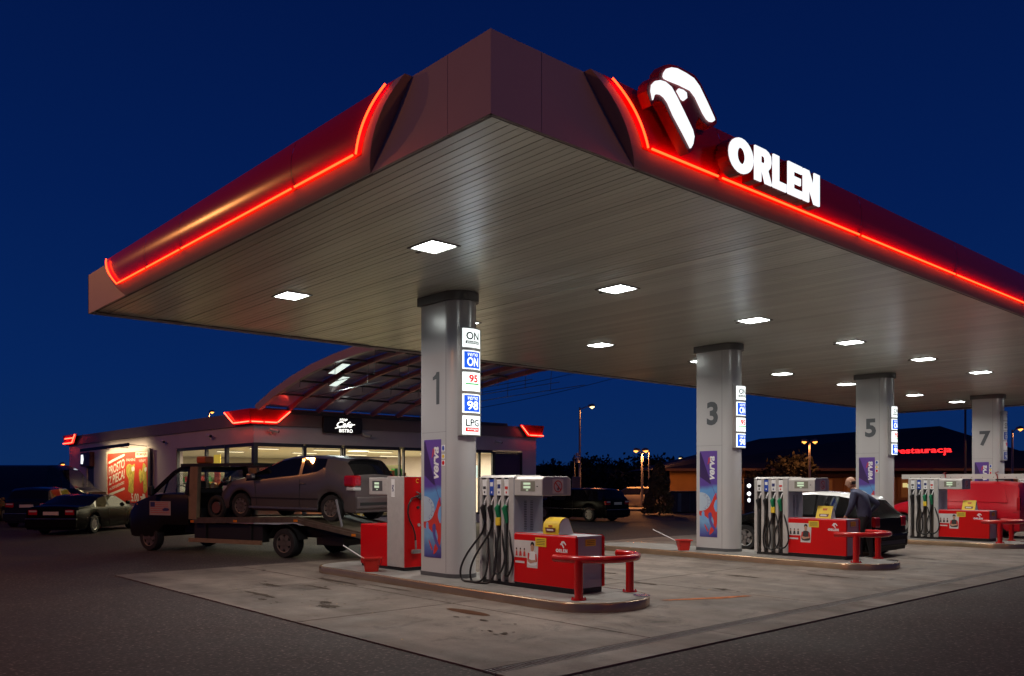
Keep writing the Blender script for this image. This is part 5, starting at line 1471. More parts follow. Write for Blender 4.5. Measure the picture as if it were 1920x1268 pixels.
# ---------------------------------------------------------------- man in a blue sweater
def make_person():
    t = thing('person', 'bald man in a dark blue sweater standing between the pump and the black car', 'person', (16.72, 8.04, 0.0), 0)
    s = 1.0
    # frame: +x world is away/right, +y world is away/left. He faces roughly +y (image left), leaning a little
    fwd = Vector((-0.10, 1.0, 0)).normalized()
    rt = Vector((fwd.y, -fwd.x, 0))
    def P(f, r, z): v = fwd * f + rt * r; return (v.x, v.y, z)
    J = {}
    verts, edges, rads = [], [], []
    def j(name, p, r, par=None):
        J[name] = len(verts); verts.append(p); rads.append(r)
        if par: edges.append((J[par], J[name]))
    j('pelvis', P(-0.06, 0, 0.88), 0.155)
    j('waist', P(-0.04, 0, 1.02), 0.150, 'pelvis')
    j('chest', P(0.0, 0, 1.20), 0.175, 'waist')
    j('upper', P(0.10, 0, 1.325), 0.150, 'chest')
    j('neck', P(0.165, 0, 1.42), 0.066, 'upper')
    j('neck2', P(0.20, 0, 1.48), 0.060, 'neck')
    for sd, k in (('L', -1), ('R', 1)):
        j('sh' + sd, P(0.09, k * 0.19, 1.34), 0.085, 'upper')
        if sd == 'L':    # arm nearest the pump hangs down and forward
            j('el' + sd, P(0.11, k * 0.27, 1.09), 0.062, 'sh' + sd)
            j('wr' + sd, P(0.24, k * 0.20, 0.90), 0.034, 'el' + sd)
            j('ha' + sd, P(0.28, k * 0.19, 0.845), 0.034, 'wr' + sd)
        else:            # other arm bent back, elbow out
            j('el' + sd, P(-0.20, k * 0.36, 1.15), 0.062, 'sh' + sd)
            j('wr' + sd, P(-0.04, k * 0.42, 0.98), 0.034, 'el' + sd)
            j('ha' + sd, P(0.02, k * 0.43, 0.93), 0.034, 'wr' + sd)
        j('hip' + sd, P(-0.06, k * 0.09, 0.82), 0.098, 'pelvis')
        j('kn' + sd, P(0.02 if sd == 'L' else -0.10, k * 0.11, 0.46), 0.064, 'hip' + sd)
        j('an' + sd, P(-0.02 if sd == 'L' else -0.16, k * 0.12, 0.08), 0.045, 'kn' + sd)
        j('to' + sd, P(0.15 if sd == 'L' else 0.01, k * 0.14, 0.04), 0.040, 'an' + sd)
    me = bpy.data.meshes.new('body'); me.from_pydata(verts, edges, [])
    o = bpy.data.objects.new('body', me); COL.objects.link(o)
    md = o.modifiers.new('skin', 'SKIN'); md.use_smooth_shade = True
    sv_ = me.skin_vertices[0].data
    for i, r_ in enumerate(rads): sv_[i].radius = (r_, r_)
    for nme in ('chest', 'upper'): sv_[J[nme]].radius = (rads[J[nme]] * 1.15, rads[J[nme]] * 0.85)
    sv_[0].use_root = True
    s2 = o.modifiers.new('sub', 'SUBSURF'); s2.levels = 2; s2.render_levels = 2
    dg = bpy.context.evaluated_depsgraph_get()
    nm = bpy.data.meshes.new_from_object(o.evaluated_get(dg))
    bpy.data.objects.remove(o)
    # head
    bm = bmesh.new(); bm.from_mesh(nm)
    hm = bmesh.new(); bmesh.ops.create_uvsphere(hm, u_segments=28, v_segments=22, radius=0.1)
    look = (fwd * 0.95 + rt * -0.25 + Vector((0, 0, -0.22))).normalized()
    side_ = look.cross(Vector((0, 0, 1))).normalized(); upv = side_.cross(look).normalized()
    hc = Vector(P(0.225, 0, 1.575))
    hv = []
    for v in hm.verts:
        x, y, z = v.co      # x side, y forward, z up
        x *= 0.76; y *= 0.98; z *= 1.16
        if z < -0.02:
            k = (-z - 0.02) / 0.096
            x *= 1 - 0.30 * k; y = y * (1 - 0.18 * k) + 0.022 * k
        if y > 0.05:
            k = (y - 0.05) / 0.05
            y += 0.030 * k * math.exp(-((x / 0.012) ** 2)) * math.exp(-(((z + 0.018) / 0.017) ** 2))     # nose
            y -= 0.012 * math.exp(-(((abs(x) - 0.030) / 0.014) ** 2)) * math.exp(-(((z - 0.010) / 0.012) ** 2))   # eye sockets
            y += 0.006 * math.exp(-(((z + 0.055) / 0.010) ** 2)) * math.exp(-((x / 0.022) ** 2))          # lips
            y += 0.006 * math.exp(-(((z - 0.028) / 0.010) ** 2)) * math.exp(-((x / 0.05) ** 2))           # brow
        hv.append(hc + side_ * x + look * y + upv * z)
    idx = {}
    for v, p in zip(hm.verts, hv): idx[v.index] = bm.verts.new(p)
    for f in hm.faces:
        try: bm.faces.new([idx[v.index] for v in f.verts])
        except ValueError: pass
    hm.free()
    bm.to_mesh(nm); bm.free()
    nm.materials.append(M('sweater_blue', (0.050, 0.058, 0.11), 0.85, bump=(120, 0.3), var=(14, 0.15)))
    nm.materials.append(m_skin); nm.materials.append(M('trousers_black', (0.012, 0.012, 0.014), 0.8)); nm.materials.append(M('shoes_dark', (0.01, 0.01, 0.01), 0.4))
    wl_, wr2 = Vector(verts[J['wrL']]), Vector(verts[J['wrR']])
    for p in nm.polygons:
        c = p.center
        mi = 0
        if c.z > 1.455 and (c - hc).length < 0.20: mi = 1
        elif c.z < 0.075: mi = 3
        elif c.z < 0.90 and (c - wl_).length > 0.13 and abs((c - Vector(P(-0.05, 0, c.z))).length) < 0.30: mi = 2
        if (c - Vector(verts[J['haL']])).length < 0.075 or (c - Vector(verts[J['haR']])).length < 0.075: mi = 1
        p.material_index = mi; p.use_smooth = True
    nm.name = 'body'
    b = bpy.data.objects.new('body', nm); COL.objects.link(b); b.parent = t
    # fingers on both hands
    q = MB()
    for hn, wn_ in (('haL', 'wrL'), ('haR', 'wrR')):
        h_, w_ = Vector(verts[J[hn]]), Vector(verts[J[wn_]])
        d = (h_ - w_).normalized(); sdv = d.cross(fwd if abs(d.dot(fwd)) < 0.9 else rt).normalized(); nrm = d.cross(sdv)
        for k, ln in enumerate((0.062, 0.072, 0.068, 0.054)):
            a0 = h_ + sdv * (0.026 - 0.017 * k)
            q.tube([a0, a0 + d * ln * 0.55 + nrm * 0.004, a0 + d * ln * 0.85 + nrm * 0.018, a0 + d * ln + nrm * 0.034], [0.0095, 0.009, 0.008, 0.006], 7)
        a0 = h_ - d * 0.02 + sdv * 0.03
        q.tube([a0, a0 + d * 0.025 + sdv * 0.02, a0 + d * 0.05 + sdv * 0.022 + nrm * 0.012], [0.011, 0.010, 0.007], 7)
    q.build('fingers', m_skin, t, smooth=60)
    # cropped hair band, ears, eyes
    q = MB(); n = 20
    vs = []
    for k in range(n + 1):
        a = rad(175 + 190 * k / n)      # round the back of the head
        for zz, gg in ((-0.045, 0.93), (-0.02, 1.015), (0.005, 1.015), (0.03, 0.99)):
            rr2 = math.sqrt(max(0.05, 1 - (zz / 0.116) ** 2)) * gg
            vs.append(hc + side_ * (0.076 * rr2 * math.cos(a)) + look * (0.098 * rr2 * math.sin(a)) + upv * zz)
    q.add(vs, [(4 * k + i, 4 * k + 4 + i, 4 * k + 5 + i, 4 * k + 1 + i) for k in range(n) for i in range(3)])
    q.build('hair', M('hair_cropped_grey', (0.045, 0.034, 0.03), 0.85), t, smooth=60)
    q = MB()
    for sg in (-1, 1):
        e0 = hc + side_ * sg * 0.074 - look * 0.004 - upv * 0.006
        q.tube([e0 - upv * 0.028, e0 + side_ * sg * 0.012 - upv * 0.012 - look * 0.004, e0 + side_ * sg * 0.016 + upv * 0.014 - look * 0.010, e0 + upv * 0.026 - look * 0.004], [0.007, 0.012, 0.013, 0.006], 8)
    q.build('ears', m_skin, t, smooth=60)
    q = MB()
    for sg in (-1, 1):
        e0 = hc + side_ * sg * 0.030 + look * 0.079 + upv * 0.010
        q.tube([e0 - side_ * 0.011, e0 + look * 0.004, e0 + side_ * 0.011], [0.003, 0.006, 0.003], 6)
        q.tube([e0 - side_ * 0.016 + upv * 0.016 + look * 0.004, e0 + upv * 0.020 + look * 0.009, e0 + side_ * 0.016 + upv * 0.016 + look * 0.004], 0.0035, 5)
    q.build('eyes_and_brows', m_hair, t, smooth=60)
make_person()
# ---------------------------------------------------------------- shop building
SX0, SX1, SY0, SY1 = 11.85, 24.20, 25.50, 46.5
m_wall = M('shop_wall_render', (0.74, 0.66, 0.68), 0.8, var=(0.7, 0.06), bump=(80, 0.1))
m_par = M('shop_parapet_metal', (0.30, 0.23, 0.21), 0.5, 0.0, var=(1, 0.08))
m_frame = M('window_frame_grey', (0.06, 0.06, 0.075), 0.4, 0.3)
m_pane = glassmat('shop_glass', (0.92, 0.95, 0.92), 0.96)
m_floor_in = M('shop_floor', (0.30, 0.26, 0.2), 0.4)
m_ceil_in = M('shop_ceiling', (0.62, 0.60, 0.50), 0.7)
m_in_wall = M('shop_inner_wall', (0.42, 0.38, 0.26), 0.7)
shop = thing('shop', 'low white petrol station shop with grey parapet and big lit windows', 'shop building', (0, 0, 0))
zw0, zw1, zp0, zp1 = 0.35, 2.78, 3.40, 3.83
# window openings
RW = [(11.99, 13.60), (13.72, 15.04), (15.20, 17.42), (17.66, 19.4), (19.5, 21.16), (21.24, 21.85)]
LW = [(25.66, 27.62), (27.78, 29.35), (29.47, 32.05)]
w = MB()
w.box(SX0 + 0.001, SX1 - 0.001, SY0, SY0 + 0.25, zw1 + 0.06, zp0)
w.box(SX0, SX0 + 0.25, SY0 + 0.251, SY1, zw1 + 0.06, zp0)
w.box(SX0 + 0.001, 23.42, SY0, SY0 + 0.25, 0, zw0 - 0.02)
w.box(SX0, SX0 + 0.25, SY0 + 0.251, 32.10, 0, zw0 - 0.02)
w.box(SX0, SX0 + 0.25, 32.10, 42.40, 0, zw1 + 0.059)
w.box(SX0, SX0 + 0.25, 43.55, SY1, 0, zw1 + 0.059)
w.box(SX0, SX0 + 0.25, 42.401, 43.549, 2.26, zw1 + 0.059)
w.box(23.421, SX1 - 0.001, SY0, SY0 + 0.25, 0, zw1 + 0.059)
w.box(SX1 - 0.25, SX1, SY0 + 0.251, SY1, 0, zp0)
w.box(SX0 + 0.251, SX1 - 0.251, SY1 - 0.25, SY1 - 0.001, 0, zp0)
w.build('wall', m_wall, shop)
p = MB()
p.box(SX0 - 0.07, SX1 + 0.07, SY0 - 0.07, SY0 + 0.05, zp0, zp1).box(SX0 - 0.07, SX0 + 0.05, SY0 + 0.051, SY1 + 0.07, zp0, zp1)
p.box(SX1 - 0.05, SX1 + 0.07, SY0 + 0.051, SY1 + 0.07, zp0, zp1)
p.build('parapet', m_par, shop)
MB().box(SX0 + 0.06, SX1 - 0.06, SY0 + 0.06, SY1 - 0.02, 3.42, 3.6).build('roof', m_dark, shop)
MB().box(SX0 + 0.26, SX1 - 0.26, SY0 + 0.26, SY1 - 0.26, 0.002, 0.02).build('shop_floor', m_floor_in, shop)
MB().box(SX0 + 0.26, SX1 - 0.26, SY0 + 0.26, SY1 - 0.26, 2.80, 2.84).build('shop_ceiling', m_ceil_in, shop)
MB().box(SX0 + 0.26, SX1 - 0.26, 41.0, 41.1, 0.021, 2.79).build('inner_wall', m_in_wall, shop)
for a, b in RW:
    f = MB()
    f.box(a - 0.06, a, SY0 + 0.02, SY0 + 0.12, zw0, zw1).box(b, b + 0.06, SY0 + 0.02, SY0 + 0.12, zw0, zw1)
    f.box(a + 0.001, b - 0.001, SY0 + 0.02, SY0 + 0.12, zw1 - 0.055, zw1 + 0.058).box(a + 0.001, b - 0.001, SY0 + 0.02, SY0 + 0.12, zw0 - 0.019, zw0 + 0.05)
    wf = f.build('window', m_frame, shop)
    MB().add([(a, SY0 + 0.07, zw0 + 0.05), (b, SY0 + 0.07, zw0 + 0.05), (b, SY0 + 0.07, zw1 - 0.056), (a, SY0 + 0.07, zw1 - 0.056)], [(0, 1, 2, 3)]).build('pane', m_pane, wf)
for a, b in LW:
    f = MB()
    f.box(SX0 + 0.02, SX0 + 0.12, a - 0.06, a, zw0, zw1).box(SX0 + 0.02, SX0 + 0.12, b, b + 0.06, zw0, zw1)
    f.box(SX0 + 0.02, SX0 + 0.12, a + 0.001, b - 0.001, zw1 - 0.055, zw1 + 0.058).box(SX0 + 0.02, SX0 + 0.12, a + 0.001, b - 0.001, zw0 - 0.019, zw0 + 0.05)
    wf = f.build('window', m_frame, shop)
    MB().add([(SX0 + 0.07, a, zw0 + 0.05), (SX0 + 0.07, b, zw0 + 0.05), (SX0 + 0.07, b, zw1 - 0.056), (SX0 + 0.07, a, zw1 - 0.056)], [(0, 1, 2, 3)]).build('pane', m_pane, wf)
MB().box(SX0 - 0.01, SX0 + 0.14, SY0 - 0.01, SY0 + 0.14, zw0, zw1 + 0.055).build('corner_post', m_frame, shop)
# purple boarded bay at the right end
m_purple = M('purple_panel', (0.085, 0.045, 0.115), 0.45, var=(1.5, 0.1))
MB().box(21.98, 23.36, SY0 + 0.04, SY0 + 0.10, zw0, zw1 - 0.06).build('purple_panel', m_purple, shop)
MB().box(21.92, 21.975, SY0 - 0.02, SY0 + 0.10, 0.1, zw1).box(23.365, 23.415, SY0 - 0.02, SY0 + 0.10, 0.1, zw1).box(21.976, 23.364, SY0 - 0.02, SY0 + 0.10, zw1 - 0.055, zw1).build('bay_frame', m_frame, shop)
# side door
MB().box(SX0 + 0.05, SX0 + 0.10, 42.45, 43.50, 0, 2.22).build('door', M('door_grey', (0.09, 0.085, 0.10), 0.5), shop)
# red corner signs with neon
def corner_sign(pts, label):
    """pts: list of ((x, y) low, (x, y) high) stations along the wall top"""
    t = thing('corner_neon', label, 'sign', (0, 0, 0), 0, 'red neon corner signs on the shop')
    z0, z1 = 3.43, 3.90
    q = MB(); vs = []
    for lo, hi in pts: vs += [(lo[0], lo[1], z0), (hi[0], hi[1], z1)]
    n = len(pts)
    q.add(vs, [(2 * k, 2 * k + 2, 2 * k + 3, 2 * k + 1) for k in range(n - 1)])
    ob = q.build('red_sheet', m_fred, t)
    sd = ob.modifiers.new('thick', 'SOLIDIFY'); sd.thickness = 0.06; sd.offset = 0
    return t
m_neon2 = neonmat('neon_tube_small', (1.0, 0.06, 0.03), 9.0)
o_ = 0.16
t = corner_sign([((SX0 - o_, 26.55), (SX0 - o_ - 0.06, 27.2)), ((SX0 - o_, SY0 - o_), (SX0 - o_ - 0.06, SY0 - o_ - 0.06)), ((12.55, SY0 - o_), (13.0, SY0 - o_ - 0.06))], 'red neon sign wrapped round the near corner of the shop parapet')
g = 0.09
for pts_ in ([(SX0 - o_ - g - 0.05, 27.05, 3.86), (SX0 - o_ - g, 26.50, 3.50)], [(SX0 - o_ - g, 26.42, 3.49), (SX0 - o_ - g, 26.02, 3.49)], [(SX0 - o_ - g, 25.95, 3.49), (SX0 - o_ - g, SY0 - o_ - 0.02, 3.49)],
             [(SX0 - o_ - 0.02, SY0 - o_ - g, 3.49), (12.05, SY0 - o_ - g, 3.49)], [(12.12, SY0 - o_ - g, 3.49), (12.52, SY0 - o_ - g, 3.49)], [(12.55, SY0 - o_ - g, 3.50), (12.96, SY0 - o_ - g - 0.05, 3.86)]):
    MB().tube(pts_, 0.02, 8).build('neon_tube', m_neon2, t, smooth=60)
t = corner_sign([((SX0 - o_, 45.0), (SX0 - o_ - 0.06, 44.3)), ((SX0 - o_, SY1 + o_), (SX0 - o_ - 0.06, SY1 + o_)), ((12.6, SY1 + o_), (13.2, SY1 + o_))], 'red neon sign on the far left corner of the shop parapet')
for pts_ in ([(SX0 - o_ - g - 0.03, 44.5, 3.86), (SX0 - o_ - g, 45.1, 3.50)], [(SX0 - o_ - g, 45.2, 3.49), (SX0 - o_ - g, 46.6, 3.49)], [(SX0 - o_ - g, 45.0, 3.72), (SX0 - o_ - g, 46.3, 3.72)]):
    MB().tube(pts_, 0.025, 8).build('neon_tube', m_neon2, t, smooth=60)
t = corner_sign([((23.55, SY0 - o_), (23.05, SY0 - o_ - 0.06)), ((SX1 + o_, SY0 - o_), (SX1 + o_ + 0.06, SY0 - o_ - 0.06)), ((SX1 + o_, 26.6), (SX1 + o_ + 0.06, 27.2))], 'red neon sign on the right corner of the shop parapet')
for pts_ in ([(23.12, SY0 - o_ - g - 0.05, 3.86), (23.56, SY0 - o_ - g, 3.50)], [(23.62, SY0 - o_ - g, 3.49), (24.05, SY0 - o_ - g, 3.49)], [(24.10, SY0 - o_ - g, 3.49), (24.38, SY0 - o_ - g, 3.49)]):
    MB().tube(pts_, 0.02, 8).build('neon_tube', m_neon2, t, smooth=60)

# bistro sign
t = thing('bistro_sign', 'dark board with lit white script and the word BISTRO above the shop windows', 'sign', (14.98, SY0 - 0.13, 3.50))
pr = [(-0.74, -0.27), (0.74, -0.27), (0.76, 0.0), (0.74, 0.29), (-0.74, 0.29), (-0.76, 0.0)]
MB().prism(pr, lambda u, v, d: (u, -d, v), -0.05, 0.06).build('board', M('sign_board_black', (0.02, 0.012, 0.012), 0.3), t, bevel=0.02)
q = MB(); ft = lambda u, v, d: (u, -0.075 - d, v)
text(q, 'BISTRO', ft, 0.10, -0.23, size=0.2, bold=0.001, width=0.52, height=0.115)
text(q, 'Cafe', ft, 0.05, -0.06, size=0.3, bold=0.003, shear=0.45, width=0.62, height=0.20)
text(q, 'stop', ft, 0.0, 0.14, size=0.2, bold=0.001, shear=0.4, width=0.32, height=0.105)
q.tube([(-0.32, -0.08, -0.10), (0.0, -0.08, -0.03), (0.44, -0.08, 0.05)], 0.012, 6)
q.build('lettering', M('sign_letters_white', (0.8, 0.8, 0.8), 0.4, em=((1.0, 1.0, 0.93), 2.2)), t)
# small lit sign over the side door
t = thing('door_sign', 'small dark red wall sign with a lit white mark above the side door', 'sign', (SX0 - 0.16, 43.0, 2.64))
MB().box(-0.06, 0.155, -0.72, 0.72, -0.34, 0.34).build('board', M('sign_board_wine', (0.10, 0.012, 0.02), 0.4), t, bevel=0.03)
q = MB(); q.add([(-0.065, 0.66, -0.2), (-0.065, 0.35, -0.22), (-0.065, 0.22, 0.0), (-0.065, 0.30, 0.22), (-0.065, 0.62, 0.22)], [(0, 1, 2, 3, 4)]); q.build('lit_mark', M('lit_mark_white', (0.8, 0.8, 0.8), 0.3, em=((0.85, 0.9, 1.0), 1.6)), t)
q = MB(); q.add([(-0.066, 0.15, -0.2), (-0.066, 0.05, -0.22), (-0.066, 0.0, 0.0), (-0.066, -0.2, 0.14), (-0.066, -0.22, 0.2), (-0.066, 0.10, 0.2)], [(0, 1, 2, 3, 4, 5)]); q.build('green_mark', M('mark_green_grey', (0.25, 0.35, 0.28), 0.4), t)

# illuminated poster with lamp bar
PY0, PY1, PZ0, PZ1 = 34.75, 40.0, 0.72, 2.82
t = thing('poster_billboard', 'big red wall poster with white words PROSTO Z PIECA under a lamp bar', 'billboard', (SX0 - 0.02, 0, 0))
m_pred = M('poster_red', (0.60, 0.035, 0.012), 0.6, var=(2, 0.05))
m_pwhite = M('poster_white', (0.78, 0.74, 0.66), 0.6)
MB().box(-0.08, -0.02, PY0, PY1, PZ0, PZ1).build('poster_sheet', m_pred, t)
q = MB(); q.box(-0.11, -0.015, PY0 - 0.09, PY0 - 0.001, PZ0, PZ1 + 0.1).box(-0.11, -0.015, PY1 + 0.001, PY1 + 0.09, PZ0, PZ1 + 0.1).box(-0.11, -0.015, PY0 - 0.0005, PY1 + 0.0005, PZ1 + 0.001, PZ1 + 0.1)
q.build('frame', M('poster_frame_pale', (0.5, 0.48, 0.42), 0.5), t)
MB().box(-0.16, -0.112, PY0 - 0.32, PY0 - 0.10, PZ0, PZ1 + 0.05).build('side_box', m_darkgrey, t)
pf = lambda u, v, d: (-0.083 - d, PY1 - u, PZ0 + v)      # u 0..5.25 left to right, v 0..2.1
def slant(mb, s_, u, v, wd_, ht_, mi=0):
    vs, fs = text_geo(s_, size=0.5, bold=0.012, width=wd_, height=ht_)
    mb.add([pf(u + x, v + y + (x) * 0.16, 0.001) for x, y, z in vs], fs, mi)
q = MB()
slant(q, 'PROSTO', 1.25, 1.30, 2.15, 0.40)
slant(q, 'Z PIECA!', 1.25, 0.85, 2.15, 0.40)
slant(q, 'W STOP CAFE BISTRO', 1.28, 0.62, 2.0, 0.13)
for v in (1.83, 0.40):
    q.sheet(bez([(0.25, v - 0.07 - 0.10), (1.25, v - 0.02), (2.25, v + 0.12), (2.3, v + 0.2), (2.2, v + 0.22), (1.25, v + 0.08), (0.25, v - 0.06)], 3), pf, 0.001)
text(q, '5.00 zł', pf, 3.9, 0.05, size=0.4, bold=0.01, width=1.5, height=0.34)
q.box(-0.086, -0.0835, PY0 + 0.12, PY0 + 1.55, PZ0 + 1.86, PZ0 + 2.08)
text(q, 'PANINI', pf, 3.1, 1.72, size=0.2, width=1.1, height=0.12)
text(q, 'WRAPY', pf, 4.5, 1.66, size=0.2, width=0.8, height=0.12)
q.build('poster_lettering', m_pwhite, t)
q = MB(); text(q, 'PROMOCJA', lambda u, v, d: (-0.088, PY1 - u, PZ0 + v), 4.4, 1.91, size=0.2, bold=0.006, width=1.2, height=0.13); q.build('poster_lettering', m_pred, t)
q = MB()
q.sheet(bez([(2.55, 1.50), (2.9, 1.62), (3.3, 1.55), (3.6, 1.60), (3.55, 1.2), (3.45, 0.8), (3.4, 0.42), (2.8, 0.48), (2.85, 0.9), (2.55, 1.2)], 4), pf, 0.001)
q.sheet(bez([(4.1, 1.1), (4.2, 1.4), (4.45, 1.3), (4.6, 1.62), (4.9, 1.5), (5.0, 1.0), (5.05, 0.55), (4.7, 0.42), (4.55, 0.9), (4.3, 0.8)], 4), pf, 0.001)
q.build('poster_food', M('food_yellow', (0.50, 0.40, 0.06), 0.6, var=(7, 0.45)), t)
q = MB(); q.sheet(bez([(3.2, 1.45), (3.5, 1.5), (3.6, 1.35), (3.3, 1.3)], 3), pf, 0.003).sheet(bez([(4.75, 1.4), (5.0, 1.45), (5.0, 1.3), (4.8, 1.28)], 3), pf, 0.003).sheet(bez([(4.5, 0.2), (4.6, 0.36), (4.8, 0.36), (4.9, 0.2), (4.85, 0.0), (4.55, 0.0)], 3), pf, 0.003)
q.build('poster_paper', m_pwhite, t)
lb = thing('lamp_bar', 'dark lamp bar on arms lighting the red wall poster', 'wall lamp', (SX0 - 0.02, 0, 0))
MB().beam((-0.78, PY0 + 0.2, 3.06), (-0.78, PY1 + 1.5, 3.0), 0.05, 0.13).build('bar', m_trim, lb)
for y in (PY0 + 0.4, 37.4, PY1):
    MB().tube([(-0.02, y, 3.02), (-0.72, y, 3.07)], 0.015, 6).build('arm', m_trim, lb)
m_strip = M('strip_lamp_warm', (0.8, 0.8, 0.7), 0.4, em=((1.0, 0.78, 0.40), 4.0))
MB().tube([(-0.725, PY0 + 0.5, 3.05), (-0.725, PY1 + 0.8, 3.0)], 0.022, 8).build('lamp_tube', m_strip, lb, smooth=60)
la = bpy.data.lights.new('poster_lamp', 'AREA'); la.shape = 'RECTANGLE'; la.size = 0.1; la.size_y = 5.0; la.energy = 75; la.color = (1.0, 0.78, 0.42); la.spread = rad(160)
lo = bpy.data.objects.new('poster_lamp', la); COL.objects.link(lo); lo.parent = lb; lo.location = (-0.70, 37.6, 2.98)
lo.rotation_euler = (0, rad(-42), 0)

# cameras on the wall
def cctv(loc, rz, label):
    t = thing('security_camera', label, 'security camera', loc, rz, 'white security cameras on the shop wall')
    q = MB(); q.cyl((0, 0, -0.06), 0.035, 0.03, 'z', 10).tube([(0, 0.0, -0.05), (0, -0.10, -0.10), (0, -0.16, -0.02)], 0.018, 6); q.build('bracket', m_wall, t)
    q = MB(); q.tube([(-0.13, -0.17, 0.035), (0.16, -0.17, -0.01)], 0.052, 12).build('housing', M('camera_white', (0.7, 0.7, 0.7), 0.5), t, smooth=50)
    q = MB(); q.tube([(0.158, -0.17, -0.01), (0.20, -0.17, -0.016)], 0.045, 12).build('lens_hood', m_dark, t, smooth=50)
cctv((SX0 - 0.02, 33.0, 3.12), rad(-90), 'white security camera right of the red poster')
cctv((SX0 - 0.02, 28.6, 3.16), rad(-90), 'white security camera above the left side shop windows')
cctv((12.42, SY0 - 0.02, 3.22), 0, 'white security camera lit pink below the corner neon sign')
cctv((15.88, SY0 - 0.02, 3.20), 0, 'white security camera right below the bistro sign')
cctv((21.95, SY0 - 0.02, 3.16), 0, 'white security camera above the purple panel')

# interior: ceiling strips, counters, shelves
m_istrip = M('interior_strip_light', (0.9, 0.9, 0.8), 0.4, em=((1.0, 0.90, 0.62), 2.6))
k = 0
first_l = None
places = ['by the corner window', 'over the left tables', 'over the counter', 'over the food shelf', 'near the entrance', 'deep inside by the wall']
for (x, y) in [(13.6, 28.4), (14.0, 32.2), (16.0, 28.2), (16.9, 31.6), (18.6, 28.6), (19.8, 32.4), (21.4, 29.0), (22.0, 33.0)]:
    t = thing('ceiling_strip', 'pale strip light in the shop ceiling %s' % (['by the corner post', 'above the left tables', 'above the counter', 'behind the counter', 'above the yellow boxes', 'behind the yellow boxes', 'near the white lit sign', 'deep in the right half'][k]), 'strip light', (x, y, 2.795), 0, 'strip lights in the shop ceiling')
    MB().box(-0.55, 0.55, -0.09, 0.09, -0.035, 0.0).build('tray', m_white, t)
    MB().box(-0.52, 0.52, -0.07, 0.07, -0.042, -0.0355).build('diffuser', m_istrip, t)
    k += 1
sl = thing('shop_lamp', 'pale square panel lamp in the middle of the shop ceiling', 'panel lamp', (17.6, 28.6, 2.79))
MB().box(-0.3, 0.3, -0.3, 0.3, -0.02, 0.0).build('diffuser', m_istrip, sl)
for (x, y, sx_, sy_) in ((14.6, 28.6, 4.5, 4.5), (20.2, 28.6, 5.5, 4.5), (18, 35.5, 9, 7)):
    la = bpy.data.lights.new('shop_light', 'AREA'); la.shape = 'RECTANGLE'; la.size = sx_; la.size_y = sy_; la.energy = 560; la.color = (1.0, 0.86, 0.58)
    lo = bpy.data.objects.new('shop_light', la); COL.objects.link(lo); lo.parent = sl; lo.location = (x - 17.6, y - 28.6, -0.06)
m_wood = M('counter_dark_wood', (0.10, 0.025, 0.012), 0.4, var=(5, 0.2))
def furn(name, label, cat, boxes, mat):
    t = thing(name, label, cat, (0, 0, 0))
    for nm_, b, m_ in boxes: MB().box(*b).build(nm_, m_ or mat, t, bevel=0.006)
    return t
furn('wood_partition', 'dark red wood partition behind the shop corner window', 'partition', [('panel', (12.3, 14.2, 26.9, 27.0, 0.02, 2.15), None), ('panel', (12.3, 12.4, 27.01, 28.3, 0.02, 2.15), None)], m_wood)
furn('shop_counter', 'brown shop counter behind the middle windows', 'counter', [('counter_front', (14.4, 17.4, 28.6, 28.7, 0.02, 1.15), None), ('counter_top', (14.35, 17.45, 28.5, 29.0, 1.151, 1.19), m_darkgrey), ('hanging_shelf', (13.9, 15.4, 26.3, 26.5, 2.42, 2.50), m_silver)], m_wood)
def shelf(loc, wd_, label, hues, ht=1.7, n=5, seed=2):
    t = thing('shelf_unit', label, 'shelf', (loc[0], loc[1], 0.02), loc[2], 'stocked shelves inside the shop')
    MB().box(-wd_ / 2, wd_ / 2, 0.18, 0.2, 0, ht).build('back_board', m_in_wall, t)
    r_ = random.Random(seed)
    for i in range(n):
        z_ = 0.1 + i * (ht - 0.2) / n
        MB().box(-wd_ / 2, wd_ / 2, -0.15, 0.178, z_, z_ + 0.02).build('shelf_board', m_silver, t)
        g_ = MB(); x = -wd_ / 2 + 0.03; mi = 0
        while x < wd_ / 2 - 0.12:
            bw = r_.uniform(0.06, 0.14); bh = r_.uniform(0.12, (ht - 0.2) / n - 0.05)
            g_.box(x, x + bw, -0.13, 0.1, z_ + 0.021, z_ + 0.02 + bh, r_.randrange(len(hues))); x += bw + 0.015
        stuff(g_.build('goods', hues, t))
    return t
hue = [M('goods_yellow', (0.6, 0.42, 0.05), 0.5), M('goods_orange', (0.55, 0.18, 0.03), 0.5), M('goods_green', (0.05, 0.28, 0.06), 0.5), M('goods_white', (0.6, 0.6, 0.55), 0.5), M('goods_red', (0.5, 0.03, 0.03), 0.5)]
shelf((17.95, 26.6, 0), 1.0, 'tall shelf of orange and green goods behind the shop window beside column 1', [hue[1], hue[0], hue[2], hue[3]], 2.2, 6, 3)
shelf((16.6, 27.0, 0), 1.0, 'shelf of pale yellow boxes behind the silver car', [hue[0], hue[3], hue[0]], 2.15, 5, 5)
shelf((12.6, 30.2, rad(-90)), 1.6, 'shelf of bottles behind the left side windows', [hue[2], hue[3], hue[1]], 1.7, 5, 7)
shelf((20.4, 27.2, 0), 2.0, 'wide shelf of white goods in the right half of the shop', [hue[3], hue[2], hue[4]], 1.5, 4, 9)
shelf((14.2, 32.6, 0), 4.0, 'long shelf of mixed goods in the left part of the shop', hue, 2.0, 5, 11)
t = thing('hanging_banner', 'yellow and red hanging banner behind the left side windows', 'banner', (12.25, 29.3, 0))
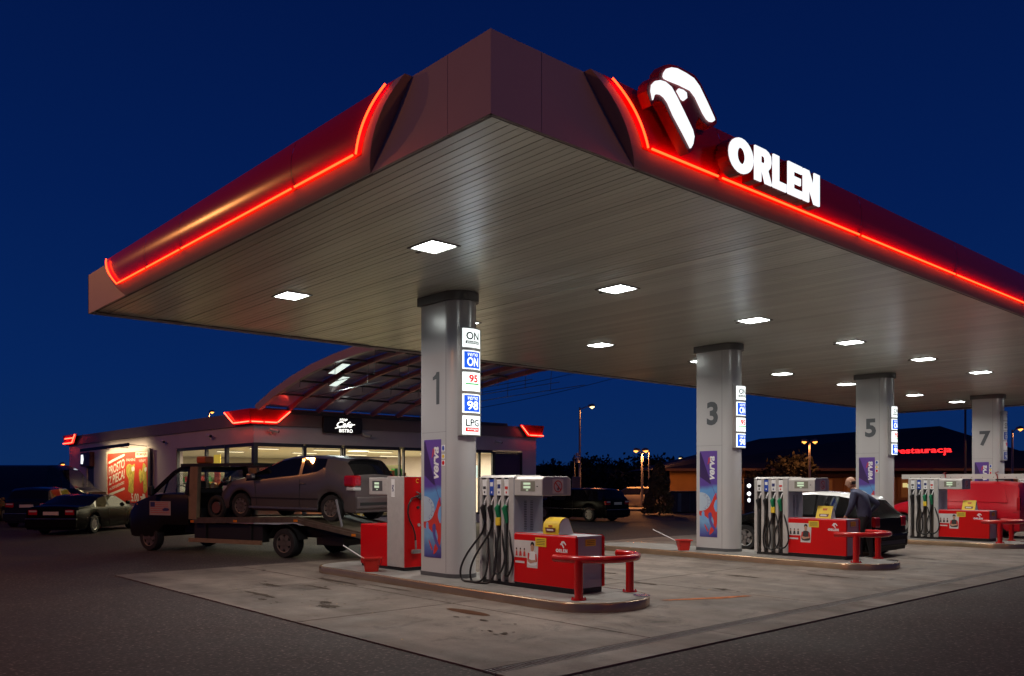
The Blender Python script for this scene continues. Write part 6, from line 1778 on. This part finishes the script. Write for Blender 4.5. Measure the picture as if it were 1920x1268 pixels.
MB().box(0, 0.02, -0.28, 0.28, 2.15, 2.55).build('banner_top', M('banner_yellow', (0.75, 0.55, 0.05), 0.5, em=((0.9, 0.6, 0.05), 0.5)), t)
MB().box(0, 0.02, -0.24, 0.24, 1.55, 2.12).build('banner_low', M('banner_red', (0.6, 0.08, 0.03), 0.5, em=((0.8, 0.12, 0.05), 0.35)), t)
t = thing('lit_menu', 'white lit menu board inside the shop next to the purple panel', 'menu board', (21.55, 26.5, 0))
MB().box(-0.45, 0.45, 0, 0.05, 1.75, 2.25).build('lit_panel', M('menu_white', (0.7, 0.8, 0.75), 0.4, em=((0.75, 0.95, 0.85), 1.1)), t)

# ---------------------------------------------------------------- glass vault between shop and canopy
m_vglass = glassmat('vault_glass', (0.30, 0.33, 0.40), 0.20, 0.15, (0.60, 0.50, 0.53))
m_vred = M('vault_steel_red_grey', (0.50, 0.16, 0.19), 0.45, 0.1)
m_vdk = M('vault_steel_dark', (0.08, 0.075, 0.08), 0.45, 0.3)
vault = thing('glass_vault', 'arched glass and steel roof spanning from the shop towards the canopy', 'glass roof', (0, 0, 0))
vp = [(25.45, 3.92), (24.3, 4.30), (23.1, 4.60), (21.9, 4.83), (20.6, 4.99), (19.2, 5.10), (17.8, 5.13), (16.4, 5.10)]
vxs = [11.95 + 1.06 * k for k in range(7)]
for i, x in enumerate(vxs):
    pts = [(x, y, z) for y, z in vp]
    q = MB()
    for a, b in zip(pts, pts[1:]): q.beam(a, b, 0.09 if i else 0.12, 0.14 if i else 0.24)
    q.build('arch_rib', m_vred if i else M('vault_edge_pale', (0.50, 0.40, 0.42), 0.5), vault)
for (y, z) in vp[:-1:1]:
    MB().box(vxs[0], vxs[-1], y - 0.03, y + 0.03, z - 0.02, z + 0.04).build('purlin', m_vred if y > 25 else m_vdk, vault)
for i in range(6):
    q = MB(); vs = []
    for y, z in vp: vs += [(vxs[i] + 0.04, y, z + 0.085), (vxs[i + 1] - 0.04, y, z + 0.085)]
    q.add(vs, [(2 * k, 2 * k + 1, 2 * k + 3, 2 * k + 2) for k in range(len(vp) - 1)])
    q.build('glass_pane', m_vglass, vault, smooth=30)
for i, x in enumerate(vxs):
    q = MB()
    q.tube([(x, 24.3, 4.22), (x, 21.0, 4.35), (x, 17.2, 4.45)], 0.010, 5)
    for (y, z) in ((22.6, 4.70), (20.6, 4.96), (18.6, 5.1)): q.tube([(x, y, z), (x, y + 0.05, 4.36)], 0.008, 5)
    q.build('tie_rod', m_vdk, vault)
MB().box(vxs[0] - 0.1, 22.5, SY0 - 0.14, SY0 - 0.075, 3.80, 3.92).build('wall_beam', m_vdk, vault)
for k, (x, y, z) in enumerate(((12.35, 21.1, 4.80), (12.95, 22.1, 4.58))):
    t = thing('vault_lamp', 'white floodlight under the glass vault %s' % ('nearest its front arch' if k == 0 else 'just below and right of the first one'), 'floodlight', (x, y, z), 0, 'floodlights under the glass vault')
    t.rotation_euler = (rad(-14), 0, 0)
    MB().box(-0.14, 0.14, -0.42, 0.42, -0.02, 0.04).build('housing', m_silver, t)
    MB().box(-0.12, 0.12, -0.40, 0.40, -0.026, -0.021).build('lamp_glass', M('vault_lamp_glass', (0.9, 0.9, 0.9), 0.3, em=((0.85, 1.0, 0.92), 0.9)), t)
    la = bpy.data.lights.new('vault_light', 'AREA'); la.size = 0.3; la.energy = 30; la.color = (0.85, 1.0, 0.92)
    lo = bpy.data.objects.new('vault_light', la); COL.objects.link(lo); lo.parent = t; lo.location = (0, 0, -0.05)

# overhead wires
def wire(a, b, sag, label):
    pts = []
    for k in range(17):
        t_ = k / 16
        p = Vector(a).lerp(Vector(b), t_); p.z -= sag * 4 * t_ * (1 - t_); pts.append(p)
    q = MB().tube(pts, 0.014, 5); tag(q.build('overhead_wire', m_trim), label, 'wire', 'overhead wires')
wire(W(45, -3.6, 5.2), W(45, 9.0, 8.1), 0.25, 'lower overhead wire in the sky right of the glass vault')
wire(W(45, -3.6, 6.0), W(45, 9.0, 8.9), 0.25, 'upper overhead wire in the sky right of the glass vault')

# ---------------------------------------------------------------- street lamps
SODIUM = (1.0, 0.36, 0.10)
m_sod = M('sodium_lamp', (0.9, 0.6, 0.3), 0.3, em=((1.0, 0.36, 0.06), 3.2))
m_sodw = M('sodium_lamp_pale', (0.9, 0.7, 0.4), 0.3, em=((1.0, 0.70, 0.32), 3.0))
m_pole = M('lamp_pole_steel', (0.28, 0.26, 0.25), 0.5, 0.4)
def street_lamp(base, h, heads, label, watts, rz=0.0, glow=None, size=1.0, col=SODIUM):
    t = thing('street_lamp', label, 'street lamp', (base[0], base[1], 0), rz, 'street lamps')
    MB().tube([(0, 0, 0), (0, 0, h)], [0.09 * size, 0.05 * size], 10).build('pole', m_pole, t, smooth=60)
    for k, (dx, dy, tilt) in enumerate(heads):
        n = math.hypot(dx, dy) or 1
        ux, uy = dx / n, dy / n
        if n > 0.2: MB().tube([(0, 0, h - 0.15), (dx * 0.6, dy * 0.6, h + 0.02), (dx, dy, h + 0.06)], 0.03 * size, 6).build('arm', m_pole, t, smooth=60)
        e = (0.5 if watts > 800 else 0.30) * size
        q = MB(); q.tube([(dx - ux * 0.1, dy - uy * 0.1, h + 0.10), (dx + ux * e * 0.5, dy + uy * e * 0.5, h + 0.12), (dx + ux * e, dy + uy * e, h + 0.12)], [0.06 * size, 0.12 * size, 0.07 * size], 8); q.build('lamp_head', m_pole, t, smooth=60)
        q = MB(); q.tube([(dx + ux * 0.02, dy + uy * 0.02, h + 0.055), (dx + ux * e * 0.5, dy + uy * e * 0.5, h + 0.02), (dx + ux * e * 0.95, dy + uy * e * 0.95, h + 0.06)], [0.05 * size, 0.11 * size, 0.05 * size], 10)
        q.build('lamp_glass', glow or m_sod, t, smooth=60)
        if watts:
            la = bpy.data.lights.new('street_light', 'SPOT'); la.spot_size = rad(172 if d_far(base) else 179); la.spot_blend = 0.08; la.energy = watts; la.color = col; la.shadow_soft_size = 0.15
            lo = bpy.data.objects.new('street_light', la); COL.objects.link(lo); lo.parent = t
            lo.location = (dx + ux * e * 0.5, dy + uy * e * 0.5, h - 0.16)
    return t
def d_far(b): return b[0] * FW[0] + b[1] * FW[1] > 30
def px(x, d): return (x - 960) * d / 1589.0
def hz(y, d): return CAM_H + (903 - y) * d / 1589.0
dirR = lambda k: (RT[0] * k, RT[1] * k, 0)
street_lamp(W(56, px(1087, 56)), hz(764, 56), [dirR(0.65)], 'tall lamp with one pale head right of the shop', 250, glow=m_sodw, size=1.1)
street_lamp(W(49, px(1204, 49)), hz(847, 49), [dirR(-0.22), dirR(0.08)], 'two headed orange lamp in front of the conical shrub', 430, size=0.9)
street_lamp(W(60, px(1217, 60)), hz(846, 60), [dirR(-0.15)], 'single orange lamp just behind the two headed lamp', 260, size=1.0)
street_lamp(W(90, px(1284, 90)), hz(860, 90), [dirR(-0.25)], 'pale lamp rising behind the left roof slope of the restaurant', 120, glow=m_sodw, size=1.3)
street_lamp(W(120, px(1117, 120)), hz(878, 120), [dirR(0.15)], 'distant pale lamp above the black estate car', 0, glow=m_sodw, size=1.0)
street_lamp(W(50, px(1518, 50)), hz(830, 50), [dirR(-0.17), dirR(0.17)], 'bright orange double lamp before the restaurant roof', 150, size=0.95)
street_lamp(W(52, px(1898, 52)), hz(806, 52), [dirR(0.35)], 'orange lamp at the right edge behind column 7', 130, size=1.0)
street_lamp(W(75, px(392, 75)), hz(774, 75), [dirR(0.1)], 'orange lamp head glowing just above the shop parapet', 250, size=1.1)
street_lamp(W(70, px(112, 70)), hz(872, 70), [dirR(0.1)], 'orange lamp beyond the left end of the shop', 200, size=1.0)
# lamps beside and behind the tripod: they gild the left fascia and warm the asphalt
street_lamp((-2.6, 22.1), 8.2, [(0.9, 0.0, 0)], 'street lamp left of the forecourt, outside the frame', 850, size=1.2)
street_lamp((-13.0, 9.5), 8.5, [(0.9, 0.1, 0)], 'street lamp far left of the photographer, outside the frame', 1100, size=1.2)
street_lamp((5.5, -13.0), 9.0, [(0, 0.9, 0)], 'street lamp on the road behind the photographer', 800, size=1.2)
# dark poles
def pole(x, y_top, d, label, r0=0.06):
    b = W(d, px(x, d)); t = thing('utility_pole', label, 'pole', (b[0], b[1], 0), 0)
    MB().tube([(0, 0, 0), (0, 0, hz(y_top, d))], [r0, r0 * 0.7], 8).build('pole', m_darkgrey, t, smooth=60); return t
pole(1810, 755, 55, 'tall dark pole in front of the restaurant left of column 7', 0.09)
p_ = pole(1077, 853, 50, 'short pole with round fittings left of the tall lamp', 0.06)
MB().box(-0.02, 0.42, -0.05, 0.05, hz(860, 50), hz(858, 50) + 0.02).cyl((0.3, 0, hz(856, 50)), 0.14, 0.2, 'z', 10).cyl((0.3, 0, hz(868, 50)), 0.12, 0.2, 'z', 10).build('fitting', m_silver, p_)

# ---------------------------------------------------------------- restaurant
VR = VIEW_ROT
D0 = 58.0
rest = thing('restaurant', 'long low restaurant with dark hipped roof and orange lit walls', 'restaurant', (0, 0, 0))
m_tile = M('roof_tiles_dark', (0.030, 0.024, 0.024), 0.75, bump=(9, 0.4), var=(2, 0.2))
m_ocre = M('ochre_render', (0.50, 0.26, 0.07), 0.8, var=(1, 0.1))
m_woodb = M('timber_brown', (0.10, 0.045, 0.02), 0.7, var=(3, 0.25))
def Wp(l, d, z): return W(d, l, z)
lA, lB = px(1258, D0), px(2010, D0)
ze = hz(880, D0)
# roof: eaves, ridge, two hips
q = MB()
rd = D0 + 7
pts = [Wp(lA - 1.0, D0 - 0.8, ze), Wp(lB, D0 - 0.8, ze), Wp(px(1425, rd), rd, hz(823, rd)), Wp(px(1762, rd), rd, hz(799, rd)), Wp(lB + 2, rd, hz(875, rd)), Wp(lA - 1.0, D0 + 15, ze), Wp(lB, D0 + 15, ze)]
q.add(pts, [(0, 1, 3, 2), (1, 4, 3), (0, 2, 5), (2, 3, 6, 5), (3, 4, 6)])
q.build('roof', m_tile, rest)
def fbox(l0, l1, d0, d1, z0, z1, name, mat, par=None):
    vs = [Wp(l, d, z) for z in (z0, z1) for (l, d) in ((l0, d0), (l1, d0), (l1, d1), (l0, d1))]
    return MB().add(vs, [(0, 3, 2, 1), (4, 5, 6, 7), (0, 1, 5, 4), (1, 2, 6, 5), (2, 3, 7, 6), (3, 0, 4, 7)]).build(name, mat, par if par is not None else rest)
fbox(lA - 1.05, lB, D0 - 0.95, D0 - 0.75, ze - 0.12, ze + 0.05, 'gutter', M('gutter_tan', (0.25, 0.13, 0.06), 0.5))
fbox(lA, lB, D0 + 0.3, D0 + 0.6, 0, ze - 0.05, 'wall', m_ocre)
fbox(px(1400, D0), lB - 0.05, D0 + 0.05, D0 + 0.29, ze - 0.55, ze - 0.06, 'fascia_beam', m_woodb)
m_warmwin = M('warm_room', (0.25, 0.10, 0.03), 0.7, em=((0.30, 0.09, 0.02), 0.22))
for (a, b, t_, bt) in ((1590, 1612, 897, 935), (1692, 1722, 897, 942), (1440, 1500, 900, 940), (1532, 1562, 900, 940)):
    fr_ = fbox(px(a - 6, D0), px(b + 3, D0), D0 + 0.18, D0 + 0.285, 0.3, hz(t_ - 3, D0), 'window', M('window_frame_ochre', (0.55, 0.26, 0.05), 0.6))
    fbox(px(a, D0), px(b, D0), D0 + 0.12, D0 + 0.17, 0.5, hz(t_, D0), 'pane', m_warmwin, fr_)
for (a, b, y0, y1, c_) in ((1694, 1702, 906, 914, (0.9, 0.75, 0.3)), (1703, 1718, 908, 915, (0.7, 0.85, 0.6)), (1706, 1712, 918, 926, (0.5, 0.55, 0.35)), (1722, 1728, 905, 910, (0.9, 0.8, 0.5))):
    fbox(px(a, D0), px(b, D0), D0 + 0.06, D0 + 0.11, hz(y1, D0), hz(y0, D0), 'table_lamp' if c_[0] > 0.6 else 'house_plant', M('glow_%d' % a, c_, 0.5, em=(c_, 0.7 if c_[0] > 0.4 else 0.12)))
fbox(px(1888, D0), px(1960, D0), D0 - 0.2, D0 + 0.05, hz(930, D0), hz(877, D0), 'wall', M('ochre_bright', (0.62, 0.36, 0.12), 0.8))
q = MB(); cx_, cz_, rr_ = px(1752, D0), hz(893, D0), 0.62
q.add([Wp(cx_ + rr_ * math.cos(math.pi * k / 12), D0 - 0.05, cz_ - 0.1 + rr_ * math.sin(math.pi * k / 12)) for k in range(13)], [tuple(range(13))]); q.build('round_window', M('dim_window', (0.16, 0.13, 0.13), 0.3), rest)
# red roof letters
t = thing('roof_letters', 'red lit word restauracja standing on the dark restaurant roof', 'sign', W(D0 - 1.2, px(1732, D0 - 1.2), hz(851, D0 - 1.2)), VR)
DD = D0 - 1.2
q = MB(); m_rl = M('roof_letter_red', (0.8, 0.02, 0.02), 0.4, em=((1.0, 0.018, 0.022), 2.2))
x = px(1679, DD) - px(1732, DD)
W_ = px(1785, DD) - px(1679, DD)
for i, ch in enumerate('restauracja'):
    wch = {'r': 0.75, 't': 0.75, 'j': 0.55, 's': 0.9}.get(ch, 1.1)
    tot = sum({'r': 0.75, 't': 0.75, 'j': 0.55, 's': 0.9}.get(c, 1.1) for c in 'restauracja')
    cw = wch / tot * W_
    vs, fs = text_geo(ch, size=0.62, extrude=0.05, bold=0.006)
    x0_, x1_ = min(v[0] for v in vs), max(v[0] for v in vs)
    ky = 0.88
    off_ = -0.20 if ch == 'j' else 0
    kx_ = (cw - 0.05) / (x1_ - x0_)
    MB().add([(x + cw / 2 + a * kx_, -c, b * ky + off_ + 0.10 * i / 10) for a, b, c in vs], fs).build('letter', m_rl, t)
    x += cw

# lit pictogram totem, containers, brick wall
t = thing('pictogram_totem', 'dark red totem with three lit white pictograms behind column 3', 'sign', W(42, px(1405, 42)), VR)
MB().box(-0.26, 0.26, 0, 0.2, 0.0, hz(897, 42)).build('post_box', M('totem_wine', (0.07, 0.012, 0.015), 0.5), t)
q = MB()
for y in (911, 926, 938):
    z_ = hz(y, 42)
    q.add([(-0.02 + 0.10 * math.cos(k * math.pi / 6) * (1 if y != 938 else (0.9 if k % 3 else 0.6)), -0.006, z_ + 0.11 * math.sin(k * math.pi / 6) * (1 if k % 4 else 0.75)) for k in range(12)], [tuple(range(12))])
q.build('pictogram', M('pictogram_white', (0.8, 0.8, 0.8), 0.4, em=((1, 1, 1), 1.8)), t)
m_cont = M('container_brown', (0.10, 0.07, 0.075), 0.6, var=(3, 0.15))
D1 = 43.0
for k, (a, b, lab) in enumerate(((1250, 1270, 'brown steel bin with red mark in front of the orange wall'), (1271, 1296, 'grey and brown steel container next to the bin, left of column 3'), (1296, 1325, 'brown steel container partly hidden by column 3'))):
    t = thing('steel_container', lab, 'container', W(D1 + 0.3 * k, px((a + b) / 2, D1)), VR)
    hw_ = (px(b, D1) - px(a, D1)) / 2 - 0.01
    MB().box(-hw_, hw_, 0, 0.9, 0.03, hz(923, D1)).build('box', m_cont, t, bevel=0.02)
    MB().box(-hw_ + 0.03, -hw_ + (0.22 if k == 1 else 0.06), -0.02, -0.001, 0.05, hz(925, D1)).build('door_panel', M('container_grey', (0.20, 0.2, 0.24), 0.6), t)
    if k == 0: MB().cyl((0, -0.001, hz(932, D1)), 0.11, -0.01, 'y', 12).build('round_mark', M('mark_red', (0.3, 0.02, 0.03), 0.5), t)
    MB().box(-hw_ - 0.02, hw_ + 0.02, -0.03, 0.92, hz(923, D1) + 0.001, hz(923, D1) + 0.05).build('lid', m_cont, t)
# brick wall and pier: every course is a row of bricks
D2 = 40.0
m_brick = M('brick_red', (0.22, 0.055, 0.04), 0.8, var=(3, 0.3))
m_brick_lit = M('brick_lit', (0.50, 0.27, 0.20), 0.8, var=(3, 0.15))  # same brick made paler: the light on this part is put into its colour
m_mort = M('mortar', (0.42, 0.36, 0.33), 0.85)
def brick_wall(x0, x1, ytop, ybot, D, mat, label):
    t = thing('brick_wall', label, 'wall', W(D, px(x0, D)), VR)
    w_ = px(x1, D) - px(x0, D); z0 = 0.0; z1 = hz(ytop, D)
    MB().box(0, w_, 0.012, 0.24, 0, z1).build('mortar_core', m_mort, t)
    q = MB(); z = z0 + 0.006; r = 0
    while z + 0.065 < z1:
        x = -0.12 * (r % 2)
        while x < w_:
            q.box(max(0, x), min(w_, x + 0.235), 0.0, 0.0115, z, z + 0.062) if min(w_, x + 0.235) - max(0, x) > 0.03 else None
            x += 0.245
        z += 0.075; r += 1
    stuff(q.build('bricks', mat, t))
brick_wall(1016, 1046, 928, 970, D2, m_brick, 'dark red brick wall with pale joints behind the pump base')
brick_wall(1073, 1088, 894, 970, D2 + 0.6, m_brick_lit, 'brick pier, coloured pale pink as if lit, beside the pole, right of the pump head')

# far kerb and verge
q = MB(); a, b = W(47, 8.5), W(40, 16)
MB().add([W(46, 5.5, 0), W(42.5, 20, 0), W(60, 24, 0), W(60, 6, 0), W(46, 5.5, 0.10), W(42.5, 20, 0.10), W(60, 24, 0.10), W(60, 6, 0.10)], [(4, 5, 6, 7), (0, 1, 5, 4), (1, 2, 6, 5), (0, 4, 7, 3)]).build('kerb', M('kerb_stone', (0.22, 0.20, 0.18), 0.8, var=(1, 0.2)), None)
struct(bpy.data.objects['kerb'])
MB().add([W(31.5, 9.2, 0.004), W(31.3, 14, 0.004), W(31.45, 14, 0.004), W(31.65, 9.2, 0.004)], [(0, 1, 2, 3)]).build('road_marking', M('road_paint', (0.45, 0.42, 0.35), 0.7), None)
struct(bpy.data.objects['road_marking'])

# ---------------------------------------------------------------- trees
m_leaf = M('leaf_dark_green', (0.018, 0.024, 0.012), 0.7, var=(2, 0.35))
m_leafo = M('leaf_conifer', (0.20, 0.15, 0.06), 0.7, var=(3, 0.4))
m_bark = M('bark', (0.05, 0.035, 0.025), 0.9)
def tree(base, h, rad_, label, kind='round', seed=1, leaf=None, n=1500, ls=0.22, cat='tree'):
    r = random.Random(seed)
    t = thing('conifer_shrub' if kind == 'cone' else 'broadleaf_tree', label, cat, (base[0], base[1], 0), 0, 'trees beyond the petrol station')
    th = h * 0.35 if kind == 'round' else h * 0.1
    q = MB(); q.tube([(0, 0, 0), (0.05, 0, th), (0.0, 0.1, h * 0.7)], [h * 0.025, h * 0.018, h * 0.006], 8)
    if kind == 'round':
        for k in range(6):
            a = r.uniform(0, 6.28); q.tube([(0, 0, th + h * 0.05 * k * 0.6), (math.cos(a) * rad_ * 0.5, math.sin(a) * rad_ * 0.5, th + h * (0.25 + 0.04 * k))], [h * 0.010, h * 0.004], 5)
    q.build('trunk', m_bark, t)
    q = MB()
    cl = []
    if kind == 'round':
        for k in range(16):
            a, e_ = r.uniform(0, 6.28), r.uniform(-0.6, 1)
            cl.append((math.cos(a) * rad_ * 0.62 * math.sqrt(1 - e_ * e_ * 0.6), math.sin(a) * rad_ * 0.62 * math.sqrt(1 - e_ * e_ * 0.6), h * 0.66 + e_ * h * 0.25, rad_ * r.uniform(0.28, 0.48)))
    for i in range(n):
        if kind == 'round':
            c = cl[r.randrange(16)]
            v = Vector((r.gauss(0, 1), r.gauss(0, 1), r.gauss(0, 0.8))).normalized() * c[3] * r.uniform(0.5, 1.08)
            p = Vector(c[:3]) + v
        else:
            z = r.uniform(0.03, 1) ** 0.9
            rr = rad_ * (1 - z) ** 0.5 * (0.85 + 0.12 * math.sin(z * 17 + seed)) * r.uniform(0.7, 1.08) + 0.04
            a = r.uniform(0, 6.28); p = Vector((math.cos(a) * rr, math.sin(a) * rr, z * h))
        d1 = Vector((r.gauss(0, 1), r.gauss(0, 1), r.gauss(0, 1))).normalized() * ls * r.uniform(0.6, 1.3)
        d2 = d1.cross(Vector((r.gauss(0, 1), r.gauss(0, 1), r.gauss(0, 1)))).normalized() * ls * 0.6
        q.add([p - d1, p + d2, p + d1, p - d2], [(0, 1, 2, 3)])
    stuff(q.build('crown', leaf or m_leaf, t))
    return t
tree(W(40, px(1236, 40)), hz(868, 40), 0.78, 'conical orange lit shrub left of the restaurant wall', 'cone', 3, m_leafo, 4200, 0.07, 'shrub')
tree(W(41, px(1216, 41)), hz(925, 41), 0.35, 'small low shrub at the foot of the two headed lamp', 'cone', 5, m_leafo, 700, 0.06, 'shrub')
far = [(1020, 872, 95, 3.0, 'round dark tree right of the shop wall'), (1062, 880, 100, 2.6, 'low dark tree behind the short pole'), (1104, 868, 98, 3.6, 'tall dark tree behind the tall pale lamp'), (1126, 880, 88, 2.2, 'dark tree behind the distant small lamp'),
       (1146, 888, 90, 1.9, 'thin dark tree above the estate car'), (1196, 862, 96, 3.4, 'large dark tree behind the two headed lamp'), (1240, 866, 80, 2.6, 'dark tree behind the conical shrub'), (1170, 896, 92, 2.0, 'bushy low tree left of the two headed lamp'), (1000, 885, 92, 2.4, 'dark tree just showing right of the shop corner')]
for k, (x, y, d, r_, lab) in enumerate(far):
    tree(W(d, px(x, d)), hz(y, d), r_, lab, 'round', 20 + k, m_leaf, 1300, 0.26)
tree(W(52, px(1478, 52)), hz(858, 52), 1.7, 'leafy tree lit orange in front of the restaurant roof', 'round', 77, M('leaf_street_tree', (0.012, 0.011, 0.006), 0.8, var=(3, 0.4)), 1500, 0.14)
tree(W(50, px(1430, 50)), hz(880, 50), 1.1, 'small tree beside the pictogram totem', 'round', 78, M('leaf_street_tree', (0.06, 0.06, 0.025), 0.7), 900, 0.12)
# distant wood and houses closing the horizon
r = random.Random(5); q = MB()
for i in range(9000):
    l = r.uniform(-150, 170); hgt = 2.4 + 1.3 * math.sin(l * 0.13) + 0.8 * math.sin(l * 0.41 + 1)
    z = r.uniform(0, max(1.2, hgt)); p = Vector(W(135 + r.uniform(0, 10), l, z)); s_ = 0.7
    d1 = Vector((r.gauss(0, 1), r.gauss(0, 1), r.gauss(0, 1))).normalized() * s_; d2 = d1.cross(Vector((r.gauss(0, 1), r.gauss(0, 1), r.gauss(0, 1)))).normalized() * s_ * 0.8
    q.add([p - d1, p + d2, p + d1, p - d2], [(0, 1, 2, 3)])
tag(q.build('distant_trees', m_leaf), 'distant line of dark trees along the horizon', 'trees', kind='stuff')
def house(x0, x1, yt, d, label):
    t = thing('house', label, 'house', W(d, px((x0 + x1) / 2, d)), VR); hw_ = (px(x1, d) - px(x0, d)) / 2; zt = hz(yt, d)
    MB().box(-hw_, hw_, 0, 8, 0, zt * 0.7).build('wall', M('house_wall_dim', (0.12, 0.10, 0.09), 0.8), t)
    q = MB(); q.add([(-hw_ - 0.4, -0.4, zt * 0.69), (hw_ + 0.4, -0.4, zt * 0.69), (hw_ + 0.4, 8.4, zt * 0.69), (-hw_ - 0.4, 8.4, zt * 0.69), (-hw_ * 0.8, 4, zt), (hw_ * 0.8, 4, zt)], [(0, 1, 5, 4), (2, 3, 4, 5), (1, 2, 5), (3, 0, 4)]); q.build('roof', m_tile, t)
    for k in range(3):
        MB().box(-hw_ * 0.6 + k * hw_ * 0.5, -hw_ * 0.6 + k * hw_ * 0.5 + 0.7, -0.02, -0.001, zt * 0.28, zt * 0.5).build('window', m_darkgrey, t)
house(-60, 48, 880, 78, 'dark low house behind the van at the left edge')
house(50, 118, 893, 95, 'small dark house left of the shop')
house(1845, 1990, 842, 75, 'dark roofed house at the right edge behind column 7')
